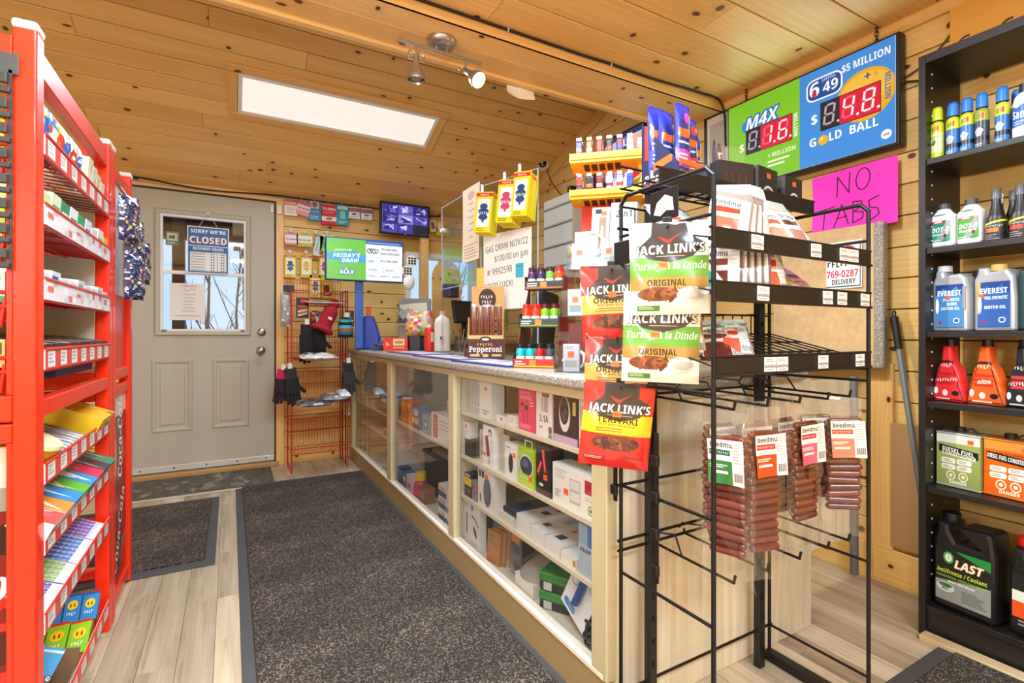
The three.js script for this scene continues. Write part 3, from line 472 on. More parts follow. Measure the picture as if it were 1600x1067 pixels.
{
  const r = thing('candy_rack', 'red steel candy rack with slanted wire shelves beside the runner', 'rack');
  const post = (x, d, y1 = 1.68) => { const p = part('post', rbb(x - .04, x, .012, y1, d, d + .05, .006), RED, r); part('cap', rb(.044, .02, .054, .008, x - .02, y1 + .008, -(d + .025)), M('#efece4', .5), p); part('foot', cyl(.018, .018, .014, x - .02, 0, -(d + .025)), M('#cfcabd', .5), p); };
  for (const x of [LX, DEEP + .04]) { post(x, NA); post(x, NB - .05); }
  for (const x of [LX, DEEP + .04]) { part('top_rail', rbb(x - .035, x - .005, 1.60, 1.66, NA + .05, NB - .05, .004), RED, r); part('mid_rail', rbb(x - .032, x - .002, .845, .885, NA + .05, NB - .05, .004), RED, r); }
  for (const d of [NA + .005, NB - .045]) { for (const [a, b] of [[.845, .90], [.80, .84], [1.6, 1.66], [.03, .08]]) part('end_rail', rbb(DEEP + .04, LX - .04, a, b, d, d + .04, .004), RED, r); }
  part('back_panel', bb(-.605, -.60, .90, 1.62, NA + .04, NB - .056), M('#cfc8ba', .55), r); part('far_end_panel', bb(DEEP + .045, LX - .04, .905, 1.6, NB - .054, NB - .05), M('#cfc8ba', .55), r);
  for (const [a, b] of [[.90, 1.6], [.08, .80]]) part('end_frame_bar', rbb(LX - .052, LX - .040, a, b, NA + .01, NA + .022, .003), RED, r);
  const coke = part('poster', printed(.36, .70, cokeCell, .004), SC.mat(.25), r, 'printed soft drink poster in the lower end'); coke.position.set(-.57, .44, -(NA + .03));
  LIPS.forEach((y, i) => {
    const a = NA + .05, b = NB - .05, rise = [.02, .02, .02, .03, .1, .1, .1, .05][i], w = [];
    for (let q = 0; q <= 16; q++) { const d = a + (b - a) * q / 16; w.push(rod(P(LX - .004, y - .035, d), P(-.58, y - .035 + rise, d), .0022, 5)); }
    for (const t of [0, .5, 1]) w.push(rod(P(LX - .004 - t * .216, y - .037 + rise * t, a), P(LX - .004 - t * .216, y - .037 + rise * t, b), .0034, 6));
    w.push(rod(P(-.59, y - .035 + rise, a - .005), P(-.59, y + .04 + rise, a - .005), .003), rod(P(-.58, y - .03, a + .02), P(LX - .02, y - .10, a + .02), .003));
    const s = part('wire_shelf', w, REDD, r); const lip = part('price_strip', printed(b - a, .045, i === 1 || i === 2 ? tagRowB : tagRow, .004), SA.mat(.35), s); lip.rotation.y = RIGHT; lip.position.set(LX - .001, y - .012, -(a + b) / 2);
    part('lip_wire', rod(P(LX + .002, y + .012, a), P(LX + .002, y + .012, b), .003), RED, s);
  });
  part('lower_wire_back', [...[.15, .3, .45, .6, .75].map((y) => rod(P(-.6, y, NA + .05), P(-.6, y, NB - .05), .004)), ...[1.6, 1.75, 1.9, 2.05].map((d) => rod(P(-.6, .08, d), P(-.6, .8, d), .003)), ...[.2, .4, .6].map((y) => rod(P(-.6, y, NB - .03), P(LX - .04, y, NB - .03), .005))], REDD, r);
  // shelves that face the near end
  for (const y of [1.40, 1.225, 1.085, .945]) { const w = []; for (let q = 0; q <= 10; q++) { const x = DEEP + .05 + q * .033; w.push(rod(P(x, y, NA + .03), P(x, y + .01, NA + .30), .0022, 5)); } w.push(rod(P(DEEP + .04, y + .004, NA + .028), P(LX - .045, y + .004, NA + .028), .0045), rod(P(DEEP + .04, y + .035, NA + .028), P(LX - .045, y + .035, NA + .028), .004), rod(P(LX - .058, y + .02, NA + .03), P(LX - .066, y - .04, NA + .03), .005)); part('end_shelf', w, REDD, r); }
  const cs = thing('clip_strip', 'grey plastic clip strip hanging on the near red post', 'clip strip', [LX - .052, 0, NA - .006]); part('hanger', rb(.05, .045, .004, .004, 0, 1.595, 0), M('#3c3d38', .45), cs);
  for (let i = 0; i < 8; i++) { const y = 1.555 - i * .052; part('clip', [bx(.006, .052, .004, -.012, y, 0), bx(.006, .052, .004, .012, y, 0), rb(.026, .012, .01, .003, 0, y - .018, .004), rb(.018, .022, .008, .003, 0, y + .006, .006)], M('#2c2d2a', .45), cs); }
  const n = thing('drink_rack', 'second red rack with soft drink side panels near the door', 'rack');
  for (const d of [NB + .006, 2.575]) { const p = part('post', rbb(LX - .04, LX, .012, 1.68, d, d + .05, .006), RED, n); part('cap', rb(.044, .02, .054, .008, LX - .02, 1.688, -(d + .025)), M('#efece4', .5), p); part('post', rbb(-.82, -.78, .012, 1.68, d, d + .05, .006), RED, n); }
  for (const y of [.86, .80, .04, 1.6]) part('rail', rbb(LX - .035, LX - .005, y, y + .04, NB + .05, 2.575, .004), RED, n); for (const y of [.86, .04, 1.6]) part('rail', rbb(-.78, LX - .04, y, y + .04, 2.58, 2.62, .004), RED, n);
  part('upper_panel', bb(LX - .022, LX - .018, .90, 1.6, NB + .05, 2.575), M('#e4dedc', .3), n); 
  const lo = part('lower_poster', printed(.31, .72, cokeTall, .004), SC.mat(.25), n, 'printed soft drink poster'); lo.rotation.y = RIGHT; lo.position.set(LX - .018, .44, -2.42);
  const redhalf = part('red_band', bb(LX - .018, LX - .015, .90, 1.18, NB + .05, 2.575), M('#d9261c', .3), n);
}

// ---------------------------------------------------------------- spot bar under the beam, cables, camera
const NICK = M('#b4aca2', .28, .9);
{
  const t = thing('spot_bar', 'brushed nickel spot bar with two heads under the beam', 'ceiling light', [.765, 2.25, 1.955]);
  part('canopy', lathe([[0, -.03], [.03, -.031], [.052, -.026], [.06, -.012], [.06, 0]]), NICK, t);
  for (const x of [-.022, .022]) part('stem', rod(new THREE.Vector3(x, -.03, 0), new THREE.Vector3(x, -.046, 0), .006), NICK, t);
  part('bar', rb(.37, .012, .012, .003, 0, -.05, 0), NICK, t);
  const head = (x, lit) => {
    const h = new THREE.Group(); h.name = 'spot_head'; h.position.set(x, -.056, 0); t.add(h);
    part('stem', rod(new THREE.Vector3(0, 0, 0), new THREE.Vector3(0, -.035, 0), .0045), NICK, h);
    const g = new THREE.Matrix4().makeRotationFromEuler(lit ? new THREE.Euler(-.8, 0, .32) : new THREE.Euler(0, 0, 0)), mv = (q) => q.applyMatrix4(g).translate(0, -.04, 0);
    part('shade', mv(lathe([[.012, .005], [.013, -.03], [.018, -.045], [.03, -.065], [.035, -.085], [.036, -.098], [.034, -.098], [.032, -.085], [.026, -.066], [.012, -.05]])), NICK, h);
    part('yoke', [mv(tube([-1, 1].flatMap((s) => s < 0 ? [new THREE.Vector3(-.028, -.02, 0), new THREE.Vector3(-.032, .008, 0), new THREE.Vector3(-.018, .02, 0), new THREE.Vector3(0, .008, 0)] : [new THREE.Vector3(.018, .02, 0), new THREE.Vector3(.032, .008, 0), new THREE.Vector3(.028, -.02, 0)]), .003, 36, 6)), mv(rod(new THREE.Vector3(-.036, -.018, 0), new THREE.Vector3(.036, -.018, 0), .004))], NICK, h);
    part('bulb', mv(lathe([[0, -.094], [.02, -.092], [.027, -.084], [.026, -.07]])), M(lit ? '#fff6e6' : '#8b867c', .3, 0, lit ? { emissive: new THREE.Color().setRGB(1.6, 1.45, 1.2), k: 'bulb' } : {}), h);
    if (lit) { const s = new THREE.SpotLight(new THREE.Color().setRGB(1, .88, .7), SPOT, 0, .7, .6, 2), dir = new THREE.Vector3(0, -1, 0).applyMatrix4(g); s.name = 'spot_glow'; s.castShadow = true; s.position.copy(dir.clone().multiplyScalar(.105)).add(new THREE.Vector3(0, -.04, 0)); s.target.position.copy(dir.clone().multiplyScalar(1)).add(new THREE.Vector3(0, -.04, 0)); h.add(s, s.target); s.shadow.radius = 1; }
  };
  head(-.11, false); head(.108, true);
}
{
  const dk = M('#241c16', .6), wh = M('#cfc9c2', .5);
  const pts = []; for (let x = -.4; x < 2.3; x += .15) pts.push(P(x, CEIL - .012 + (x > 1.4 ? .004 * Math.sin(x * 9) : 0), DBEAM - .008 - (x > 1.75 ? .02 * Math.sin((x - 1.75) * 5) : 0))); pts.push(P(2.33, 2.24, 1.80), P(2.345, 2.05, 1.8));
  const c = thing('ceiling_cable', 'black cable stapled along the front of the beam', 'cable'); part('cable', tube(pts, .006, 90, 6), dk, c); for (const x of [.2, 1.0, 1.55, 2.05]) part('staple', rb(.006, .02, .006, .002, x, CEIL - .014, -(DBEAM - .012)), wh, c);
  const w1 = []; for (let x = -.6; x < 1.75; x += .12) w1.push(P(x, 2.098 + .008 * Math.sin(x * 7), DW - .03)); const w2 = w1.map((p) => p.clone().add(new THREE.Vector3(0, .012 - .01 * Math.cos(p.x * 5), .004)));
  solo('wall_cable', tube(w1, .0045, 60, 6), M('#a9a6a2', .5), 'grey cable running above the door frame', 'cable'); solo('wall_cable', tube(w2, .006, 60, 6), dk, 'black cable running above the door under the ceiling', 'cable');
  const s1 = []; for (let i = 0; i <= 20; i++) s1.push(P(XW - .012, 2.05 - .006 * i + .28 * Math.pow(Math.max(0, (i - 6) / 14), 1.5), 1.0 - i * .017)); solo('sign_cord', tube(s1, .004, 40, 6), dk, 'black cord looping from the sign to above the bookcase', 'cord');
  solo('sign_cord', tube([P(XW - .012, 2.05, 1.0), P(XW - .012, 2.09, .9), P(XW - .01, 2.2, .8), P(XW - .012, 2.29, .76)], .0035, 30, 6), M('#4a3a24', .6), 'brown cord rising to the ceiling above the bookcase', 'cord');
  const cam = thing('security_camera', 'white dome security camera on the rafter above the counter', 'camera', [2.29, 2.46, 3.53], -.75); part('base', cyl(.035, .04, .03, 0, .012, 0), M('#e4e1da', .4), cam); part('housing', ball(.052, 0, -.01, .01, 18), M('#e9e6e0', .35), cam); part('lens', turned(lathe([[0, .012], [.026, .01], [.034, 0], [.034, -.02]], 20), PI / 2).translate(0, -.014, .052), M('#14110f', .2), cam); part('glass_eye', ball(.009, 0, -.014, .064), M('#c9cdd2', .1), cam);
  solo('camera_cord', tube([P(2.3, 2.42, 3.5), P(2.31, 2.3, 3.45), P(2.33, 2.12, 3.3), P(2.3, 2.02, 3.2)], .004, 30, 6), dk, 'black cord hanging below the security camera', 'cord');
  solo('paper_scrap', paper(.15, .045, SA.swatch('#efe9df'), .02).translate(1.24, 2.212, -2.126), SA.mat(.7), 'white paper scrap stuck under the far beam edge', 'paper');
}

// ---------------------------------------------------------------- door signs
{
  const closed = SB.cell(270, 340, (g, w, h) => { R(g, '#f3f3f3', 0, 0, w, h); R(g, '#1f6bb4', 7, 7, w - 14, h - 14); T(g, "SORRY WE'RE", w / 2, 36, 36, '#fff', { sx: 1 }); T(g, 'CLOSED', w / 2, 98, 66, '#fff', { line: '#e3443a', lw: 4, max: 245 }); R(g, '#fff', 7, 138, w - 14, 5); T(g, 'BUSINESS HOURS', w / 2, 160, 26, '#fff', { max: 200 }); R(g, '#eef0ee', 18, 186, w - 36, h - 204); for (let i = 0; i < 7; i++) { R(g, '#9aa0a6', 24, 196 + i * 19.5, 90, 6); for (const x of [150, 165, 190, 215, 230]) R(g, '#2f5f9b', x, 194 + i * 19.5, x === 190 ? 6 : 9, 9); } Z(g, 11, 196, 178, 11, '#dfe8f2'); });
  const s = thing('closed_sign', "blue SORRY WE'RE CLOSED business hours sign on the door glass", 'sign', [-.142, 1.65, DW - .022]); part('board', printed(.265, .345, closed, .004), SB.mat(.4), s); part('cord', wire([new THREE.Vector3(-.06, .17, 0), new THREE.Vector3(0, .285, .002), new THREE.Vector3(.06, .17, 0)], .0015), M('#dcdcdc', .5), s);
  const hk = thing('suction_hook', 'clear hook above the door window holding the closed sign', 'hook', [-.142, 1.925, DW - .016]); part('pad', turned(cyl(.013, .013, .004), PI / 2), M('#dedad0', .3), hk); part('tip', rb(.006, .02, .01, .003, 0, -.012, .008), M('#e7e4dd', .3), hk);
  const note = SB.cell(220, 270, (g, w, h) => { R(g, '#f2efec', 0, 0, w, h); for (let i = 0; i < 24; i++) R(g, ['#9a9a9a', '#caa', '#8a8a92'][i % 3], 66 + rnd() * 85, 14 + rnd() * 40, rr(5, 18), 4); for (let i = 0; i < 6; i++) R(g, '#a9a9ac', 75 + rnd() * 16, 80 + i * 24, rr(50, 80), 4); fine(g, 36, 232, 150, 10, 1, '#aaa'); T(g, '~', 40, 238, 26, '#b66'); T(g, '~', 178, 238, 26, '#b66'); });
  solo('paper_notice', paper(.22, .268, note, .006).translate(-.272, 1.266, -(DW - .010)), SB.mat(.8), 'white paper notice taped inside the lower door glass', 'notice');
  const st = SB.cell(70, 90, (g, w, h) => { R(g, '#6f7a6e', 0, 0, w, h); R(g, '#c9c9a2', 8, 10, w - 16, 50); E(g, '#5a6a3a', 30, 36, 14, 10); R(g, '#2f3a2f', 40, 22, 6, 26); fine(g, 8, 66, 54, 18, 2, '#cfd6cf'); });
  solo('window_sticker', printed(.082, .10, st, .001).translate(-.367, 1.725, -(DW + .0165)), SB.mat(.5), 'grey green square sticker on the upper door glass', 'sticker');
  solo('window_sticker', printed(.048, .036, SB.swatch('#8c7a44'), .001).translate(.045, 1.685, -(DW + .0165)), SB.mat(.5), 'small brown sticker right of the closed sign', 'sticker');
}

// ---------------------------------------------------------------- packs hung on the pine wall beside the door
function hangPack(kind, label, cat, x, y, w, h, front, side, o = {}) {   // x, y: middle of the top edge
  const t = thing(kind, label, cat, [x, y, DW - .05 - (o.out ?? 0)], 0, o.group);
  const b = part('pack', carton(w, h, o.d ?? .022, front, side, o), front.s.mat(o.rough ?? .4), t); b.position.y = -h; b.rotation.z = o.tilt ?? rr(-.03, .03);
  if (o.flap) part('hang_tab', rb(w * .5, .03, .002, .001, 0, .012, -.005), M('#f2efe6', .5), t);
  part('peg', [rod(new THREE.Vector3(0, .006, .012), new THREE.Vector3(0, .002, -.045), .0022, 6), ...(o.cup ? [turned(cyl(.012, .014, .01), PI / 2).translate(0, .028, -.04), rb(.012, .03, .012, .003, 0, .02, -.02)] : [rod(new THREE.Vector3(0, .004, .0), new THREE.Vector3(0, .05, -.03), .0014, 5)])], M('#dedbd2', .3), t); return t;
}
const word = (bg, rows, w = 100, h = 110) => SB.cell(w, h, (g) => { R(g, bg, 0, 0, w, h); for (const r of rows) { if (r.r) R(g, r.c, ...r.r); if (r.e) E(g, r.c, ...r.e); if (r.t) T(g, r.t, r.x ?? w / 2, r.y, r.s, r.c, { italic: r.i, max: w * .94, rot: r.rot }); if (r.z) Z(g, r.z, r.x ?? w / 2, r.y, r.s, r.c, { max: w * .9 }); if (r.f) fine(g, ...r.f); } });
{
  const PK = 'packs hung in the top row by the door';
  hangPack('medicine_pack', 'white and orange pill pack nearest the door, top row', 'pack', .419, 2.085, .095, .115, word('#f0e6df', [{ r: [0, 0, 100, 34], c: '#d96a4a' }, { t: 'TYLENOL', y: 18, s: 20, c: '#fbeee6' }, { f: [14, 50, 70, 44, 4, '#b9a9a0'] }]), 0, { group: PK });
  hangPack('medicine_pack', 'pink Gravol pack second from the door, top row', 'pack', .497, 2.085, .098, .105, word('#f2d3d6', [{ r: [0, 0, 100, 26], c: '#d94c6a' }, { t: 'Gravol', y: 52, s: 27, c: '#4a3350' }, { r: [0, 74, 100, 36], c: '#e88fa0' }]), 0, { group: PK, out: .012, tilt: -.22 });
  hangPack('medicine_pack', 'blue pack with a picture third from the door, top row', 'pack', .594, 2.105, .10, .155, word('#3a86b8', [{ r: [18, 0, 64, 58], c: '#c9b4a4' }, { e: [50, 26, 18, 22], c: '#8a5a44' }, { r: [0, 62, 100, 26], c: '#2f6ea2' }, { z: 5, y: 80, s: 26, c: '#cfe7f5' }, { f: [16, 110, 70, 28, 2, '#a6cfe6'] }], 100, 150), 0, { group: PK });
  hangPack('medicine_pack', 'red TYLENOL pack in the middle of the top row', 'pack', .706, 2.088, .115, .16, word('#cf1f24', [{ t: 'TYLENOL', y: 30, s: 24, c: '#fff' }, { z: 8, y: 54, s: 13, c: '#ffd9cf' }, { r: [0, 84, 100, 30], c: '#ece5df' }, { e: [50, 98, 22, 10], c: '#8e6a66' }, { r: [0, 122, 100, 8], c: '#b3151b' }], 100, 140), 0, { group: PK, d: .035 });
  hangPack('medicine_pack', 'teal pack next to the red one, top row', 'pack', .812, 2.105, .098, .172, word('#1f93a8', [{ r: [10, 14, 80, 24], c: '#e7f1f2' }, { z: 5, y: 26, s: 20, c: '#1a5f9c' }, { r: [30, 50, 40, 60], c: '#7fd0d4' }, { f: [16, 124, 70, 24, 2, '#c6eaec'] }], 100, 160), 0, { group: PK });
  for (const [x, l, c] of [[.906, 'small white pack with a dark capsule, sixth in the top row', '#3b4a5a'], [1.01, 'small white pack with a blue band, last in the top row', '#3f79b5']]) hangPack('medicine_pack', l, 'pack', x, 2.095, .092, .095, word('#ebe9e6', [{ r: [0, 8, 100, 22], c: '#c7553f' }, { r: [0, 30, 100, 16], c: '#5b7f9c' }, { e: [50, 66, 22, 9], c }, { f: [14, 84, 70, 18, 2, '#aaa'] }]), 0, { group: PK });
  const G2 = 'packs hung in the middle rows by the door';
  hangPack('medicine_pack', 'pale pink Gravol pack in the second row', 'pack', .422, 1.83, .095, .092, word('#efdfe0', [{ r: [0, 0, 100, 18], c: '#d58296' }, { t: 'Gravol', y: 56, s: 25, c: '#54404c' }, { r: [0, 92, 100, 18], c: '#d98a98' }]), 0, { group: G2, cup: 1 });
  hangPack('medicine_pack', 'cream and green Gravol pack in the second row', 'pack', .52, 1.83, .118, .098, word('#eee9cf', [{ r: [0, 0, 100, 14], c: '#9dbf5a' }, { t: 'Gravol', y: 52, s: 24, c: '#3f4a33' }, { r: [0, 78, 100, 32], c: '#b9c34e' }, { e: [26, 92, 12, 10], c: '#e0932f' }]), 0, { group: G2, cup: 1 });
  hangPack('toothbrush_pack', 'clear travel toothbrush pack hanging at an angle', 'pack', .605, 1.835, .055, .17, word('#cfe0dc', [{ r: [20, 20, 20, 110], c: '#7fc4c0' }, { r: [56, 40, 20, 100], c: '#d77a6a' }, { r: [0, 0, 100, 16], c: '#4f9f9a' }], 80, 160), 0, { group: G2, cup: 1, tilt: -.2 });
  hangPack('medicine_pack', 'bright green pack just left of the lottery screen', 'pack', .692, 1.84, .112, .135, word('#6cc13c', [{ r: [0, 0, 100, 22], c: '#dff0c4' }, { e: [50, 68, 26, 28], c: '#3e8a2a' }, { f: [16, 100, 70, 22, 2, '#dff0c4'] }], 100, 124), 0, { group: G2, cup: 1 });
  const tree = (c) => SB.cell(90, 190, (g, w, h) => { R(g, '#e8d726', 0, 0, w, h); R(g, '#d6362a', 0, 6, w, 16); Z(g, 6, w / 2, 14, 13, '#fff'); R(g, '#f1efe9', 12, 34, w - 24, h - 60); E(g, c, w / 2, 68, 20, 14); E(g, c, w / 2, 92, 28, 16); E(g, c, w / 2, 118, 24, 14); R(g, c, w / 2 - 5, 126, 10, 16); Z(g, 5, w / 2, 98, 17, '#f4f2ea', { italic: true }); fine(g, 14, 168, 60, 16, 2, '#7a7a20'); });
  const cellsT = [tree('#2b4b7a'), tree('#d9b828'), tree('#c2496a'), tree('#6b6f6c')]; globalThis.treeCells = cellsT;
  const G3 = 'air fresheners hung by the door';
  [[.413, 1.66, 'yellow air freshener pack with a navy tree nearest the door', 0], [.532, 1.665, 'yellow air freshener pack with a lemon coloured tree', 1], [.668, 1.672, 'yellow air freshener pack with a red tree beside the lottery screen', 2], [.60, 1.508, 'white and yellow air freshener pack with a grey tree above the gloves', 3]].forEach(([x, y, l, i]) => hangPack('air_freshener', l, 'air freshener', x, y, .082, .18, cellsT[i], 0, { group: G3, cup: 1, d: .03 }));
  hangPack('cherry_pack', 'yellow pouch with dark cherries above the red rack', 'pack', .69, 1.49, .085, .17, word('#c8b93a', [{ e: [42, 88, 24, 30], c: '#6a1420' }, { r: [0, 0, 90, 20], c: '#e2d36a' }, { r: [10, 112, 70, 34], c: '#7a2027' }, { f: [14, 118, 60, 22, 2, '#e9d9d4'] }], 90, 170), 0, { cup: 1, d: .03 });
  hangPack('snack_pack', 'yellow pack hanging right of the security screen', 'pack', 1.70, 2.06, .13, .13, word('#d9c224', [{ r: [10, 10, 40, 60], c: '#f0e6cf' }, { f: [56, 30, 36, 40, 3, '#9a8420'] }]), 0, {});
  hangPack('snack_pack', 'pale tag pack beside the yellow pack by the security screen', 'pack', 1.615, 2.08, .07, .12, word('#e9dfcb', [{ r: [26, 30, 46, 56], c: '#8a7a5e' }, { r: [0, 0, 100, 18], c: '#d9a98c' }]), 0, { tilt: .2 });
}
// screens
{
  const cctv = SC.cell(320, 190, (g, w, h) => { R(g, '#1c1440', 0, 0, w, h); const cols = ['#3d36a0', '#5a52c4', '#2b2570', '#8a86dc', '#4a43ad']; for (let r = 0; r < 3; r++) for (let c = 0; c < 3; c++) { const x = c * w / 3, y = r * h / 3; R(g, cols[(r * 2 + c) % 5], x + 1, y + 1, w / 3 - 2, h / 3 - 2); for (let i = 0; i < 9; i++) PG(g, ['#b9b6f2', '#241e66', '#dad8fb', '#6a63cf', '#372f92'][i % 5], [[x + 4 + rnd() * 98, y + 4 + rnd() * 55], [x + 4 + rnd() * 98, y + 4 + rnd() * 55], [x + 4 + rnd() * 98, y + 4 + rnd() * 55]]); } R(g, '#1b1930', w * .667, h * .667, w / 3, h / 3); });
  const mk = (name, label, x, y, d, w, h, cell, rot, em, bez, bm, stand) => { const t = thing(name, label, 'screen', [x, y, d], rot[1]); t.rotation.x = rot[0]; t.rotation.z = rot[2] ?? 0; part('housing', rb(w + 2 * bez, h + 2 * bez, .035, .006, 0, 0, -.02), bm, t); part('picture', printed(w, h, cell, .002), cell.s.mat(.25, { emissive: new THREE.Color(em, em, em), emissiveMap: cell.s.t, color: new THREE.Color(.25, .25, .25) }), t); stand?.(t); return t; };
  mk('security_monitor', 'black wall monitor showing nine security camera views', 1.31, 2.012, 4.19, .40, .235, cctv, [.08, 0], .55, .018, M('#101014', .35), (t) => { part('bracket', rb(.06, .06, .13, .008, 0, 0, -.1), M('#1a1a1c', .5), t); part('badge', rb(.02, .004, .002, .001, 0, -.126, .002), M('#c9c9cf', .4), t); });
  const lot = SC.cell(420, 240, (g, w, h) => {
    R(g, '#e8edf6', 0, 0, w, h); R(g, '#6cc04a', 0, 0, w * .5, h); PG(g, '#3f9fd8', [[0, 88], [168, 70], [168, 92], [210, 88], [210, 132], [70, 150], [70, 126], [0, 128]]); T(g, 'JACKPOT FOR', 88, 66, 14, '#eafbe0', { rot: -.05 }); T(g, "FRIDAY'S", 102, 98, 34, '#fff', { italic: true, rot: -.05 }); T(g, 'DRAW', 122, 126, 32, '#fff', { italic: true, rot: -.05 }); T(g, 'MAX', 104, 196, 36, '#fff', { line: '#2a5ea8', lw: 8, italic: true }); E(g, '#fff', 104, 178, 5);
    R(g, '#2f63b4', w * .5, 0, w * .5, 22); Z(g, 25, 312, 11, 12, '#dfeafc', { max: 190 }); T(g, '6/49', 248, 62, 28, '#fff', { line: '#25324a', lw: 9 }); T(g, '$5,000,000', 342, 46, 18, '#5a6474'); T(g, '$40,000,000', 346, 72, 20, '#6a7484'); R(g, '#b9c4d6', 214, 96, 200, 2); T(g, 'DG', 240, 124, 22, '#2f7f8a'); T(g, '$15,000,000', 340, 118, 18, '#5a6474'); R(g, '#b9c4d6', 214, 154, 200, 2); R(g, '#b9c4d6', 310, 154, 2, 34); R(g, '#b9c4d6', 214, 188, 200, 2); for (const x of [276, 344]) R(g, '#b9c4d6', x, 188, 2, 52); for (const [x, y] of [[224, 168], [320, 168], [226, 206], [290, 206], [360, 206]]) { fine(g, x, y, 50, 12, 2, '#7c8696'); }
  });
  mk('lottery_screen', "green and white lottery screen announcing FRIDAY'S DRAW", .888, 1.585, 3.82, .555, .298, lot, [0, -.03], .6, .011, M('#1d3f78', .35), (t) => part('stand_pole', rb(.06, .53, .03, .01, -.04, -.40, -.05), M('#3f68b8', .25), t));
  const tv = SC.cell(260, 170, (g, w, h) => { R(g, '#b9c6ea', 0, 0, w, h); R(g, '#27345c', 0, 0, w, 14); for (let i = 0; i < 50; i++) R(g, ['#8a9ad8', '#d9def6', '#5a62a8', '#c08ad0', '#eef0fa', '#3a4478'][i % 6], rnd() * w, 10 + rnd() * 100, rr(8, 46), rr(6, 26)); R(g, '#e6ecfa', 0, 118, w, 60); });
  mk('wall_television', 'television with a bluish picture on the right wall behind the lighters', 2.26, 2.145, 2.52, .36, .42, tv, [0, LEFT], .6, .016, M('#0e0e12', .3));
}
// framed pictures on the right wall
{
  const art = (bg, fn) => SB.cell(120, 160, (g, w, h) => { R(g, '#e9e4d8', 0, 0, w, h); R(g, bg, 14, 16, w - 28, h - 32); fn(g, w, h); });
  const fr = (label, d, y, w, h, cell, tilt) => { const t = thing('picture_frame', label, 'picture', [XW - .012, y, d], LEFT, 'framed pictures on the right wall'); t.rotation.x = tilt; part('frame', [bx(w, .014, .02, 0, h / 2, 0), bx(w, .014, .02, 0, -h / 2, 0), bx(.014, h - .014, .02, w / 2 - .007, 0, 0), bx(.014, h - .014, .02, -w / 2 + .007, 0, 0)], M('#17120f', .35), t); part('picture', printed(w - .028, h - .014, cell, .004), SB.mat(.2), t); };
  fr('dark framed picture half hidden behind the sausage stick box', 2.12, 2.0, .20, .30, art('#6b4a2a', (g, w, h) => { for (let i = 0; i < 12; i++) E(g, ['#8a5f35', '#4a2f1a'][i % 2], 20 + rnd() * 80, 30 + rnd() * 100, 16, 10); }), 0);
  fr('black framed print between the sausage stick box and lottery sign', 1.86, 2.04, .17, .42, art('#b9b4ac', (g, w, h) => { E(g, '#8a4a55', 66, 96, 16, 34); E(g, '#3a4a7a', 40, 90, 10, 40); fine(g, 24, 120, 70, 24, 3, '#888'); }), 0);
}

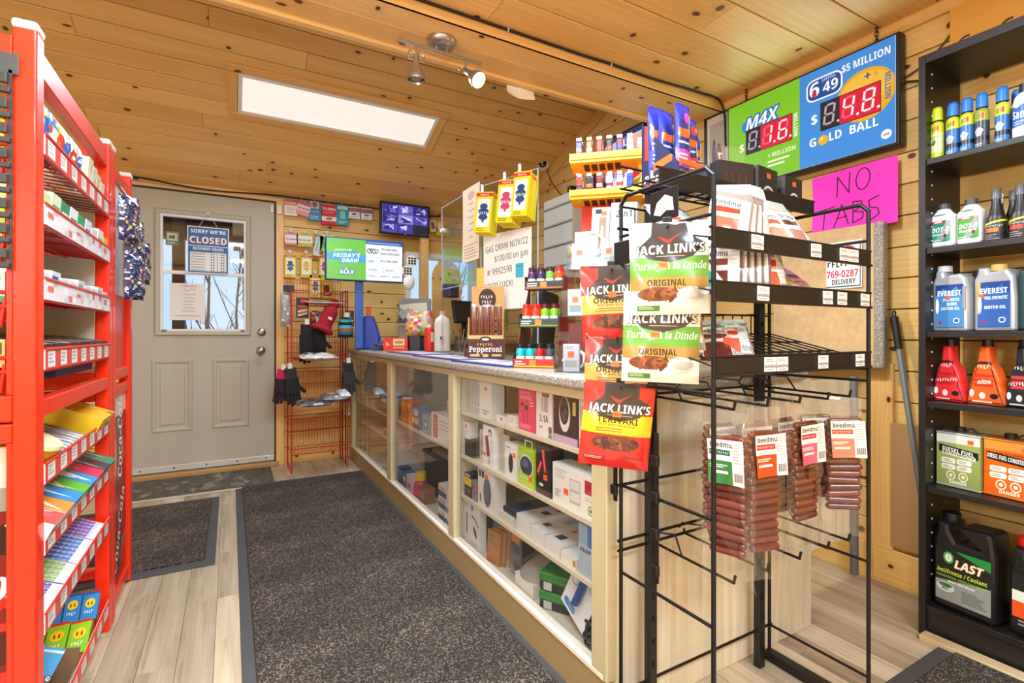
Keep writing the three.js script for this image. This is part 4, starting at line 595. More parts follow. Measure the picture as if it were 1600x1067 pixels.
// ---------------------------------------------------------------- lit lottery sign, pink notice, phone sign, poles
{
  const seg = (g, x, y, w, h, digit, on) => { const S = { '8': 'abcdefg', '7': 'abc', '6': 'acdefg', '4': 'bcfg', '1': 'bc' }[digit], t = w * .2; const bars = { a: [t, 0, w - 2 * t, t], g: [t, h / 2 - t / 2, w - 2 * t, t], d: [t, h - t, w - 2 * t, t], f: [0, t * .6, t, h / 2 - t], b: [w - t, t * .6, t, h / 2 - t], e: [0, h / 2 + t * .4, t, h / 2 - t], c: [w - t, h / 2 + t * .4, t, h / 2 - t] }; g.save(); g.translate(x, y); g.transform(1, 0, -.12, 1, w * .1, 0); for (const k of 'abcdefg') R(g, on ? (S.includes(k) ? '#fff4f6' : '#f0607c') : '#b4acb8', ...bars[k]); g.restore(); };
  const led = (g, x, y, w, h, digs) => { R(g, '#0c0a10', x - 3, y - 3, w + 6, h + 6); R(g, '#2a2430', x, y, w, h); const n = digs.length, dw = w / n; digs.forEach(([d, on], i) => { if (on) R(g, '#e01a3c', x + i * dw, y, dw, h); seg(g, x + i * dw + dw * .16, y + h * .1, dw * .6, h * .76, d, on); E(g, on ? '#fff' : '#cfc8d0', x + (i + .92) * dw, y + h * .84, h * .05); }); };
  const cell = SC.cell(760, 420, (g, w, h) => {
    const S = w / .765, X = (d) => (1.76 - d) * S * .765 / .766;
    R(g, '#3f8fe0', 0, 0, w, h); R(g, '#7fc62c', 0, 0, w * .497, h);
    T(g, 'M4X', 178, 118, 82, '#fff', { line: '#1f5fb4', lw: 16, italic: true, rot: -.04 }); E(g, '#2a86d8', 98, 128, 20, 26); T(g, 'M4X', 178, 118, 82, '#fff', { italic: true, rot: -.04, line: '#2a86d8', lw: 8 });
    led(g, 104, 150, 236, 118, [['1', 0], ['1', 1], ['6', 1]]); T(g, '$', 78, 228, 56, '#fff'); T(g, 'MILLION', 358, 208, 26, '#fff', { rot: PI / 2, max: 110 }); T(g, '+ MILLION', 290, 310, 28, '#eaf7da'); fine(g, 220, 330, 110, 40, 2, '#eaf7da');
    E(g, '#e9a92c', 650, 190, 112, 106); E(g, '#f0bd4a', 650, 168, 96, 70); R(g, '#3f8fe0', 757, 0, 10, h);
    g.strokeStyle = '#fff'; g.lineWidth = 7; g.fillStyle = '#174f9e'; g.beginPath(); g.roundRect(412, 42, 148, 92, 30); g.fill(); g.stroke(); T(g, '6', 444, 84, 88, '#fff'); E(g, '#d92a34', 444, 106, 11); T(g, '49', 514, 92, 60, '#fff'); T(g, 'LOTTO', 506, 56, 18, '#cfe2fa');
    T(g, '$5 MILLION', 652, 48, 42, '#fff', { max: 186 }); T(g, '+', 660, 116, 52, '#174f9e'); T(g, 'MILLION', 732, 186, 28, '#2a6bb0', { rot: PI / 2, max: 108 }); T(g, '5/5', 690, 116, 16, '#c98a1a', { rot: PI / 2 });
    led(g, 474, 158, 232, 118, [['1', 0], ['4', 1], ['8', 1]]); T(g, '$', 444, 218, 58, '#fff'); T(g, 'G', 438, 318, 50, '#fff'); E(g, '#e4b23a', 482, 320, 22); E(g, '#f6dc8a', 476, 312, 8); T(g, 'LD  BALL', 602, 316, 50, '#fff', { max: 198 }); E(g, '#f2f4f6', 728, 378, 19); T(g, '649', 728, 378, 13, '#46525e');
  });
  const t = thing('lottery_sign', 'wide lit lottery sign, green and blue with red digits', 'sign', [2.30, 2.005, 1.365], LEFT + .0);
  part('housing', [rb(.786, .45, .05, .006, 0, 0, -.03)], M('#17171a', .45), t); part('lit_face', printed(.762, .425, cell, .003), SC.mat(.3, { emissive: new THREE.Color(.48, .48, .48), emissiveMap: SC.t, color: new THREE.Color(.3, .3, .3) }), t);
  for (const x of [-.30, .30]) part('chain', Array.from({ length: 5 }, (_, i) => turned(new THREE.TorusGeometry(.007, .0016, 5, 10), 0, i % 2 ? PI / 2 : 0).scale(1, 1.5, 1).translate(x, .235 + i * .016, -.03)), M('#3a3a3c', .4, .8), t);
  const gl = new THREE.RectAreaLight(new THREE.Color().setRGB(.5, .75, .6), 1.4, .76, .42); gl.name = 'sign_glow'; gl.position.z = .012; gl.rotation.y = PI; t.add(gl);
  const pink = SC.cell(330, 260, (g, w, h) => { R(g, '#ff2fc0', 0, 0, w, h); const pen = (pts) => { g.strokeStyle = '#3a1030'; g.lineWidth = 5; g.lineCap = 'round'; g.lineJoin = 'round'; g.beginPath(); pts.forEach(([x, y], i) => i ? g.lineTo(x, y) : g.moveTo(x, y)); g.stroke(); }; pen([[98, 104], [108, 24], [148, 98], [158, 18]]); g.beginPath(); g.strokeStyle = '#3a1030'; g.lineWidth = 5; g.ellipse(206, 58, 26, 42, .15, 0, 7); g.stroke(); pen([[10, 152], [86, 142]]); pen([[48, 148], [44, 232]]); pen([[84, 232], [116, 140], [140, 226]]); pen([[94, 196], [134, 192]]); pen([[162, 140], [158, 226], [196, 214], [200, 190], [164, 180], [196, 164], [196, 144], [162, 140]]); pen([[262, 140], [224, 152], [226, 178], [256, 188], [262, 212], [232, 228], [214, 218]]); T(g, 'Corr', 90, 250, 24, '#3a1030', { plain: 1, italic: true }); });
  solo('pink_notice', paper(.34, .27, pink, .02, 10), SC.mat(.55), 'bright pink handwritten NO TABS notice under the lottery sign', 'notice', [2.335, 1.61, 1.155], LEFT).rotation.x = -.02;
  const ph = SB.cell(200, 180, (g, w, h) => { R(g, '#f1f0ee', 0, 0, w, h); g.strokeStyle = '#1c1c1c'; g.lineWidth = 4; g.strokeRect(8, 8, w - 16, h - 16); E(g, '#d8204a', 130, 40, 40, 22); Z(g, 5, 86, 84, 36, '#1c1c1c'); T(g, '769-0287', 104, 124, 38, '#d01f35', { max: 170 }); T(g, 'DELIVERY', 110, 154, 26, '#1c1c1c', { max: 150 }); });
  solo('phone_sign', printed(.16, .20, ph, .002), SB.mat(.4), 'white delivery sign with a red phone number on the counter flap', 'sign', [2.278, 1.325, 1.175], LEFT);
  const pole = (label, a, b, r, c, grip) => { const t = thing('broom_handle', label, 'handle'); part('shaft', rod(a, b, r, 10), c, t); if (grip) { part('grip', rod(b.clone().lerp(a, .12), b, r * 1.25, 10), M('#1c1c1e', .5), t); part('hook_ring', new THREE.TorusGeometry(.012, .003, 6, 12).translate(b.x, b.y + .012, b.z), M('#1c1c1e', .5), t); } };
  pole('grey mop handle with black grip leaning beside the bookcase', P(2.27, .02, .835), P(2.325, 1.10, 1.0), .011, M('#8c9296', .4, .4), true);
  pole('flat grey pole standing behind the sausage packs', P(2.29, .02, 1.13), P(2.325, .85, 1.15), .016, M('#767472', .5), false);
  solo('cardboard_sheet', rb(.012, .50, .13, .002, 2.345, .42, -.955), M('#b08a5c', .8), 'brown cardboard sheet propped on the wall beside the bookcase', 'cardboard');
  const orn = SB.cell(200, 160, (g, w, h) => { R(g, '#e3a743', 0, 0, w, h); g.strokeStyle = '#3a2412'; g.lineWidth = 4; for (let i = 0; i < 5; i++) { g.beginPath(); g.arc(30 + i * 34, 100 + (i % 2) * 18, 16, 0, 5); g.stroke(); } });
  solo('wooden_sign', printed(.34, .30, orn, .016), SB.mat(.5), 'yellow wooden plaque with dark scrolls above the bookcase', 'sign', [XW - .012, 2.13, .66], LEFT);
}

// ---------------------------------------------------------------- red wire stand by the door with gloves and hats
{
  const r = thing('wire_stand', 'red wire stand with gloves and hats beside the door', 'stand'), m = M('#cf1d16', .4, .1);
  const x0 = .392, x1 = .79, d0 = 4.0, d1 = 4.29;
  for (const [x, d] of [[x0, d0], [x1, d0], [x0, d1], [x1, d1]]) part('post', rod(P(x, 0, d), P(x, 1.37, d), .005), m, r);
  for (const y of [.02, .7, 1.36]) for (const x of [x0, x1]) part('side_bar', rod(P(x, y, d0), P(x, y, d1), .004), m, r);
  for (const y of [.14, .515, .84, 1.24]) {
    const w = []; for (let i = 0; i <= 18; i++) { const x = x0 + (x1 - x0) * i / 18; w.push(rod(P(x, y, d0), P(x, y + .02, d1 - .01), .0018, 5), rod(P(x, y + .02, d1 - .01), P(x, y + .22, d1 - .01), .0018, 5), rod(P(x, y - .005, d0 - .004), P(x, y + .04, d0 - .004), .0014, 5)); }
    for (const [yy, dd] of [[y + .04, d0 - .004], [y, d0 - .004], [y + .01, (d0 + d1) / 2], [y + .22, d1 - .01], [y + .12, d1 - .01]]) w.push(rod(P(x0, yy, dd), P(x1, yy, dd), .003, 6));
    part('wire_basket', w, m, r);
  }
  const hang = (x, y, d, w, h, t, c, o) => pouch(w, h, t, SA.swatch(c), o);
  const fab = SA.mat(.95);
  const glove = (label, x, y, d, s, c, cuff, rot = 0) => {
    const t = thing('glove', label, 'glove', [x, y, d], 0, 'gloves hung on the red stand'); t.rotation.z = rot;
    const hand = [rb(.085 * s, .11 * s, .028, .012, 0, -.13 * s, 0)]; [-.032, -.011, .011, .032].forEach((fx, i) => hand.push(turned(new THREE.CapsuleGeometry(.0105 * s, [.05, .062, .058, .042][i] * s, 4, 8), 0, 0, fx * 2).translate(fx * s, -(.21 + [.0, .006, .004, -.006][i]) * s, 0))); hand.push(turned(new THREE.CapsuleGeometry(.012 * s, .05 * s, 4, 8), 0, 0, .7).translate(.05 * s, -.155 * s, 0)); part('hand', hand, M(c, .95), t); part('cuff', rb(.07 * s, .075 * s, .03, .012, 0, -.05 * s, 0), M(cuff, .95), t); part('tag', rb(.03, .04, .002, .001, 0, .0, .018), M('#e6e2d8', .6), t); return t;
  };
  glove('black glove with a pink cuff tag hanging on the stand post', .375, .80, 3.96, 1.15, '#26262a', '#34343a', .12);
  glove('dark plum glove hanging behind the black one on the post', .335, .79, 3.99, 1.05, '#33222e', '#d02a55', -.1);
  glove('charcoal glove with red trim hanging at the counter side', .785, .83, 3.95, 1.05, '#37373b', '#2c2c30', .05);
  glove('black glove hanging in the middle of the stand', .49, 1.12, 3.955, 1.2, '#1d1d20', '#252528', 0);
  glove('black glove hanging behind the red hat', .57, 1.13, 3.965, 1.15, '#222226', '#2a2a2e', .04);
  const hat = thing('knit_hat', 'red knitted hat hanging on the stand', 'hat', [.655, 1.20, 3.93], .2); hat.rotation.z = -.45; part('crown', lathe([[0, .045], [.03, .04], [.05, .015], [.055, -.03], [.052, -.1], [.066, -.14]], 20), M('#9c1424', .95), hat); part('brim', turned(new THREE.TorusGeometry(.066, .018, 10, 24), PI / 2).translate(0, -.15, 0), M('#a31726', .95), hat); part('pompom', new THREE.IcosahedronGeometry(.042, 2).translate(0, .06, 0), M('#a8182a', 1), hat); part('label', rb(.03, .02, .002, .001, .0, -.06, .056), M('#e9dccb', .7), hat);
  const st = SA.cell(60, 90, (g, w, h) => { ['#1d2c3a', '#2f9aa8', '#17181c', '#3fb3bd', '#b8502f', '#1f6f8a', '#16171a'].forEach((c, i) => R(g, c, 0, i * h / 7, w, h / 7 + 1)); });
  const hat2 = thing('knit_hat', 'teal striped knitted hat beside the red hat', 'hat', [.765, 1.165, 3.95]); part('crown', planar(lathe([[0, .0], [.03, -.008], [.05, -.04], [.056, -.1], [.055, -.16]], 18), st, -.06, .06, -.16, 0, -2), fab, hat2); part('tag', rb(.035, .035, .002, .001, .0, .01, .05), M('#d9cfae', .6), hat2);
  const mitt = thing('mitten_pack', 'orange lettered glove pack at the upper left of the stand', 'pack', [.465, 1.30, 3.985]); part('card', carton(.085, .15, .012, SA.cell(90, 150, (g, w, h) => { R(g, '#1d1c20', 0, 0, w, h); R(g, '#e8622a', 8, 60, 74, 10); for (let i = 0; i < 4; i++) PG(g, ['#e8622a', '#f2efe8'][i % 2], [[10, 86 + i * 14], [80, 74 + i * 12], [80, 82 + i * 12], [10, 96 + i * 14]]); R(g, '#e9342a', 30, 14, 50, 22); }), 0).translate(0, -.15, 0), SA.mat(.5), mitt); part('peg', rod(new THREE.Vector3(0, .0, .0), new THREE.Vector3(0, .01, -.05), .002), M('#999', .4), mitt);
  const bag = (label, x, y, d, w, h, t, c, turn = 0, o) => solo('plastic_bag_pack', pouch(w, h, t, SA.cell(40, 60, (g, W, H) => { R(g, c, 0, 0, W, H); for (let i = 0; i < 14; i++) R(g, ['#f4f2ee', '#9aa0a0', '#cdbfae'][i % 3], rnd() * W, rnd() * H, rr(3, 14), rr(2, 8)); }), o), SA.mat(.35), label, 'pack', [x, y, d], turn, 'bagged gloves on the red stand');
  bag('clear bag of grey gloves hanging left of the stand', .352, 1.335, 4.02, .075, .25, .05, '#a6a59f', .3); 
  solo('card_header', rb(.075, .05, .006, .003, .372, 1.365, -4.0), M('#1a2a36', .5), 'tilted dark blue card at the top left of the stand', 'card').rotation.z = 0;
  bag('brown patterned glove pack next to the red hat', .60, 1.20, 3.975, .07, .11, .03, '#7a7468'); bag('small red and grey glove pack hanging in the stand', .545, 1.205, 3.975, .06, .10, .03, '#8a3a3c'); bag('white and grey mitten pack at the right of the stand', .80, 1.21, 3.96, .06, .12, .04, '#5a5548');
  const lie = (label, x, y, d, w, l, h, c) => { const s = solo('plastic_bag_pack', pouch(w, l, h, SA.cell(50, 40, (g, W, H) => { R(g, c, 0, 0, W, H); for (let i = 0; i < 18; i++) R(g, ['#efece6', '#7d8286', '#b9a898', '#3c3c40'][i % 4], rnd() * W, rnd() * H, rr(3, 16), rr(2, 6)); })), SA.mat(.3), label, 'pack', [x, y, d], 0, 'bagged gloves on the red stand'); s.rotation.x = -PI / 2 + .08; return s; };
  lie('clear bag lying in the second basket of the red stand', .56, .875, 4.0, .26, .22, .05, '#d9cfc4'); lie('grey sock pack lying in the third basket of the stand', .53, .54, 4.0, .24, .22, .04, '#5f6468'); lie('black and white glove pack lying in the third basket', .665, .57, 4.01, .16, .2, .05, '#8a8b8e'); lie('white glove pack on the right of the third basket', .745, .585, 4.02, .09, .18, .06, '#dfe0e4'); lie('grey pack lying in the top basket of the stand', .62, 1.275, 4.07, .28, .18, .03, '#b9b4ae');
  solo('pink_bag', pouch(.16, .11, .08, SA.swatch('#e0449a')), SA.mat(.35), 'pink plastic bag on the floor side behind the counter end', 'bag', [.905, .58, 4.31]);
  const bs = thing('black_wire_stand', 'small black wire frame behind the red stand', 'stand'); part('frame', wire([P(.80, .70, 4.12), P(.80, 1.37, 4.12), P(.80, 1.37, 4.25), P(.80, .70, 4.25)], .004), BLK, bs); part('cross_wires', [.72, .8, .87, 1.0, 1.2].map((y) => rod(P(.80, y, 4.12), P(.80, y, 4.25), .003)), BLK, bs); part('leg', rod(P(.80, 0, 4.12), P(.80, .7, 4.12), .004), BLK, bs); part('leg', rod(P(.80, 0, 4.25), P(.80, .7, 4.25), .004), BLK, bs);
}

// ---------------------------------------------------------------- goods inside the display counter (all face the aisle)
const art5 = (w, h, bg, fn) => SB.cell(w, h, (g) => { R(g, bg, 0, 0, w, h); fn(g, w, h); });
function stock(name, label, cat, d0, d1, y, h, depth, front, side, o = {}) {   // stands on the shelf y between depths d0..d1
  const w = Math.abs(d1 - d0) - .003, t = solo(name, carton(w, h, depth, front, side, o), (front.s ?? SA).mat(o.rough ?? .4), label, cat, [o.x ?? .905, y + .0005, (d0 + d1) / 2], LEFT + (o.turn ?? 0), o.group);
  return t;
}
{
  const S1 = .69, S2 = .495, S3 = .32, S4 = .116, H = 'gadgets in the display counter';
  // upper shelf
  [[2.04, 2.044], [1.965, 2.02], [1.90, 1.955]].forEach(([a, b], i) => { if (!i) b = a + .005; });
  ['first slim clear pack beside the counter stile, upper shelf', 'second slim clear pack from the stile, upper shelf', 'third slim clear pack from the stile, upper shelf'].forEach((l, i) => { const d = 2.0 - i * .062; const t = thing('blister_pack', l, 'pack', [.905, S1 + .0005, d], LEFT, H); part('card', carton(.05, .142, .003, art5(50, 140, '#d3d8da', (g, w, h) => { R(g, '#b9c4cc', 8, 20, 34, 70); E(g, ['#d98a7a', '#8aa0b8', '#b8788a'][i], 25, 100, 10, 8); fine(g, 8, 116, 34, 18, 2, '#99a'); }), 0).translate(0, 0, -.02), SB.mat(.4), t); part('clear_blister', rb(.044, .12, .018, .006, 0, .072, -.010), FILM, t); });
  stock('gadget_box', 'tall plain white charger box, upper shelf', 'box', 1.775, 1.885, S1, .145, .06, art5(90, 140, '#e6e4de', (g, w, h) => { sticker(g, 38, 20, 20); fine(g, 24, 108, 50, 22, 2, '#8a8a86'); }), 0, { group: H });
  stock('gadget_box', 'tiny white adapter box lying on the upper shelf', 'box', 1.66, 1.735, S1, .028, .05, art5(60, 24, '#e9e6de', (g) => { E(g, '#8a7a5a', 34, 12, 6, 5); }), 0, { group: H });
  stock('gadget_box', 'small white box beside the pink earphone box', 'box', 1.575, 1.64, S1, .04, .07, art5(60, 36, '#e3e2de', (g) => fine(g, 8, 8, 40, 18, 2, '#bbb')), 0, { group: H });
  solo('leather_pouch', rb(.13, .14, .03, .012, 0, .072, 0), M('#4a2f26', .6), 'dark brown leather phone pouch at the back of the upper shelf', 'pouch', [1.06, S1, 1.70], LEFT);
  stock('gadget_box', 'bright pink earphone box, upper shelf', 'box', 1.445, 1.56, S1, .147, .035, art5(110, 145, '#e0356c', (g, w, h) => { Z(g, 9, 44, 14, 13, '#f6b9cc', { max: 80 }); R(g, '#ee7fa2', 8, 24, 78, 14); E(g, '#3a1624', 24, 56, 9, 7); E(g, '#3a1624', 52, 64, 12, 9); R(g, '#3a1624', 32, 66, 3, 46); R(g, '#3a1624', 58, 72, 3, 40); fine(g, 72, 40, 30, 20, 2, '#f6b9cc'); fine(g, 8, 122, 90, 14, 2, '#f3a3bb'); }), 0, { group: H });
  stock('gadget_box', 'white 3.1A car charger box, upper shelf', 'box', 1.342, 1.442, S1, .147, .035, art5(110, 145, '#e8e8e6', (g, w, h) => { R(g, '#8f5a6a', 40, 4, 48, 12); R(g, '#a9adb2', 36, 18, 44, 46); R(g, '#c6c9cc', 42, 20, 14, 44); T(g, '3.1A', 52, 86, 30, '#1f2226'); T(g, '++', 32, 116, 22, '#2a2d31'); R(g, '#9a4a5a', 84, 108, 22, 22); R(g, '#5a8a5a', 84, 132, 22, 12); }), 0, { group: H });
  stock('gadget_box', 'dark box with a white oval speaker, upper shelf', 'box', 1.207, 1.338, S1, .147, .05, art5(130, 145, '#2b2836', (g, w, h) => { E(g, '#e6e3e0', 62, 56, 30, 54); E(g, '#2a2834', 60, 46, 24, 42); for (let i = 0; i < 18; i++) E(g, ['#4d4a5c', '#6b6880'][i % 2], 46 + rnd() * 28, 16 + rnd() * 60, 4); R(g, '#c9a8c4', 0, 122, w, 23); R(g, '#d7c36a', 104, 14, 16, 40); }), 0, { group: H });
  stock('gadget_box', 'white box with a lilac panel at the near end, upper shelf', 'box', 1.10, 1.203, S1, .147, .05, art5(100, 145, '#e2dcdf', (g, w, h) => { R(g, '#c9b2c2', 6, 20, 60, 60); R(g, '#4a4450', 44, 26, 12, 40); R(g, '#c4475a', 4, 116, 80, 4); fine(g, 10, 124, 60, 14, 2, '#9a949a'); }), 0, { group: H });
  // second shelf
  stock('gadget_box', 'small white box on a black tray, second shelf', 'box', 2.0, 2.04, S2 + .075, .07, .05, art5(50, 80, '#dfdcd8', (g) => { sticker(g, 10, 8, 26); fine(g, 8, 40, 34, 24, 3, '#aaa'); }), 0, { group: H });
  { const t = thing('mesh_tray', 'black mesh tray beside the stile, second shelf', 'tray', [.985, S2, 2.0], LEFT); part('body', [bx(.08, .004, .15, 0, .004, 0), bx(.004, .07, .15, -.04, .035, 0), bx(.004, .07, .15, .04, .035, 0), bx(.08, .07, .004, 0, .035, .075), bx(.08, .07, .004, 0, .035, -.075)], M('#1f2324', .5), t); part('cover', bx(.084, .004, .154, 0, .072, 0), M('#2a2e2f', .5), t); }
  { const t = thing('blister_pack', 'clear pack leaning beside the red charger box', 'pack', [.91, S2, 1.905], LEFT, H); part('card', carton(.06, .13, .003, art5(50, 120, '#cfcac2', (g) => { R(g, '#a9a49c', 10, 20, 28, 50); R(g, '#c78a92', 12, 78, 24, 18); }), 0).translate(0, 0, -.02), SB.mat(.4), t); part('clear_blister', rb(.054, .11, .018, .006, 0, .066, -.010), FILM, t); }
  stock('gadget_box', 'white box with a dark red charger picture, second shelf', 'box', 1.755, 1.852, S2, .165, .045, art5(95, 160, '#ebe9e6', (g, w, h) => { E(g, '#4a4448', 62, 26, 16, 14); E(g, '#ebe9e6', 62, 30, 9, 8); g.save(); g.translate(40, 80); g.rotate(-.25); R(g, '#8c1f38', -13, -40, 26, 80); R(g, '#c05a70', -4, -34, 6, 60); g.restore(); R(g, '#333', 52, 118, 5, 30); sticker(g, 6, 108, 18); }), 0, { group: H, rough: .2 });
  { const t = thing('blister_pack', 'empty looking clear plastic pack in the middle, second shelf', 'pack', [.915, S2, 1.71], LEFT, H); part('clear_blister', rb(.07, .15, .03, .008, 0, .076, -.015), FILM, t); part('card', bx(.06, .14, .002, 0, .072, -.02), M('#c9c1b0', .5), t); }
  stock('gadget_box', 'white box with a black fitness band, second shelf', 'box', 1.577, 1.665, S2, .128, .05, art5(90, 120, '#e9e7e3', (g, w, h) => { E(g, '#17181b', 48, 66, 17, 34); E(g, '#3a3d42', 48, 66, 9, 24); sticker(g, 62, 28, 22); fine(g, 8, 10, 40, 10, 1, '#999'); }), 0, { group: H });
  { const t = stock('gadget_box', 'lime green headphone box with a hanging tab, second shelf', 'box', 1.452, 1.562, S2, .135, .055, art5(110, 140, '#a5c81e', (g, w, h) => { E(g, '#cfd5da', 54, 66, 48, 42); E(g, '#3a4152', 54, 66, 42, 34); E(g, '#5d6880', 48, 58, 22, 14); R(g, '#b4d62a', 0, 96, w, 44); fine(g, 10, 104, 60, 12, 2, '#dfeb9a'); sticker(g, 74, 100, 22); }), 0, { group: H }); part('hang_tab', [rb(.05, .004, .003, .001, 0, .158, -.01), rb(.004, .024, .003, .001, -.023, .147, -.01), rb(.004, .024, .003, .001, .023, .147, -.01)], M('#dfe3dc', .3), t); }
  stock('gadget_box', 'black box with red sport earphones, second shelf', 'box', 1.35, 1.443, S2, .165, .05, art5(95, 160, '#1c1c20', (g, w, h) => { g.save(); g.translate(52, 50); g.rotate(-.2); R(g, '#c8202c', -9, -36, 18, 72); R(g, '#e9a7a4', -3, -34, 4, 64); g.restore(); g.save(); g.translate(22, 76); g.rotate(.5); R(g, '#c8202c', -8, -24, 16, 48); R(g, '#e9a7a4', -2, -22, 4, 40); g.restore(); sticker(g, 48, 92, 24); E(g, '#e6e6e6', 34, 128, 14, 5); R(g, '#4a1a1e', 0, 142, w, 18); }), 0, { group: H });
  stock('gadget_box', 'large white charger box with a red square, second shelf', 'box', 1.10, 1.342, S2, .125, .07, art5(230, 120, '#e7e5dd', (g, w, h) => { R(g, '#b6b4ac', 88, 30, 52, 70); R(g, '#dcdad2', 92, 34, 44, 26); R(g, '#dcdad2', 92, 66, 44, 26); R(g, '#b0242c', 160, 18, 40, 38); fine(g, 14, 14, 60, 30, 4, '#9a988f', .3); sticker(g, 58, 66, 24); fine(g, 14, 76, 30, 24, 4, '#888'); E(g, '#9ab03a', 186, 98, 14); E(g, '#e7e5dd', 186, 98, 9); E(g, '#4a4a46', 186, 98, 5); fine(g, 162, 62, 40, 14, 2, '#b9b7ae'); }), 0, { group: H });
  solo('gadget_pouch', rb(.1, .13, .03, .01, 0, .066, 0), M('#7c2032', .6), 'dark red pouch behind the large white charger box', 'pouch', [1.03, S2, 1.16], LEFT);
  // third shelf
  stock('gadget_box', 'black and yellow box beside the stile, third shelf', 'box', 1.965, 2.04, S3, .10, .05, art5(80, 100, '#26262a', (g, w, h) => { R(g, '#e6c51e', 0, 18, w, 34); Z(g, 3, 38, 30, 14, '#222'); E(g, '#d23a5a', 56, 72, 10); R(g, '#b9b9b4', 8, 2, 56, 12); fine(g, 6, 62, 34, 26, 3, '#777'); }), 0, { group: H });
  stock('gadget_box', 'small busy print box next to the speaker box, third shelf', 'box', 1.915, 1.96, S3, .085, .05, art5(50, 90, '#8d8790', (g, w, h) => { for (let i = 0; i < 16; i++) R(g, ['#2f2f38', '#cfcad2', '#b04a52', '#5a5a6a'][i % 4], rnd() * w, rnd() * h, rr(5, 14), rr(5, 16)); sticker(g, 26, 26, 20); }), 0, { group: H });
  stock('gadget_box', 'white box with a grey oval fabric speaker, third shelf', 'box', 1.745, 1.90, S3, .165, .05, art5(150, 160, '#e3e0d8', (g, w, h) => { E(g, '#5a5e66', 84, 94, 34, 56); E(g, '#6f747d', 80, 86, 24, 44); for (const x of [10, 36]) R(g, '#3a3a3e', x, 18, 20, 26); sticker(g, 66, 26, 24); R(g, '#44444a', 18, 110, 10, 34); }), 0, { group: H });
  const flat = (label, d0, d1, h, dep, c, fn, x) => solo('gadget_box', carton(d1 - d0, h, dep, c, 0, { top: art5(120, 110, '#dfdcd4', fn) }), SB.mat(.35), label, 'box', [x ?? .905, S3 + .0005, (d0 + d1) / 2], LEFT, H);
  flat('flat white packet lying beside the speaker box, third shelf', 1.60, 1.72, .03, .2, SB.swatch('#d9d4ca'), (g) => { R(g, '#5a4a42', 10, 10, 70, 50); });
  { const t = solo('gadget_box', carton(.13, .02, .2, SB.swatch('#23262c'), 0, { top: art5(90, 90, '#4a4540', (g, w, h) => { R(g, '#2f4a7a', 0, 60, w, 20); fine(g, 8, 8, 60, 36, 3, '#6f6a62'); }) }), SB.mat(.3), 'dark flat case leaning on the packet, third shelf', 'box', [.915, S3 + .031, 1.63], LEFT, H); t.rotation.z = .0; }
  flat('white cable box lying on the third shelf, farthest of three', 1.482, 1.575, .062, .19, SB.swatch('#e2e0da'), (g) => { sticker(g, 70, 18, 24); R(g, '#4a4238', 52, 50, 44, 16); fine(g, 10, 70, 50, 20, 3, '#b9b5ac'); });
  flat('white cable box lying on the third shelf, middle of three', 1.392, 1.478, .048, .19, SB.swatch('#e2e0da'), (g) => { R(g, '#4a4238', 10, 70, 44, 16); R(g, '#b9b5ae', 40, 16, 50, 30); fine(g, 60, 66, 40, 24, 3, '#b9b5ac'); });
  flat('white cable box marked 15A on the third shelf, nearest of three', 1.30, 1.388, .045, .19, SB.swatch('#e2e0da'), (g) => { sticker(g, 24, 40, 24); R(g, '#4a4238', 30, 78, 50, 18); T(g, '15A', 82, 34, 24, '#444'); });
  flat('small white box with a gold corner, third shelf', 1.215, 1.296, .03, .1, art5(80, 30, '#e6e3da', (g) => R(g, '#b08a2a', 62, 6, 14, 18)), (g) => fine(g, 10, 20, 60, 20, 2, '#bbb'));
  stock('gadget_box', 'blue and grey adaptor box at the near end, third shelf', 'box', 1.10, 1.205, S3, .15, .05, art5(95, 150, '#8fa3b8', (g, w, h) => { R(g, '#456fa8', 40, 0, 55, 60); T(g, 'A', 66, 30, 22, '#e6edf5'); R(g, '#a9b7c6', 0, 60, w, 90); T(g, 'ADAPTOR', 48, 74, 18, '#20262e', { max: 84 }); }), 0, { group: H });
  // bottom deck
  stock('gadget_box', 'white pack with a small figure beside the stile, bottom shelf', 'box', 1.985, 2.04, S4, .185, .03, art5(60, 190, '#d7d4d2', (g) => { E(g, '#8d8a8c', 30, 70, 12, 18); R(g, '#77747a', 22, 86, 16, 60); fine(g, 8, 14, 40, 16, 2, '#999'); }), 0, { group: H });
  stock('gadget_box', 'white pack with a black cable picture, bottom shelf', 'box', 1.88, 1.98, S4, .19, .03, art5(90, 190, '#dcdad8', (g, w, h) => { g.strokeStyle = '#26262a'; g.lineWidth = 7; g.beginPath(); g.moveTo(14, 60); g.quadraticCurveTo(50, 60, 76, 90); g.stroke(); E(g, '#2c2c32', 46, 120, 10, 26, -.6); R(g, '#3a78b4', 10, 14, 18, 22); fine(g, 10, 158, 60, 22, 3, '#aaa'); }), 0, { group: H });
  stock('gadget_box', 'blue box behind the brown cardboard bundle, bottom shelf', 'box', 1.80, 1.87, S4, .17, .05, SB.swatch('#2f7fb0'), 0, { group: H, x: .96 });
  ['first', 'second', 'third'].forEach((n, i) => { const t = solo('cardboard_sleeve', carton(.085, .125 + i * .008, .012, art5(40, 60, '#a57a45', (g, w, h) => { R(g, '#c26a2a', 4, 40, 24, 10); fine(g, 4, 6, 28, 20, 3, '#8a6236'); }), 0), SB.mat(.7), n + ' brown cardboard sleeve of the leaning bundle, bottom shelf', 'sleeve', [.91 + i * .016, S4 + .001, 1.775 - i * .012], LEFT + .15, 'cardboard sleeves in the counter'); t.rotation.order = 'YXZ'; t.rotation.x = -.06; });
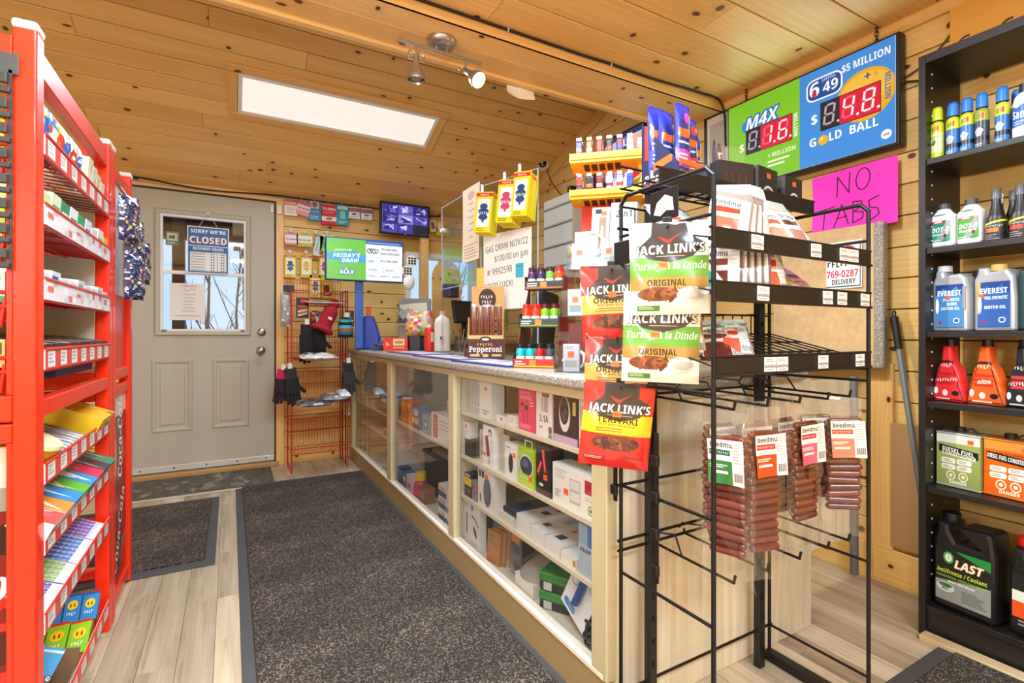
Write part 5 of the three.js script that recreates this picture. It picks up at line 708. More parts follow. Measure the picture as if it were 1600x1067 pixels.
  { const t = thing('blister_pack', 'grey tool pack with an orange top, bottom shelf', 'pack', [.91, S4, 1.64], LEFT, H); part('card', carton(.085, .175, .003, art5(80, 180, '#4c5158', (g, w, h) => { R(g, '#d98a22', 8, 8, 60, 44); R(g, '#2c2f34', 14, 64, 50, 90); fine(g, 10, 160, 56, 14, 2, '#8a8e94'); }), 0).translate(0, 0, -.03), SB.mat(.4), t); part('clear_blister', rb(.076, .15, .026, .006, 0, .08, -.015), FILM, t); }
  flat('white flat box at the front of the bottom shelf', 1.46, 1.585, .05, .16, SB.swatch('#dcd8ce'), (g) => fine(g, 10, 20, 80, 30, 3, '#aaa')).position.y = S4 + .0005;
  solo('grey_cap', lathe([[0, .06], [.06, .055], [.1, .03], [.13, .006], [.13, 0]], 24).scale(1, 1, .8), M('#8f8a80', .9), 'grey folded cloth cap on the bottom shelf', 'cap', [1.03, S4 + .051, 1.52]);
  [['upper', .062], ['lower', 0]].forEach(([n, dy]) => { const t = thing('phone_case_box', n + ' green and black box of the pair, bottom shelf', 'box', [.955, S4 + .001 + dy, 1.385], LEFT + .5, H); part('lid', rb(.11, .03, .13, .006, 0, .044, -.03), M('#2c7d30', .4), t); part('body', rb(.106, .03, .126, .005, 0, .0155, -.03), M('#1a2a1c', .4), t); part('mesh_stripe', rb(.03, .026, .002, .001, -.02, .016, .0345), M('#b9bdb9', .4), t); });
  { const t = thing('blister_pack', 'white blister card with a blue flashlight tool, bottom shelf near end', 'pack', [.915, S4 + .001, 1.255], LEFT, H); t.rotation.order = 'YXZ'; t.rotation.z = -.42; t.rotation.x = -.12; t.position.y += .045; part('card', carton(.13, .20, .003, art5(130, 200, '#dfe3e8', (g, w, h) => { for (const [x, y] of [[30, 60], [26, 96], [104, 60]]) { g.strokeStyle = '#5a6a80'; g.lineWidth = 3; g.beginPath(); g.arc(x, y, 14, 0, 7); g.stroke(); } g.fillStyle = '#2f7fc0'; g.beginPath(); g.roundRect(12, 168, 60, 22, 10); g.fill(); R(g, '#2a3a5a', 0, 0, 24, 20); }), 0), SB.mat(.35), t); part('flashlight', [cyl(.012, .012, .10, .005, .06, .014), cyl(.015, .012, .03, .005, .155, .014)], M('#2457a8', .25, .4), t); part('clear_blister', rb(.045, .15, .03, .012, .005, .115, .012), FILM, t); }
  solo('black_cable', tube(Array.from({ length: 26 }, (_, i) => new THREE.Vector3(Math.cos(i * .9) * (.03 + .006 * (i % 3)), .008 + i * .003, Math.sin(i * .9) * .026)), .005, 120, 6), M('#17171a', .5), 'coil of black cable at the near end of the bottom shelf', 'cable', [.93, S4, 1.15]);
  // middle bay
  const K = 'household goods in the middle bay', SM = .50;
  const mid = (label, d0, d1, y, h, dep, bg, fn, side, x) => stock('carton', label, 'box', d0, d1, y, h, dep, art5(Math.max(24, (d1 - d0) * 550), Math.max(30, h * 550), bg, fn), side, { group: K, x });
  mid('dark teal box nearest the mullion, middle bay shelf', 2.99, 3.04, SM, .15, .06, '#29525e', (g, w, h) => { R(g, '#1a2c38', 0, h * .5, w, h * .5); R(g, '#7fa8b0', 4, 10, w - 10, 14); }, 0);
  mid('first orange box in the middle bay', 2.90, 2.985, SM, .15, .06, '#e0791f', (g, w, h) => { R(g, '#f2b03a', 8, 12, w - 16, 18); R(g, '#b84a16', 6, 44, w - 12, 24); }, 0);
  mid('second orange box in the middle bay, with red print', 2.79, 2.885, SM, .155, .06, '#dd6a24', (g, w, h) => { R(g, '#f0c24a', 8, 16, w - 16, 12); R(g, '#c2262a', 4, 38, w - 10, 26); }, 0);
  mid('blue and yellow box in the middle bay', 2.645, 2.78, SM, .13, .06, '#3f5f9a', (g, w, h) => { E(g, '#cfd8e6', w * .5, 22, 26, 12); R(g, '#e6c930', 4, h * .55, w - 8, 18); R(g, '#5a3f86', 0, h * .8, w, h * .2); }, 0);
  mid('pink box standing at the back of the middle bay', 2.58, 2.75, SM, .24, .05, '#d85a70', (g, w, h) => { R(g, '#b83a52', 8, 60, w - 16, 40); R(g, '#c9455e', 0, h * .75, w, 20); }, 0, 1.16);
  mid('tall white box behind the grey one, middle bay', 2.45, 2.53, SM, .17, .05, '#dcd8cf', (g, w, h) => fine(g, 6, 10, w - 14, 30, 3, '#b5b1a8'), 0, 1.02);
  mid('short white box behind the red and white carton', 2.36, 2.44, SM, .145, .05, '#d6d3cb', (g, w, h) => fine(g, 6, 10, w - 14, 20, 2, '#b5b1a8'), 0, 1.05);
  mid('grey box with a blue emblem, middle bay', 2.48, 2.60, SM, .10, .06, '#8f949c', (g, w, h) => { E(g, '#3a5f9a', w * .45, h * .5, 18, 14); E(g, '#d9dee6', w * .45, h * .5, 10, 7); }, 0);
  mid('wide white carton with red lettering, middle bay', 2.14, 2.46, SM, .13, .10, '#dedad2', (g, w, h) => { R(g, '#c43a34', 16, 4, 34, h - 8); Z(g, 5, 33, h / 2, 16, '#f4e6e2', { rot: -PI / 2 }); fine(g, 70, 12, 90, 30, 3, '#b9b4aa'); }, 0);
  solo('chrome_scissors', [rod(P(.95, .585, 2.97), P(.95, .57, 2.86), .006), ball(.012, .95, .588, -2.985), ball(.012, .95, .565, -2.85)], M('#b9bcc0', .25, .9), 'small chrome tool lying over the boxes in the middle bay', 'tool');
  { const t = thing('storage_crate', 'black plastic crate on the middle bay floor', 'crate', [1.13, S4, 2.60], LEFT); part('walls', [bx(.5, .22, .008, 0, .11, .12), bx(.5, .22, .008, 0, .11, -.12), bx(.008, .22, .24, .25, .11, 0), bx(.008, .22, .24, -.25, .11, 0)], M('#17171b', .5), t); part('base', bx(.5, .008, .24, 0, .004, 0), M('#17171b', .5), t); part('rim', [bx(.52, .02, .012, 0, .225, .124), bx(.52, .02, .012, 0, .225, -.124), bx(.012, .02, .248, .254, .225, 0), bx(.012, .02, .248, -.254, .225, 0)], M('#1f1f24', .45), t); part('folded_cloth', rb(.42, .05, .2, .02, 0, .22, 0), M('#a08f76', .9), t); }
  const low = (label, d0, d1, y, h, bg, fn, side) => mid(label, d0, d1, S4 + y, h, .06, bg, fn, side);
  low('dark blue box on the middle bay floor, farthest', 2.965, 3.04, 0, .10, '#2c3a63', (g, w, h) => { R(g, '#6f86b8', 4, 8, w - 8, 16); }, 0);
  low('blue and white box on the middle bay floor', 2.885, 2.96, 0, .09, '#2f5fa6', (g, w, h) => { E(g, '#dfe6f0', w * .5, h * .45, 12, 9); }, 0);
  low('white and pink box on the middle bay floor', 2.79, 2.88, 0, .09, '#e0d3d3', (g, w, h) => { R(g, '#c0506a', 6, h * .5, w - 12, 14); }, 0);
  { const t = thing('soap_bottle', 'pink bottle with a yellow cap on the middle bay floor', 'bottle', [.94, S4, 2.72]); part('body', lathe([[0, 0], [.04, 0], [.044, .01], [.044, .06], [.03, .085], [.02, .09], [0, .09]]), M('#c93a58', .35), t); part('cap', cyl(.03, .028, .045, 0, .09, 0), M('#e3c324', .4), t); }
  low('brown carton on the middle bay floor', 2.56, 2.66, 0, .08, '#8a5f3c', (g, w, h) => fine(g, 8, 10, w - 20, 20, 2, '#a57a52'), 0);
  const pill = (g, w, h) => { R(g, '#2a5f7a', 0, h * .55, w, h * .45); R(g, '#d9552f', 10, h * .2, w * .6, h * .3); Z(g, 4, w * .42, h * .36, 15, '#fff'); };
  ['bottom', 'second', 'top'].forEach((n, i) => low(n + ' orange lettered box of the far stack, middle bay floor', 2.25, 2.36, i * .058, .056, '#dfdcd4', pill, 0));
  ['bottom', 'top'].forEach((n, i) => low(n + ' orange lettered box of the stack by the mullion', 2.13, 2.24, i * .058, .056, '#dfdcd4', pill, 0));
  // far bay
  const far = (label, d0, d1, y, h, bg, side) => mid(label, d0, d1, y, h, .06, bg, (g, w, h2) => { R(g, '#d9cfc6', 4, h2 * .3, w - 8, h2 * .2); }, side);
  far('maroon box on the far bay shelf beside the mullion', 3.14, 3.28, .50, .12, '#6a2330', 0); far('dark blue carton on the far bay shelf', 3.31, 3.45, .50, .14, '#27304a', 0); far('green box at the back of the far bay shelf', 3.5, 3.62, .50, .16, '#24523f', 0);
  far('small pink and white box on the low far bay shelf', 3.14, 3.24, .35, .09, '#c9a8ae', 0); far('small dark red box on the low far bay shelf', 3.27, 3.38, .35, .07, '#722a2c', 0);
  { const t = thing('chrome_stand', 'small chrome wire stand on the far bay shelf', 'stand', [.99, .50, 3.66]); part('stem', rod(new THREE.Vector3(0, 0, 0), new THREE.Vector3(0, .14, 0), .006), M('#d4d7da', .2, .9), t); part('arm', [rod(new THREE.Vector3(-.07, .10, 0), new THREE.Vector3(.06, .12, 0), .006), ball(.014, 0, .145, 0)], M('#d4d7da', .2, .9), t); part('foot', cyl(.04, .036, .008), M('#d4d7da', .2, .9), t); }
}

// ---------------------------------------------------------------- on the countertop
const acr = M('#eef4f6', .08, 0, { transmission: 1, thickness: 0, ior: 1.49, k: 'acr' }), edgeA = M('#dfe9ec', .2, 0, { transmission: .5, thickness: 0 });
{
  // play mats
  const matc = (c) => SB.cell(200, 90, (g, w, h) => { R(g, '#2c3f9a', 0, 0, w, h); R(g, c, 12, 10, w - 24, h - 22); for (let i = 0; i < 6; i++) R(g, ['#b9c6e6', '#e0b8a6', '#8aa0d8'][i % 3], 20 + i * 28, 16, 20, rr(14, 50)); fine(g, 20, 66, 150, 10, 1, '#6a6a8a'); });
  [['blue lottery mat lying nearest the shop door on the counter', 3.0, '#d9d4cf', 1.02], ['blue lottery mat in the middle of the counter', 2.36, '#e6d9c6', .985], ['blue lottery mat beside the energy shots', 1.82, '#dfe3ea', .965]].forEach(([l, d, c, x], i) => solo('lottery_mat', uvBox(bx(.58 - .1 * (i === 2), .005, .22), [null, null, matc(c)], SB.swatch('#2a3a90')), SB.mat(.4), l, 'mat', [x, CT + .003, d], RIGHT * -1 + .03, 'lottery mats on the counter'));
  // till end
  const b = thing('blue_stand', 'tall blue plastic stand at the door end of the counter', 'stand', [.93, CT, 3.93], -.35); part('body', prism([[-.09, 0], [.09, 0], [.085, .1], [.06, .19], [.035, .26], [-.03, .26], [-.06, .2], [-.085, .1]], .12, .012), M('#1c3fae', .35), b); part('base_wing', rb(.12, .07, .10, .012, .13, .035, -.06), M('#1c3fae', .35), b); part('orange_sticker', rb(.04, .075, .002, .001, .0, .30, -.035), M('#ef6f2a', .5), b);
  const term = thing('lottery_terminal', 'grey lottery terminal with a paper in its tray', 'terminal', [1.30, CT, 4.0], -.4); part('body', rb(.20, .19, .2, .015, 0, .095, -.05), M('#b7b2aa', .5), term); part('tray', rb(.26, .02, .2, .008, .02, .225, -.02), M('#3f5f8c', .4), term); part('screen_back', turned(rb(.27, .20, .03, .01), -.5).translate(.02, .33, -.08), M('#8e8a86', .5), term); part('paper_sheet', turned(paper(.22, .16, SA.swatch('#f2ecda'), .02), -.75, 0, .12).translate(.02, .31, .0), SA.mat(.8), term);
  const cb = thing('candy_tub', 'clear plastic tub of dark sweets beside the blue stand', 'tub', [.945, CT, 3.64]); part('tub', [bx(.12, .004, .09, 0, .002, 0), bx(.003, .06, .09, -.06, .03, 0), bx(.003, .06, .09, .06, .03, 0), bx(.12, .06, .003, 0, .03, .045), bx(.12, .06, .003, 0, .03, -.045)], acr, cb); for (let i = 0; i < 9; i++) part('sweet', rb(.035, .02, .028, .008, rr(-.04, .04), .014 + (i > 4 ? .026 : 0), rr(-.03, .03)), M(['#2a2430', '#b02a5c', '#1d3a3a', '#d8d4cc'][i % 4], .3), cb);
  const cc = (bg, fn, w = 110, h = 80) => SB.cell(w, h, (g) => { R(g, bg, 0, 0, w, h); fn(g, w, h); });
  solo('candy_box', carton(.17, .095, .1, cc('#e22f16', (g, w, h) => { R(g, '#ead6a6', 44, 8, 52, 40); E(g, '#b98a3a', 70, 28, 20, 8); T(g, 'A', 18, 40, 30, '#f6c9b8', { rot: -.4 }); R(g, '#f0b04a', 44, 56, 50, 8); }), 0, { top: SB.swatch('#3a1f14') }), SB.mat(.35), 'open red candy box on the counter by the terminal', 'box', [1.03, CT, 3.53], -.4);
  solo('dark_box', carton(.07, .11, .08, SB.swatch('#3a2f30'), 0), SB.mat(.5), 'small dark box between the red candy box and red can', 'box', [1.15, CT, 3.46], -.4);
  const bg2 = thing('candy_bag', 'clear bag of mixed sweets leaning on the terminal', 'bag', [1.24, CT + .105, 3.62], -.4); part('film', turned(pouch(.2, .2, .09, SB.cell(64, 64, (g, w, h) => { R(g, '#d9a48a', 0, 0, w, h); for (let i = 0; i < 70; i++) E(g, ['#e0482a', '#f2c83a', '#7fb04a', '#e9e0d6', '#d9486a', '#c9cdd2'][i % 6], rnd() * w, rnd() * h, 5, 4); }), {}), -.35).translate(0, .19, 0), SB.mat(.2), bg2); part('foil_strips', Array.from({ length: 5 }, (_, i) => turned(rb(.02, .09, .006, .002), -.2, 0, .6).translate(-.14 + i * .025, .16 + .01 * (i % 2), .02)), M('#6d6f70', .3, .6), bg2); part('bag_box', rb(.18, .11, .1, .006, 0, -.05, -.02), M('#3a3a42', .5), bg2);
  const can = thing('red_can', 'red and white spray can on the counter', 'can', [1.20, CT, 3.30]); part('body', planar(lathe([[0, 0], [.032, 0], [.034, .006], [.034, .15], [.026, .165], [.014, .168]], 22), cc('#e4361f', (g, w, h) => { R(g, '#f2e6dc', 30, 20, 30, 34); R(g, '#f08a2a', 60, 40, 30, 30); }, 60, 90), -.034, .034, 0, .17, -9), SB.mat(.25), can); part('cap', cyl(.013, .012, .02, 0, .168, 0), M('#f2efe8', .4), can);
  const bot = thing('sanitizer_bottle', 'large white lotion bottle on the counter', 'bottle', [1.245, CT, 3.17]); part('body', lathe([[0, 0], [.05, 0], [.054, .01], [.054, .19], [.046, .222], [.02, .242], [.017, .25], [0, .25]], 26), M('#e4dccf', .35), bot); part('cap', cyl(.017, .015, .026, 0, .25, 0), M('#efc9b0', .4), bot); part('print', paper(.03, .05, cc('#e4dccf', (g, w, h) => { for (let i = 0; i < 8; i++) E(g, ['#d98ab4', '#c86aa0'][i % 2], rnd() * w, rnd() * h, 6); R(g, '#2f4a8a', 2, 2, 14, 22); }, 36, 60), .0).translate(-.022, .08, .053), SB.mat(.4), bot);
  const cup = thing('pen_cup', 'clear cup holding pens and a green marker', 'cup', [1.36, CT, 3.13]); part('cup', lathe([[.036, .002], [.04, .10], [.042, .10], [.038, 0]], 20), acr, cup); [['#c98a4a', -.012, .05], ['#b87440', .012, .1], ['#2f6a4a', -.02, -.25], ['#d8d5cc', .02, .3], ['#cfcac0', 0, .22], ['#3a3a3e', .005, -.1]].forEach(([c, x, t]) => part('pen', turned(cyl(.004, .004, .15, 0, 0, 0, 8), 0, 0, -t).translate(x, .005, rr(-.012, .012)), M(c, .4), cup));
  const ph = thing('card_terminal', 'black card terminal with a white cable', 'terminal', [1.42, CT, 2.95], -.3); part('body', rb(.09, .04, .16, .012, 0, .022, 0), M('#1c1c20', .4), ph); part('screen', rb(.06, .002, .05, .001, 0, .043, -.04), M('#3a4a54', .2), ph); part('cable', tube([new THREE.Vector3(.03, .02, .0), new THREE.Vector3(.06, .09, .03), new THREE.Vector3(.05, .16, 0), new THREE.Vector3(.0, .14, -.04)], .003, 30, 6), M('#d9d6d0', .5), ph);
  const ch = thing('office_chair', 'dark grey office chair behind the counter', 'chair', [2.0, 0, 3.42], -2.4); part('backrest', turned(rb(.46, .56, .08, .06, 0, 0, 0, 4), -.12).translate(0, 1.08, -.2), M('#3a3c42', .7), ch); part('seat', rb(.5, .08, .48, .04, 0, .5, 0), M('#34363c', .7), ch); part('column', cyl(.03, .03, .42, 0, .06, 0), M('#1f1f22', .4), ch); for (let i = 0; i < 5; i++) part('caster_leg', [rod(new THREE.Vector3(0, .07, 0), new THREE.Vector3(Math.cos(i * 1.256) * .28, .05, Math.sin(i * 1.256) * .28), .018), ball(.026, Math.cos(i * 1.256) * .28, .027, Math.sin(i * 1.256) * .28)], M('#1f1f22', .5), ch); part('back_support', rod(new THREE.Vector3(0, .5, -.15), new THREE.Vector3(0, .9, -.23), .02), M('#1f1f22', .4), ch);
  const pos = thing('till_screen', 'dark till monitor seen from behind near the window', 'screen', [1.78, .98, 3.98], .35); part('housing', turned(rb(.30, .2, .03, .01), -.2).translate(0, .24, 0), M('#26262c', .4), pos); part('foot', rb(.14, .03, .12, .01, 0, .015, 0), M('#26262c', .4), pos); part('neck', rb(.04, .18, .03, .008, 0, .1, -.02), M('#26262c', .4), pos); part('scanner_box', rb(.11, .12, .1, .012, -.14, .42, -.04), M('#3f3f5e', .35), pos);
  const bc = thing('back_counter', 'low wooden work counter below the back window', 'counter'); part('top', rbb(1.56, 2.34, .94, .975, 3.86, 4.33, .006), M('#a27a48', .5), bc); part('body', rbb(1.57, 2.34, 0, .94, 3.90, 4.33, .004), M('#8f6a3d', .6), bc);
  const pad = thing('wooden_paddle', 'round topped wooden board standing against the back window', 'board', [1.71, .976, 4.24]); part('board', prism(Array.from({ length: 17 }, (_, i) => [Math.cos(PI * i / 16) * .14, .56 + Math.sin(PI * i / 16) * .16]).concat([[-.14, 0], [.14, 0]]), .018, .003), pineMat[1], pad); part('hole', turned(cyl(.012, .012, .002), PI / 2).translate(.02, .6, .002), M('#3a2412', .7), pad);
  const rosette = (label, x, y) => { const t = thing('ribbon_rosette', label, 'tag', [x, y, 3.79], 0, 'black and white tags on the screen'); part('disc', [turned(cyl(.045, .045, .006, 0, 0, 0, 20), PI / 2)], M('#e6e2da', .5), t); part('print', [0, 1, 2].flatMap((r) => [-1, 0, 1].map((c) => bx(.016, .014, .003, c * .022, .02 - r * .02, .006))), M('#22201e', .6), t); };
  rosette('upper black and white round tag beside the lottery screen', 1.235, 1.60); rosette('lower black and white round tag beside the lottery screen', 1.20, 1.52);
  solo('crumpled_tissue', new THREE.IcosahedronGeometry(.05, 2), M('#ece8e6', .9), 'crumpled white tissue below the round tags', 'tissue', [1.215, 1.435, 3.80]).scale.set(.9, 1.25, .6);
  const du = thing('duster', 'green fluffy duster standing behind the counter', 'duster', [1.52, CT, 2.83]); const fl = []; for (let i = 0; i < 420; i++) { const y = rr(.17, .42), a = rnd() * 7; fl.push(rod(new THREE.Vector3(0, y, 0), new THREE.Vector3(Math.cos(a) * .045 * rr(.7, 1.1), y + rr(-.02, .025), Math.sin(a) * .045 * rr(.7, 1.1)), .004, 4)); } const head = part('fibres', fl, M('#86c77e', .9), du); head.userData.kind = 'stuff'; part('handle', rod(new THREE.Vector3(0, .0, 0), new THREE.Vector3(0, .42, 0), .012), M('#e2d6bf', .5), du);
  const post = solo('wooden_post', rbb(1.46, 1.53, 0, 2.10, 4.22, 4.29, .004), pineMat[2], 'pine post behind the till beside the window', 'post');
  const cb2 = thing('wall_cabinet', 'pale stacked cabinet on the right wall below the camera', 'cabinet', [2.2, 1.42, 2.98], LEFT); part('body', rb(.36, .6, .3, .008, 0, .3, 0), M('#c9c4b8', .5), cb2); for (const y of [.1, .25, .40, .53]) part('ledge', rb(.36, .012, .02, .003, 0, y, .155), M('#aaa59a', .5), cb2);
  solo('radio_antenna', [cyl(.012, .012, .14), rb(.1, .05, .06, .01, .05, .03, 0)], M('#17171a', .5), 'black radio with an upright aerial on the pale cabinet', 'radio', [2.18, 2.021, 2.72]);
  solo('black_box_top', [rb(.06, .08, .05, .008, 0, .04, 0), rb(.02, .12, .02, .004, .06, .06, 0)], M('#1b1b1e', .5), 'small black box on the pale cabinet', 'box', [2.16, 2.021, 2.95]);
}
// plexiglass screens
{
  const s1 = thing('sneeze_guard', 'clear acrylic sheet hanging over the counter, door side', 'screen guard', [1.2, 0, 2.77], LEFT); part('sheet', rb(.585, .53, .005, .002, 0, 1.585, 0), acr, s1); part('clamp', [rb(.05, .025, .03, .006, -.27, 1.70, 0)], M('#e9ecec', .3), s1); for (const x of [-.285, .28]) { part('leg', rb(.016, 1.32 - CT - .012, .016, .003, x, (1.32 + CT + .012) / 2, 0), acr, s1); part('foot', rb(.05, .012, .06, .003, x, CT + .007, 0), acr, s1); }
  part('edge', [rb(.585, .006, .007, .002, 0, 1.85, 0), rb(.585, .006, .007, .002, 0, 1.32, 0), rb(.006, .53, .007, .002, -.29, 1.585, 0)], edgeA, s1);
  const dx = 1.31 - 1.2, dd = 2.07 - 2.48, yaw2 = Math.atan2(dd, dx);
  const s2 = thing('sneeze_guard', 'tall clear acrylic sheet standing beside the snack displays', 'screen guard', [1.255, CT, 2.275], -Math.atan2(.41, .11)); part('sheet', rb(.425, .93, .005, .002, 0, .465, 0), acr, s2); part('edge', [rb(.425, .006, .007, .002, 0, .93, 0), rb(.006, .93, .007, .002, -.212, .465, 0), rb(.006, .93, .007, .002, .212, .465, 0)], edgeA, s2); part('foot', [rb(.03, .02, .12, .004, -.16, .012, 0), rb(.03, .02, .12, .004, .16, .012, 0)], acr, s2);
  const pos = SB.cell(110, 250, (g, w, h) => { R(g, '#f0dcc0', 0, 0, w, h); E(g, '#d9a89a', 56, 30, 22, 14); for (let i = 0; i < 6; i++) R(g, '#a98f76', 34 + rnd() * 8, 56 + i * 22, rr(26, 44), 3); R(g, '#d98a7a', 8, 192, 90, 3); for (let i = 0; i < 4; i++) R(g, '#b39a7c', 12, 204 + i * 10, rr(60, 88), 3); });
  solo('paper_notice', paper(.23, .42, pos, .006), SB.mat(.75), 'cream paper notice on the door side acrylic sheet', 'notice', [1.19, 1.655, 2.585], LEFT);
  const gas = SB.cell(300, 300, (g, w, h) => { R(g, '#efe9de', 0, 0, w, h); const H2 = { plain: 1, rot: -.05 }; T(g, 'GAS DRAW NOV/22', 146, 54, 34, '#2a2522', { ...H2, max: 268 }); T(g, '$100.00 on gas', 176, 96, 32, '#2a2522', { ...H2, max: 210 }); T(g, '# 9992598', 104, 148, 34, '#2a2522', H2); T(g, 'GOOD LUCK!', 96, 204, 32, '#2a2522', H2); R(g, '#3fb0c6', 206, 130, 48, 54); R(g, '#2c8fa6', 212, 138, 36, 6); });
  const gp = solo('paper_notice', paper(.36, .40, gas, .006), SB.mat(.75), 'handwritten GAS DRAW notice on the tall acrylic sheet', 'notice', [1.243, 1.36, 2.265], -Math.atan2(.41, .11));
  const yp = solo('yellow_note', rb(.06, .2, .002, .001), M('#e8c95a', .7), 'narrow yellow note at the left edge of the tall acrylic sheet', 'note', [1.186, 1.29, 2.462], -Math.atan2(.41, .11));
  // air fresheners on hooks at the top of the sheet
  const spots = [[2.375, 1.77, 4, 'navy', 0], [2.20, 1.79, 5, 'pink', 2], [2.10, 1.805, 5, 'blue', 0]];
  spots.forEach(([d, y, n, c, ci], k) => { const x0 = 1.2 + (2.48 - d) / .41 * .11 - .03; for (let i = n - 1; i >= 0; i--) { const t = thing('air_freshener', `${c} yellow carded air freshener, ${['front', 'second', 'third', 'fourth', 'rear'][i]} of the ${['far', 'middle', 'near'][k]} hook on the acrylic sheet`, 'air freshener', [x0 - .016 - (n - 1 - i) * .014, y - i * .004, d - .006 * (n - i)], -.95 - k * .12, 'air fresheners on the acrylic sheet'); const b = part('pack', carton(.10, .21, .008, treeCells[ci], 0), SB.mat(.35), t); b.position.y = -.21; b.rotation.z = -.10 + rr(-.02, .02); if (i === 0) part('hook', [turned(new THREE.CapsuleGeometry(.008, .03, 4, 8)).translate(0, .02, -.01), rod(new THREE.Vector3(0, .0, -.08), new THREE.Vector3(0, .0, .01), .002)], M('#eef0ee', .25), t); } });
}
// pepperoni display, energy shots, acrylic organiser, selfie sticks, lighters
{
  const t = thing('pepperoni_display', 'brown card display box of pepperoni sticks on the counter', 'display box', [1.06, CT, 2.14], -.55);
  const f = SB.cell(150, 100, (g, w, h) => { R(g, '#4a1c18', 0, 0, w, h); R(g, '#c9a86a', 0, 0, w, 16); E(g, '#2f1210', 74, 18, 24, 12); E(g, '#efe2c6', 74, 18, 16, 5); Z(g, 6, 74, 38, 18, '#d9b26a', { italic: true, font: 'serif' }); T(g, 'Pepperoni', 74, 58, 30, '#f4e9d6', { font: 'serif', max: 140 }); R(g, '#c9a86a', 10, 78, 40, 10); E(g, '#c9a86a', 74, 84, 14, 7); R(g, '#c9a86a', 100, 78, 40, 10); });
  part('front_panel', carton(.17, .115, .006, f, 0), SB.mat(.5), t); part('tray', [bx(.006, .2, .13, -.082, .1, -.07), bx(.006, .2, .13, .082, .1, -.07), bx(.17, .006, .13, 0, .003, -.07)], M('#b58a4e', .7), t);
  const bk = SB.cell(130, 230, (g, w, h) => { R(g, '#c79a58', 0, 0, w, h); E(g, '#3a1512', 62, 42, 34, 34); Z(g, 5, 62, 34, 16, '#f2e6cf', { font: 'serif' }); Z(g, 4, 62, 50, 16, '#f2e6cf', { font: 'serif' }); E(g, '#bdb7ac', 62, 66, 30, 8); for (let i = 0; i < 3; i++) { R(g, '#e9e2d0', 84, 100 + i * 34, 38, 26); R(g, '#4a1c18', 86, 106 + i * 34, 34, 8); } R(g, '#b3813f', 0, 84, w, 3); });
  part('back_panel', carton(.165, .36, .006, bk, 0).translate(0, 0, -.135), SB.mat(.6), t);
  for (let i = 0; i < 5; i++) { const p = part('pepperoni_stick_pack', rb(.032, .16, .014, .006, -.06 + i * .03, .19 - (i % 2) * .012, -.035 - (i % 3) * .02), FILM, t); part('pepperoni_stick', [turned(new THREE.CapsuleGeometry(.006, .13, 4, 8), 0, 0, .04).translate(-.066 + i * .03, .185, -.035 - (i % 3) * .02), turned(new THREE.CapsuleGeometry(.006, .13, 4, 8), 0, 0, -.03).translate(-.053 + i * .03, .185, -.035 - (i % 3) * .02)], M('#7a2a16', .4), p); }
  const sp = thing('small_pepperoni_box', 'little dark red box left of the pepperoni display', 'box', [1.05, CT, 2.31], -.5); part('box', carton(.05, .05, .04, SB.swatch('#5a1a18'), 0), SB.mat(.5), sp); part('stick', turned(cyl(.006, .006, .08), 0, 0, -.2).translate(.0, .02, -.01), M('#c9702a', .5), sp);
  // energy shots
  const e = thing('shot_display', 'black tiered counter display of small energy shot bottles', 'display', [.93, CT, 1.50], -.85);
  const lip = (c, d2) => SB.cell(110, 24, (g, w, h) => { R(g, c, 0, 0, w, h); R(g, d2, 0, h * .7, w, h * .3); R(g, '#e8792a', 44, 3, 18, 14); fine(g, 6, 4, 30, 12, 2, '#e9e4da'); });
  const tiers = [[0, 0, '#c42a20', '#d9a21c'], [.145, -.07, '#2a3836', '#6f8a3a'], [.29, -.14, '#24221f', '#b05a2a']];
  tiers.forEach(([y, z, c, c2]) => { part('tier_lip', carton(.15, .032, .004, lip(c, c2), 0).translate(0, y, z), SB.mat(.4), e); part('tier_tray', [bx(.15, .004, .07, 0, y + .002, z - .035), bx(.004, .05, .07, -.075, y + .025, z - .035), bx(.004, .05, .07, .075, y + .025, z - .035)], M('#1a1a1d', .5), e); });
  part('side_panels', [prism([[0, 0], [.21, .33], [.21, 0]], .003).rotateY(PI / 2).translate(.077, 0, -.0), prism([[0, 0], [.21, .33], [.21, 0]], .003).rotateY(PI / 2).translate(-.074, 0, -.0)], M('#5a1f18', .6), e);
  const bottle = (x, y, z, c, cap, l) => { const b = thing('shot_bottle', l, 'bottle', [0, 0, 0], 0, 'energy shots in the counter display'); b.position.copy(new THREE.Vector3(x, y, z).applyAxisAngle(UP, -.85)).add(P(.93, CT, 1.50)); part('body', lathe([[0, 0], [.014, 0], [.0155, .004], [.0155, .05], [.013, .062], [.011, .066]], 14), M(c, .25), b); part('cap', cyl(.012, .0115, .016, 0, .066, 0, 14), M(cap, .4), b); part('band', cyl(.0158, .0158, .02, 0, .018, 0, 14), M('#d9d4c6', .4), b); };
  const sets = [['#1fa6a8', '#17171a', 'teal'], ['#1fa6a8', '#17171a', 'teal'], ['#b8221c', '#17171a', 'red'], ['#4a4a4e', '#17171a', 'grey']], set2 = [['#e03a1a', '#d8201a', 'orange'], ['#e03a1a', '#d8201a', 'orange'], ['#78b02a', '#5a1620', 'green'], ['#78b02a', '#5a1620', 'green']], set3 = [['#4a2c5a', '#3a1230', 'purple'], ['#3f2750', '#3a1230', 'purple'], ['#6aa83a', '#2a2a2a', 'green'], ['#e2531c', '#d8201a', 'orange']];
  [sets, set2, set3].forEach((st, k) => st.forEach(([c, cap, n], i) => { for (let r = 0; r < 2; r++) bottle(-.055 + i * .036, tiers[k][0] + .004, tiers[k][1] - .02 - r * .034, c, cap, `${n} energy shot, ${['bottom', 'middle', 'top'][k]} tier, ${['front', 'rear'][r]} row, ${['first', 'second', 'third', 'fourth'][i]} from the left`); }));
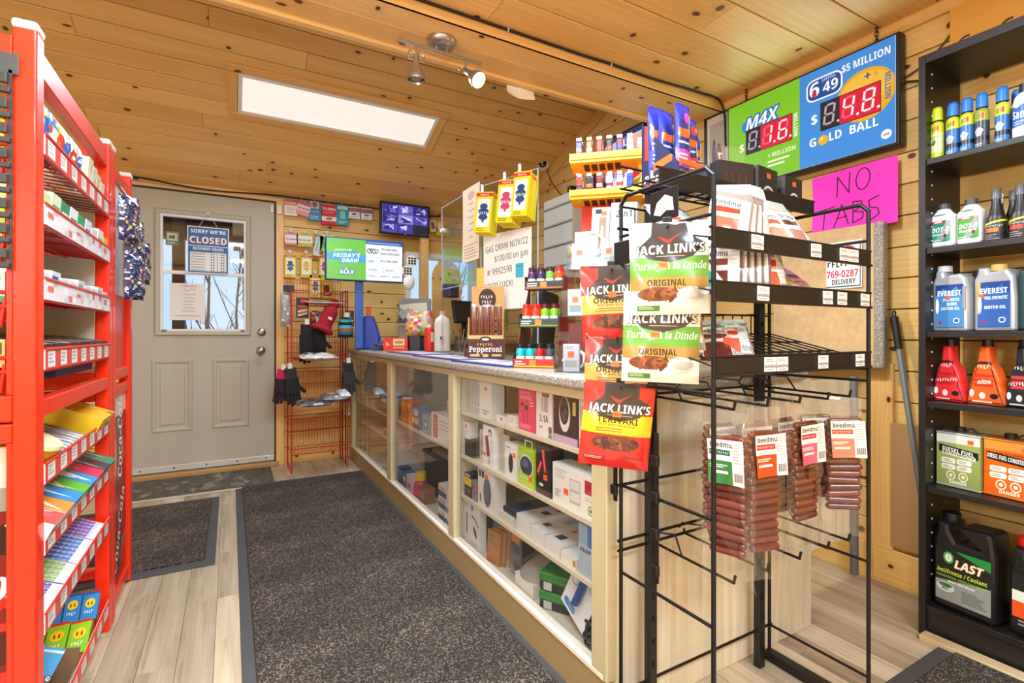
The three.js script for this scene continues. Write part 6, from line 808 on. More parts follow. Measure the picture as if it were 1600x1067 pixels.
  // acrylic organiser
  const o = thing('acrylic_organizer', 'three tier clear acrylic organizer at the near counter corner', 'organizer', [.965, CT, 1.19], -.95);
  [[.0, 0], [.175, -.06], [.335, -.12]].forEach(([y, z]) => part('bin', [bx(.27, .085, .003, 0, y + .043, z), bx(.27, .003, .09, 0, y + .002, z - .045), bx(.003, .085, .09, -.135, y + .043, z - .045), bx(.003, .085, .09, .135, y + .043, z - .045), bx(.003, .075, .09, .01, y + .04, z - .045), bx(.27, .10, .003, 0, y + .05, z - .09)], acr, o));
  part('side_wall', [prism([[-.09, 0], [.0, 0], [.0, .08], [.12, .42], [.21, .42], [.21, 0]], .003).rotateY(PI / 2).translate(.138, 0, -.0), prism([[-.0, 0], [.0, .08], [.12, .42], [.21, .42], [.21, 0]], .003).rotateY(PI / 2).translate(-.135, 0, 0)], acr, o);
  const q = (v) => v.applyAxisAngle(UP, -.95).add(P(.965, CT, 1.19));
  const put = (th, x, y, z) => { th.position.copy(q(new THREE.Vector3(x, y, z))); th.rotation.y = -.95; return th; };
  const coil = (r, n, c, s) => tube(Array.from({ length: n * 9 }, (_, i) => new THREE.Vector3(Math.cos(i * .7 + s) * r * (1 + .08 * Math.sin(i * 1.7)), Math.sin(i * .7 + s) * r * .8, .004 * Math.sin(i * 2.3 + s) + (i / (n * 9) - .5) * .03)), .0035, n * 26, 6);
  put(solo('white_cable', coil(.05, 3, 0, 1), M('#e9e6e0', .4), 'white cable loop in the top tier of the organizer', 'cable'), -.07, .42, -.16);
  put(solo('white_cable', coil(.05, 4, 0, 2), M('#dedad2', .4), 'white cable bundle in the middle tier of the organizer', 'cable'), -.03, .275, -.10);
  put(solo('black_cable', coil(.055, 3, 0, 3), M('#1a1a1c', .4), 'black cable coil at the back of the middle tier', 'cable'), .05, .29, -.17);
  put(solo('white_cable', coil(.035, 3, 0, 4), M('#e6e3dc', .4), 'tangled white cable in the bottom tier, left', 'cable'), -.085, .04, -.045);
  put(solo('white_cable', coil(.04, 3, 0, 5), M('#efece6', .4), 'white cable sticking up from the bottom tier', 'cable'), .06, .075, -.05);
  const pk = (c, fn) => SB.cell(60, 80, (g, w, h) => { R(g, c, 0, 0, w, h); fn(g, w, h); sticker(g, 18, 22, 24); });
  const packs = [['white charger pack in the bottom tier of the organizer', .03, .004, -.03, '#dfdad0'], ['second white charger pack in the bottom tier, near end', .09, .004, -.03, '#e2d9d6'], ['lilac pack in the bottom tier, left end', -.09, .004, -.02, '#cfc4d6'], ['clear cable pack in the middle tier, left end', -.095, .18, -.08, '#cfd2d6'], ['grey cable pack in the middle tier', -.035, .18, -.08, '#b9bcc6'], ['white plug pack with green base in the middle tier', .06, .18, -.08, '#e0e0d6'], ['clear pack in the top tier, left end', -.1, .34, -.14, '#e3e0d6'], ['white pack in the top tier beside the cable loop', .0, .34, -.14, '#dcd6c9'], ['pale pack with a sticker in the top tier, near end', .075, .34, -.14, '#e2dccd']];
  for (const [l, x, y, z, c] of packs) put(solo('charger_pack', carton(.052, .085, .012, pk(c, (g, w, h) => { R(g, '#a9a6a0', 8, h * .6, w - 16, 20); fine(g, 8, 6, 40, 10, 2, '#999'); }), c), SB.mat(.3), l, 'pack', [0, 0, 0], 0, 'packs in the acrylic organizer'), x, y, z);
  const ds = [['#5f2018', -.09], ['#b9a67e', -.03], ['#c9b48c', .03], ['#b9c29a', .09]]; ds.forEach(([c, x], i) => put(solo('cable_card', carton(.05, .15, .008, SB.cell(50, 130, (g, w, h) => { R(g, c, 0, 0, w, h); if (i) { R(g, '#8a6a5a', 8, 70, 34, 40); for (let k = 0; k < 6; k++) R(g, '#8d8a6a', 6, 8 + k * 10, 38, 2); } }), c), SB.mat(.4), ['dark maroon card behind the bottom tier', 'tan card behind the bottom tier', 'beige lined card behind the bottom tier', 'pale green lined card behind the bottom tier'][i], 'card', [0, 0, 0], 0, 'cards in the acrylic organizer'), x, .004, -.075));
  put(solo('orange_green_card', carton(.10, .10, .006, SB.cell(80, 80, (g, w, h) => { R(g, '#d9642a', 0, 0, w, h); for (let i = 0; i < 9; i++) E(g, ['#6a9a3a', '#e0b03a', '#b8301c'][i % 3], rnd() * w, rnd() * h, 11, 8); }), 0), SB.mat(.4), 'orange and green card behind the middle tier', 'card'), .0, .18, -.13);
  [['dark selfie card pack first behind the red jerky', .115], ['dark selfie card pack second behind the red jerky', .135]].forEach(([l, x], i) => put(solo('phone_card', carton(.07, .17, .006, SB.cell(50, 100, (g, w, h) => { R(g, '#3f4654', 0, 0, w, h); for (let k = 0; k < 5; k++) { R(g, '#cfd3da', 8, 12 + k * 16, 10, 8); R(g, '#7c8496', 22, 12 + k * 16, 22, 8); } }), 0), SB.mat(.35), l, 'card', [0, 0, 0], 0, 'dark phone cards'), x, .18 + .02 * i, -.14 - i * .02));
  // selfie stick boxes lean in the top tier
  const two = (n) => SB.cell(110, 260, (g, w, h) => { R(g, '#e9ebee', 0, 0, w, h); if (n) { Z(g, 15, 56, 20, 10, '#333'); T(g, '2in1', 58, 46, 36, '#1c1d20'); fine(g, 22, 74, 64, 70, 10, '#a9adb4'); R(g, '#7d828c', 22, 166, 70, 60); fine(g, 26, 170, 60, 50, 7, '#c4c8ce'); } else { R(g, '#22232a', 20, 8, 40, 20); R(g, STICKER, 58, 16, 34, 20); R(g, '#8a7462', 46, 44, 46, 150); R(g, '#d9c6a0', 60, 80, 16, 100); T(g, '2in1', 22, 66, 20, '#333', { rot: 0 }); } });
  put(solo('selfie_stick_box', carton(.06, .20, .035, two(0), 0, { right: SB.cell(40, 200, (g, w, h) => { R(g, '#dfe2e7', 0, 0, w, h); for (let i = 0; i < 6; i++) Z(g, 1, 24, 24 + i * 22, 20, '#44474e'); }) }), SB.mat(.3), 'white selfie stick box with a window, leaning in the organizer', 'box'), -.045, .345, -.17).rotation.z = -.06;
  put(solo('selfie_stick_box', carton(.085, .215, .035, two(1), 0), SB.mat(.3), 'white box marked 2in1 leaning in the organizer', 'box'), .03, .34, -.175).rotation.z = -.06;
  put(solo('roll_box', carton(.09, .13, .05, SB.cell(60, 90, (g, w, h) => { R(g, '#e6e2d6', 0, 0, w, h); T(g, 'ROX', 44, 56, 20, '#34353a', { rot: PI / 2 }); }), 0), SB.mat(.6), 'cream box marked ROX behind the selfie stick box', 'box'), -.09, .345, -.20);
  const dk = put(thing('rubber_duck', 'small yellow rubber duck at the back of the organizer', 'toy'), -.10, .345, -.165); part('body', ball(.026, 0, .024, 0).scale(1.2, .9, 1), M('#efb51e', .4), dk); part('head', ball(.017, -.022, .052, 0), M('#efb51e', .4), dk); part('beak', new THREE.ConeGeometry(.006, .014, 8).rotateZ(PI / 2).translate(-.042, .05, 0), M('#e2691c', .4), dk);
  // lighter tower
  const L = thing('lighter_display', 'two tier yellow lighter display on a red card tower', 'display', [1.22, CT, 1.45], -.75), Y = M('#f5b813', .35), Y2 = M('#e9da2c', .4);
  const hd = SB.cell(120, 330, (g, w, h) => { R(g, '#e8421e', 0, 0, w, h); R(g, '#e9ecf4', 26, 20, 60, 44); Z(g, 5, 56, 32, 18, '#3a4fa0'); Z(g, 3, 56, 52, 18, '#c03a4a'); R(g, '#f0c8b8', 26, 70, 60, 28); PG(g, '#b6d426', [[0, 220], [60, 180], [76, 150], [92, 190], [120, 210], [120, 250], [0, 260]]); PG(g, '#fff', [[0, 214], [58, 174], [76, 140], [80, 150], [60, 184], [0, 226]]); });
  part('card_tower', carton(.19, .63, .15, SB.cell(100, 240, (g, w, h) => { R(g, '#df2f1c', 0, 0, w, h); Z(g, 7, 52, 70, 26, '#fff', { italic: true }); for (let i = 0; i < 4; i++) R(g, i % 2 ? '#f2c9bf' : '#c7201a', 6, 100 + i * 30, 88, 14); }), 0), SB.mat(.5), L).position.z = -.02;
  part('header_card', carton(.10, .27, .006, hd, 0).translate(.14, .61, -.06), SB.mat(.45), L);
  [.615, .745].forEach((y) => { const tr = part('tray', [bx(.25, .02, .14, 0, y, .02), prism([[-.125, 0], [.125, 0], [.118, .022], [-.118, .022]], .012).translate(0, y, .095), bx(.006, .03, .14, -.125, y + .01, .02), bx(.006, .05, .14, .125, y + .02, .02)], Y, L); part('grid_slots', [0, 1, 2, 3, 4].flatMap((i) => [0, 1, 2].map((j) => bx(.02, .002, .018, -.07 + i * .028, y - .0115, .0 + j * .026))), M('#3a2a10', .7), tr); });
  part('side_arch', prism([[0, 0], [.05, 0], [.035, .08], [.05, .16], [0, .16], [.0, .12], [.012, .08], [0, .04]], .01).translate(.112, .61, .03), Y, L); part('price_rail', rb(.25, .018, .004, .001, 0, .625, .098), Y2, L);
  const lc = ['#d8281e', '#2c3fa8', '#efe9df', '#1c1c20', '#e8622a', '#c9a9a0', '#7a1c24'];
  for (let k = 0; k < 2; k++) for (let i = 0; i < 6; i++) for (let r = 0; r < 2; r++) { const cn = lc[(i * 3 + r * 2 + k) % 7], b = thing('lighter', `patterned gas lighter, ${k ? 'upper' : 'lower'} tray, ${r ? 'rear' : 'front'} row, ${['first', 'second', 'third', 'fourth', 'fifth', 'sixth'][i]} from the left`, 'lighter', [0, 0, 0], -.75, 'lighters in the yellow trays'); b.position.copy(new THREE.Vector3(-.095 + i * .036, [.63, .76][k], .06 - r * .04).applyAxisAngle(UP, -.75)).add(P(1.22, CT, 1.45)); part('body', rb(.022, .06, .012, .005, 0, .03, 0), M(cn, .25), b); part('sleeve', rb(.0225, .02, .0125, .005, 0, .028, 0), M(lc[(i + k + 3) % 7], .3), b); part('head', rb(.02, .014, .011, .003, 0, .068, 0), M('#c9ccd0', .25, .9), b); part('button', rb(.006, .005, .009, .002, .005, .077, 0), M(i % 2 ? '#d8281e' : '#1c1c20', .4), b); }
}

// ---------------------------------------------------------------- jerky bags on the side of the black rack
{
  const jerky = (kind) => SA.cell(300, 390, (g, w, h) => {
    const red = kind !== 'turkey'; R(g, red ? '#d3241c' : '#e9e4d4', 0, 0, w, h);
    if (red) { R(g, '#3a3330', w * .28, 0, w * .5, 60); R(g, kind === 'original' ? '#d6a24e' : '#f0c01c', 0, h * .36, w, h * .24); }
    else { R(g, '#f1ede0', 0, 0, w, h); R(g, '#5f9a34', 0, h * .38, w, h * .22); R(g, '#a8823e', 0, h * .6, w, h * .14); }
    PG(g, '#2c2523', [[w * .3, 0], [w * .72, 0], [w * .76, 60], [w * .97, 96], [w * .8, 150], [w * .52, 176], [w * .24, 158], [w * .1, 112], [w * .28, 60]]);
    PG(g, '#c8281e', [[w * .36, 60], [w * .5, 78], [w * .68, 48], [w * .56, 76], [w * .5, 94], [w * .44, 84]]);
    T(g, 'JACK LINK\u2019S', w * .52, 118, 52, '#fbf6ec', { max: w * .88, skew: -.08, line: '#2c2523', lw: 7, rot: -.03 }); R(g, '#b89a6a', w * .34, 146, w * .36, 3);
    if (red) { T(g, kind === 'original' ? 'ORIGINAL' : 'TERIYAKI', w * .5, h * .435, 40, '#1d1613', { max: w * .7 }); T(g, 'BEEF JERKY AU BOEUF', w * .5, h * .49, 15, '#5a4020', { max: w * .8 }); fine(g, w * .2, h * .52, w * .6, 22, 2, '#7a5a2a'); E(g, '#5a2a1e', w * .5, h * .70, w * .34, h * .085); for (let i = 0; i < 26; i++) E(g, ['#6e3424', '#43201a', '#8a4a34'][i % 3], w * .5 + rr(-.28, .28) * w, h * .70 + rr(-.06, .06) * h, rr(8, 26), rr(5, 12), rnd() * 3); R(g, '#a01714', 20, h * .86, 96, 24); fine(g, 26, h * .87, 84, 14, 2, '#e9c9c2'); R(g, '#a01714', w * .62, h * .84, 90, 12); }
    else { T(g, 'Turkey/A la Dinde', w * .5, h * .48, 40, '#f3f1e0', { italic: true, font: 'serif', max: w * .94, plain: 1 }); T(g, 'ORIGINAL', w * .46, h * .665, 36, '#241a12', { max: w * .5 }); E(g, '#7a3c22', w * .36, h * .78, w * .27, h * .075); for (let i = 0; i < 22; i++) E(g, ['#8e4a2a', '#5c2a18', '#a86038'][i % 3], w * .36 + rr(-.22, .22) * w, h * .78 + rr(-.05, .05) * h, rr(8, 22), rr(5, 11), rnd() * 3); E(g, '#d9d4c4', w * .76, h * .80, w * .17, h * .09); E(g, '#b9b4a6', w * .78, h * .80, w * .12, h * .05); R(g, '#4f8a2a', 26, h * .90, 86, 22); fine(g, 32, h * .905, 74, 14, 2, '#dfe9cf'); }
    sticker(g, w * (red ? .42 : .36), h * (kind === 'turkey' ? .44 : .33), 36);
  });
  const oC = jerky('original'), tC = jerky('teriyaki'), uC = jerky('turkey'), film = { clearcoat: .8, clearcoatRoughness: .15 };
  const bag = (label, x, y, d, turn, w, h, c, back, tilt) => { const t = thing('jerky_bag', label, 'bag', [x, y, d], turn, 'jerky bags on the black rack'); const b = part('pouch', pouch(w, h, .034, c, { back, low: 1 }), SA.mat(.32, film), t); b.rotation.z = tilt; part('euro_hole_hook', [rod(new THREE.Vector3(0, .004, -.05), new THREE.Vector3(0, -.012, .012), .003), rb(.02, .016, .01, .003, 0, .004, -.006)], BLKS, t); part('top_seal', rb(w * .98, .012, .0016, .0008, 0, -.007, 0), c === uC ? M('#e4dece', .4) : M('#5a2320', .4), t); return t; };
  bag('white and green turkey jerky bag hanging highest on the rack', .842, 1.278, .795, -.72, .168, .205, uC, '#e0d9c8', .02);
  bag('white and green turkey jerky bag below the other turkey bag', .846, 1.126, .815, -.72, .168, .205, uC, '#e0d9c8', -.03);
  bag('red original jerky bag hanging highest of the red ones', .845, 1.205, .985, -.62, .162, .205, oC, '#b01c16', .05);
  bag('red original jerky bag in the middle of the red ones', .85, 1.03, .97, -.66, .158, .205, oC, '#b01c16', -.03);
  bag('red and yellow teriyaki jerky bag, lowest of the red ones', .822, .912, .925, -.62, .168, .205, tC, '#b01c16', -.10);
}
// ---------------------------------------------------------------- sausage packs on the hooks
{
  const lab = (c1, c2, bar) => SA.cell(110, 130, (g, w, h) => { R(g, '#efece4', 0, 0, w, h); T(g, 'beedmu', 42, 16, 22, '#1c1a18', { max: 70 }); R(g, c1, 4, 30, 66, 16); Z(g, 10, 37, 38, 10, '#fff'); fine(g, 76, 8, 30, 60, 7, '#b9b5ac'); R(g, c2, 0, 62, 74, 68); fine(g, 6, 72, 56, 12, 2, '#fff'); R(g, '#f6e6de', 10, 92, 50, 8); for (let i = 0; i < 9; i++) R(g, '#222', 80 + i * 3, 94, i % 2 ? 1 : 2, 24); });
  const labs = { green: lab('#1f5a44', '#2f7a3a'), orange: lab('#c8231c', '#e0481c'), pink: lab('#b81e34', '#e8607c'), coral: lab('#e0482a', '#f08468') };
  const sg = new THREE.CapsuleGeometry(.0095, .066, 4, 10).rotateZ(PI / 2), smat = [M('#651f12', .28, 0, { clearcoat: .8 }), M('#56180e', .28, 0, { clearcoat: .8 }), M('#722818', .28, 0, { clearcoat: .8 })];
  const filmGeo = (w, h, t) => { const g = pouch(w, h, t, SA.swatch('#fff')); const p = g.attributes.position; for (let i = 0; i < p.count; i++) { p.setX(i, p.getX(i) * (1 + .05 * Math.sin(p.getY(i) * 90))); p.setZ(i, p.getZ(i) + .0025 * Math.sin(p.getY(i) * 140 + p.getX(i) * 60)); } g.computeVertexNormals(); return g; };
  const pack = (label, x, y, d, turn, n, lc, flip) => {
    const t = thing('sausage_pack', label, 'pack', [x, y, d], turn, 'sausage packs on the rack hooks'); const h = n * .0178 + .075;
    part('film', filmGeo(.126, h + .05, .036), M('#ffffff', .06, 0, { transmission: 1, thickness: 0, ior: 1.55, k: 'sfilm' }), t).position.y = .012;
    part('header', pouch(.09, .05, .003, SA.swatch('#d9d6cf')), M('#f4f4f2', .12, 0, { transmission: .93, thickness: 0 }), t).position.y = .012;
    for (let i = 0; i < n; i++) { const s = part('sausage', sg, smat[i % 3], t); s.position.set(rr(-.003, .003), -.052 - i * .0178, rr(-.002, .002)); s.rotation.z = rr(-.05, .05) + .05; s.scale.x = rr(.94, 1.05); }
    const l = part('label', paper(.082, .098, lc, .004), SA.mat(.35), t); l.position.set(.006, -.098, .019); l.rotation.z = .05; return t;
  };
  pack('sausage pack with a green label on the first hook', .972, .845, .742, -1.38, 15, labs.green);
  pack('sausage pack with an orange label, frontmost on the second hook', 1.10, .845, .742, -.28, 16, labs.orange);
  pack('sausage pack half hidden behind the orange labelled one', 1.135, .85, .80, -.35, 14, labs.coral);
  pack('rear sausage pack of three on the second hook', 1.09, .845, .86, -.3, 15, labs.orange);
  pack('sausage pack with a pink label, frontmost on the third hook', 1.272, .852, .745, -.12, 14, labs.pink);
  pack('rear sausage pack behind the pink labelled one', 1.28, .85, .81, -.12, 14, labs.pink);
  pack('sausage pack with a coral label on the last hook', 1.452, .846, .745, -.75, 14, labs.coral);
  pack('rear sausage pack behind the coral labelled one on the last hook', 1.43, .848, .81, -.7, 13, labs.orange);

  // flat packs lying on the sloping shelves
  const sm = (bg, c1, c2) => SA.cell(90, 120, (g, w, h) => { R(g, bg, 0, 0, w, h); R(g, '#dddbd4', 6, 20, w - 12, h - 24); T(g, 'beedmu', 36, 34, 17, '#222', { max: 52 }); R(g, c1, 8, 46, 54, 14); R(g, c2, 8, 72, 54, 44); fine(g, 66, 26, 18, 60, 7, '#c4c0b8'); for (let i = 0; i < 7; i++) R(g, '#333', 64 + i * 3, 96, 1.5, 16); });
  const kinds = { white: sm('#c9cecf', '#d2573c', '#ee9a80'), teal: sm('#a8a29c', '#1f9a84', '#1f9a84'), red: sm('#8a7a72', '#d9331f', '#ea5a42'), yellow: sm('#c2bba8', '#bda93a', '#c9a81e'), brown: sm('#b99a84', '#5a3a2c', '#b07a68'), pink: sm('#d9b8b4', '#d8485a', '#d9405e'), dark: sm('#6a5048', '#7a2a20', '#6a2a20') };
  const lay = (label, x, y, d, k, lean, turn = 0, w = .098, h = .135, roll = 0) => { const t = thing('meat_snack_pack', label, 'pack', [x, y, d], turn, 'flat meat snack packs on the rack shelves'); t.rotation.order = 'YXZ'; t.rotation.x = -lean; const b = part('pouch', pouch(w, h, .016, kinds[k], { back: '#8a6a5c' }), SA.mat(.25, { clearcoat: .8, clearcoatRoughness: .12 }), t); b.position.y = h; b.rotation.z = roll; part('header_flap', rb(w * .9, .03, .0015, .0007, 0, h + .008, 0), M('#dfe2e2', .15, 0, { transmission: .55, thickness: 0 }), t); };
  const ORD = ['first', 'second', 'third', 'fourth', 'fifth', 'sixth'];
  // shelf 1 (lip 1.252)
  for (let i = 0; i < 3; i++) lay(ORD[i] + ' white snack pack left of the front post, upper rack shelf', .905 + i * .035, 1.25 + i * .004, .80 + i * .02, 'white', .85, -.3);
  for (let i = 0; i < 4; i++) lay(ORD[i] + ' pack of the red and white bunch, upper rack shelf', 1.01 + i * .024, 1.245, .735 - i * .002, i === 3 ? 'white' : 'red', .35, -.55 + i * .1, .098, .125, -.25);
  lay('white snack pack with an orange label in the middle of the upper shelf', 1.18, 1.245, .73, 'white', .62, -.1); lay('white snack pack with a brown label right of the middle, upper shelf', 1.27, 1.247, .735, 'brown', .58, .05, .098, .14); lay('clear snack pack lying near the right end of the upper shelf', 1.36, 1.24, .73, 'white', 1.15, .2); lay('white snack pack behind the bunch on the upper shelf', 1.14, 1.25, .80, 'white', .45, 0, .098, .15);
  // shelf 2 (lip 1.14)
  lay('teal labelled snack pack at the left end of the middle shelf', .915, 1.128, .735, 'teal', .75, -.15, .10, .14); lay('second teal labelled snack pack behind the first, middle shelf', .945, 1.14, .79, 'teal', .7, -.1);
  for (let i = 0; i < 5; i++) lay(ORD[i] + ' dark pack on edge in the bunch, middle rack shelf', .985 + i * .018, 1.125, .775 - i * .006, 'dark', .2, -1.0 + i * .03, .10, .13);
  lay('upright snack pack with a bright red label, middle shelf', 1.115, 1.122, .725, 'red', .25, -.12, .11, .14); lay('snack pack with a yellow label leaning back, middle shelf', 1.225, 1.125, .735, 'yellow', .8, .1); lay('brown snack pack leaning right of the yellow one, middle shelf', 1.315, 1.128, .74, 'brown', .85, .15); lay('pink snack pack lying at the right of the middle shelf', 1.40, 1.124, .735, 'pink', 1.2, .2); lay('pale snack pack behind the red labelled one, middle shelf', 1.18, 1.14, .80, 'white', .4, 0);
  // shelf 3 (lip .982)
  lay('dark red sausage pack lying at the left of the lower shelf', .955, .972, .735, 'dark', 1.12, -.75, .10, .19); lay('red sausage pack lying over another on the lower shelf', .985, .985, .735, 'red', 1.15, -.85, .085, .18); lay('striped snack pack standing at the left back of the lower shelf', .935, .985, .86, 'dark', .25, 0, .1, .13); lay('pale snack pack standing behind the sausage packs, lower shelf', .905, .985, .80, 'brown', .3, -.4, .1, .13);
}
// ---------------------------------------------------------------- top of the rack: sausage stick box, black boxes
{
  const side = SA.cell(110, 200, (g, w, h) => { R(g, '#262a4a', 0, 0, w, h); R(g, '#e23a22', 10, 0, 24, 110); PG(g, '#e8622a', [[22, 132], [92, 112], [92, 134], [22, 156]]); T(g, 'Pepp', 40, 170, 30, '#f4f1ea', { italic: true }); R(g, '#d8361f', 0, 184, w, 16); });
  const t = thing('stick_display', 'navy display box of sausage sticks on top of the rack', 'display box', [1.0, 1.402, .90], .12);
  part('side_panel', planar(prism([[0, 0], [.11, 0], [.11, .045], [.01, .165], [0, .165]], .004), side, 0, .11, 0, .165).rotateY(LEFT).translate(-.06, 0, -.075), SA.mat(.4), t); part('side_panel', planar(prism([[0, 0], [.11, 0], [.11, .045], [.01, .165], [0, .165]], .004), side, 0, .11, 0, .165).rotateY(LEFT).translate(.064, 0, -.075), SA.mat(.4), t);
  part('back_panel', carton(.12, .165, .003, SA.swatch('#2a2e52'), 0).translate(0, 0, -.073), SA.mat(.4), t); part('base', bx(.12, .004, .11, 0, .002, -.02), M('#262a4a', .5), t); part('clear_lip', rb(.12, .05, .003, .001, 0, .03, .034), acr, t); part('orange_band', rb(.12, .012, .001, .0004, 0, .05, .037), M('#ea6a2c', .4), t);
  const st = (c) => SA.cell(60, 170, (g, w, h) => { R(g, '#27307a', 0, 0, w, h); R(g, '#2230a8', 0, 0, w, 34); E(g, c, 40, 28, 12); R(g, '#e8622a', 6, 52, 48, 18); fine(g, 6, 76, 48, 10, 1, '#cfd2ea'); R(g, c, 2, 96, 56, 36); fine(g, 8, 102, 44, 24, 3, '#f6e9f2'); R(g, '#b9a89a', 4, 138, 52, 32); });
  const cs = ['#3a4ab8', '#2c3a9c', '#d04aa6', '#e23a2a', '#2f5a4a', '#27306a'].map(st), at6 = [[-.045, -.045, .2, .02], [-.02, -.03, .19, -.04], [.005, .0, .205, 0], [.04, -.005, .18, .06], [.075, -.03, .16, .05], [.10, -.03, .17, .12]];
  at6.forEach(([x, z, h, r], i) => { const b = thing('stick_pouch', ['dark blue stick pouch at the left of the navy box', 'royal blue stick pouch folded over in the navy box', 'navy stick pouch with a pink label in front', 'navy stick pouch with a red label', 'dark green stick pouch right of the navy box', 'navy slim stick pouch at the far right of the navy box'][i], 'pouch', [0, 0, 0], .12, 'stick pouches in the navy box'); b.position.copy(new THREE.Vector3(x, .006 + h, z).applyAxisAngle(UP, .12)).add(P(1.0, 1.402, .90)); b.rotation.z = r; part('pouch', pouch(i === 5 ? .04 : .06, h, .022, cs[i], { back: '#27307a' }), SA.mat(.25, { clearcoat: .6 }), b); part('crimp', rb(i === 5 ? .034 : .05, .014, .0015, .0007, 0, -.004, 0), M('#2a36b0', .3), b); });
  const bc = SA.cell(110, 110, (g, w, h) => { R(g, '#241f1e', 0, 0, w, h); sticker(g, 48, 18, 22); g.strokeStyle = '#d6d2cc'; g.lineWidth = 8; g.beginPath(); g.arc(58, 92, 28, PI * 1.05, PI * 1.95); g.stroke(); E(g, '#8a8580', 58, 84, 12, 6); });
  const bs2 = SA.cell(130, 110, (g, w, h) => { R(g, '#2a2422', 0, 0, w, h); for (let i = 0; i < 4; i++) R(g, '#6a2a20', 20 + i * 26, 30, 3, 50); E(g, '#8a8580', 80, 92, 26, 9); });
  const wide = SA.cell(160, 110, (g, w, h) => { R(g, '#2a2422', 0, 0, w, h); for (let i = 0; i < 4; i++) R(g, '#6a2a20', 30 + i * 30, 36, 3, 40); E(g, '#8a8580', 60, 96, 30, 9); });
  solo('black_carton', carton(.105, .09, .10, bc, wide, { top: SA.swatch('#1c1817') }), SA.mat(.45), 'black carton with a grey emblem beside the stick box, on top of the rack', 'box', [1.305, 1.402, .865], .12);
  solo('black_carton', carton(.09, .082, .10, bc, bs2, { top: SA.swatch('#1c1817') }), SA.mat(.45), 'black carton at the right end on top of the rack', 'box', [1.425, 1.402, .865], .05);
  solo('black_carton', carton(.12, .09, .08, wide, wide, { top: SA.swatch('#1c1817') }), SA.mat(.45), 'black carton lying left of the other two on top of the rack', 'box', [1.185, 1.402, .875], -.15);
  solo('plastic_scrap', pouch(.1, .1, .02, SA.swatch('#e4ead8')), FILM, 'crumpled clear plastic bag over the black cartons', 'bag', [1.225, 1.56, .93], -.3);
}

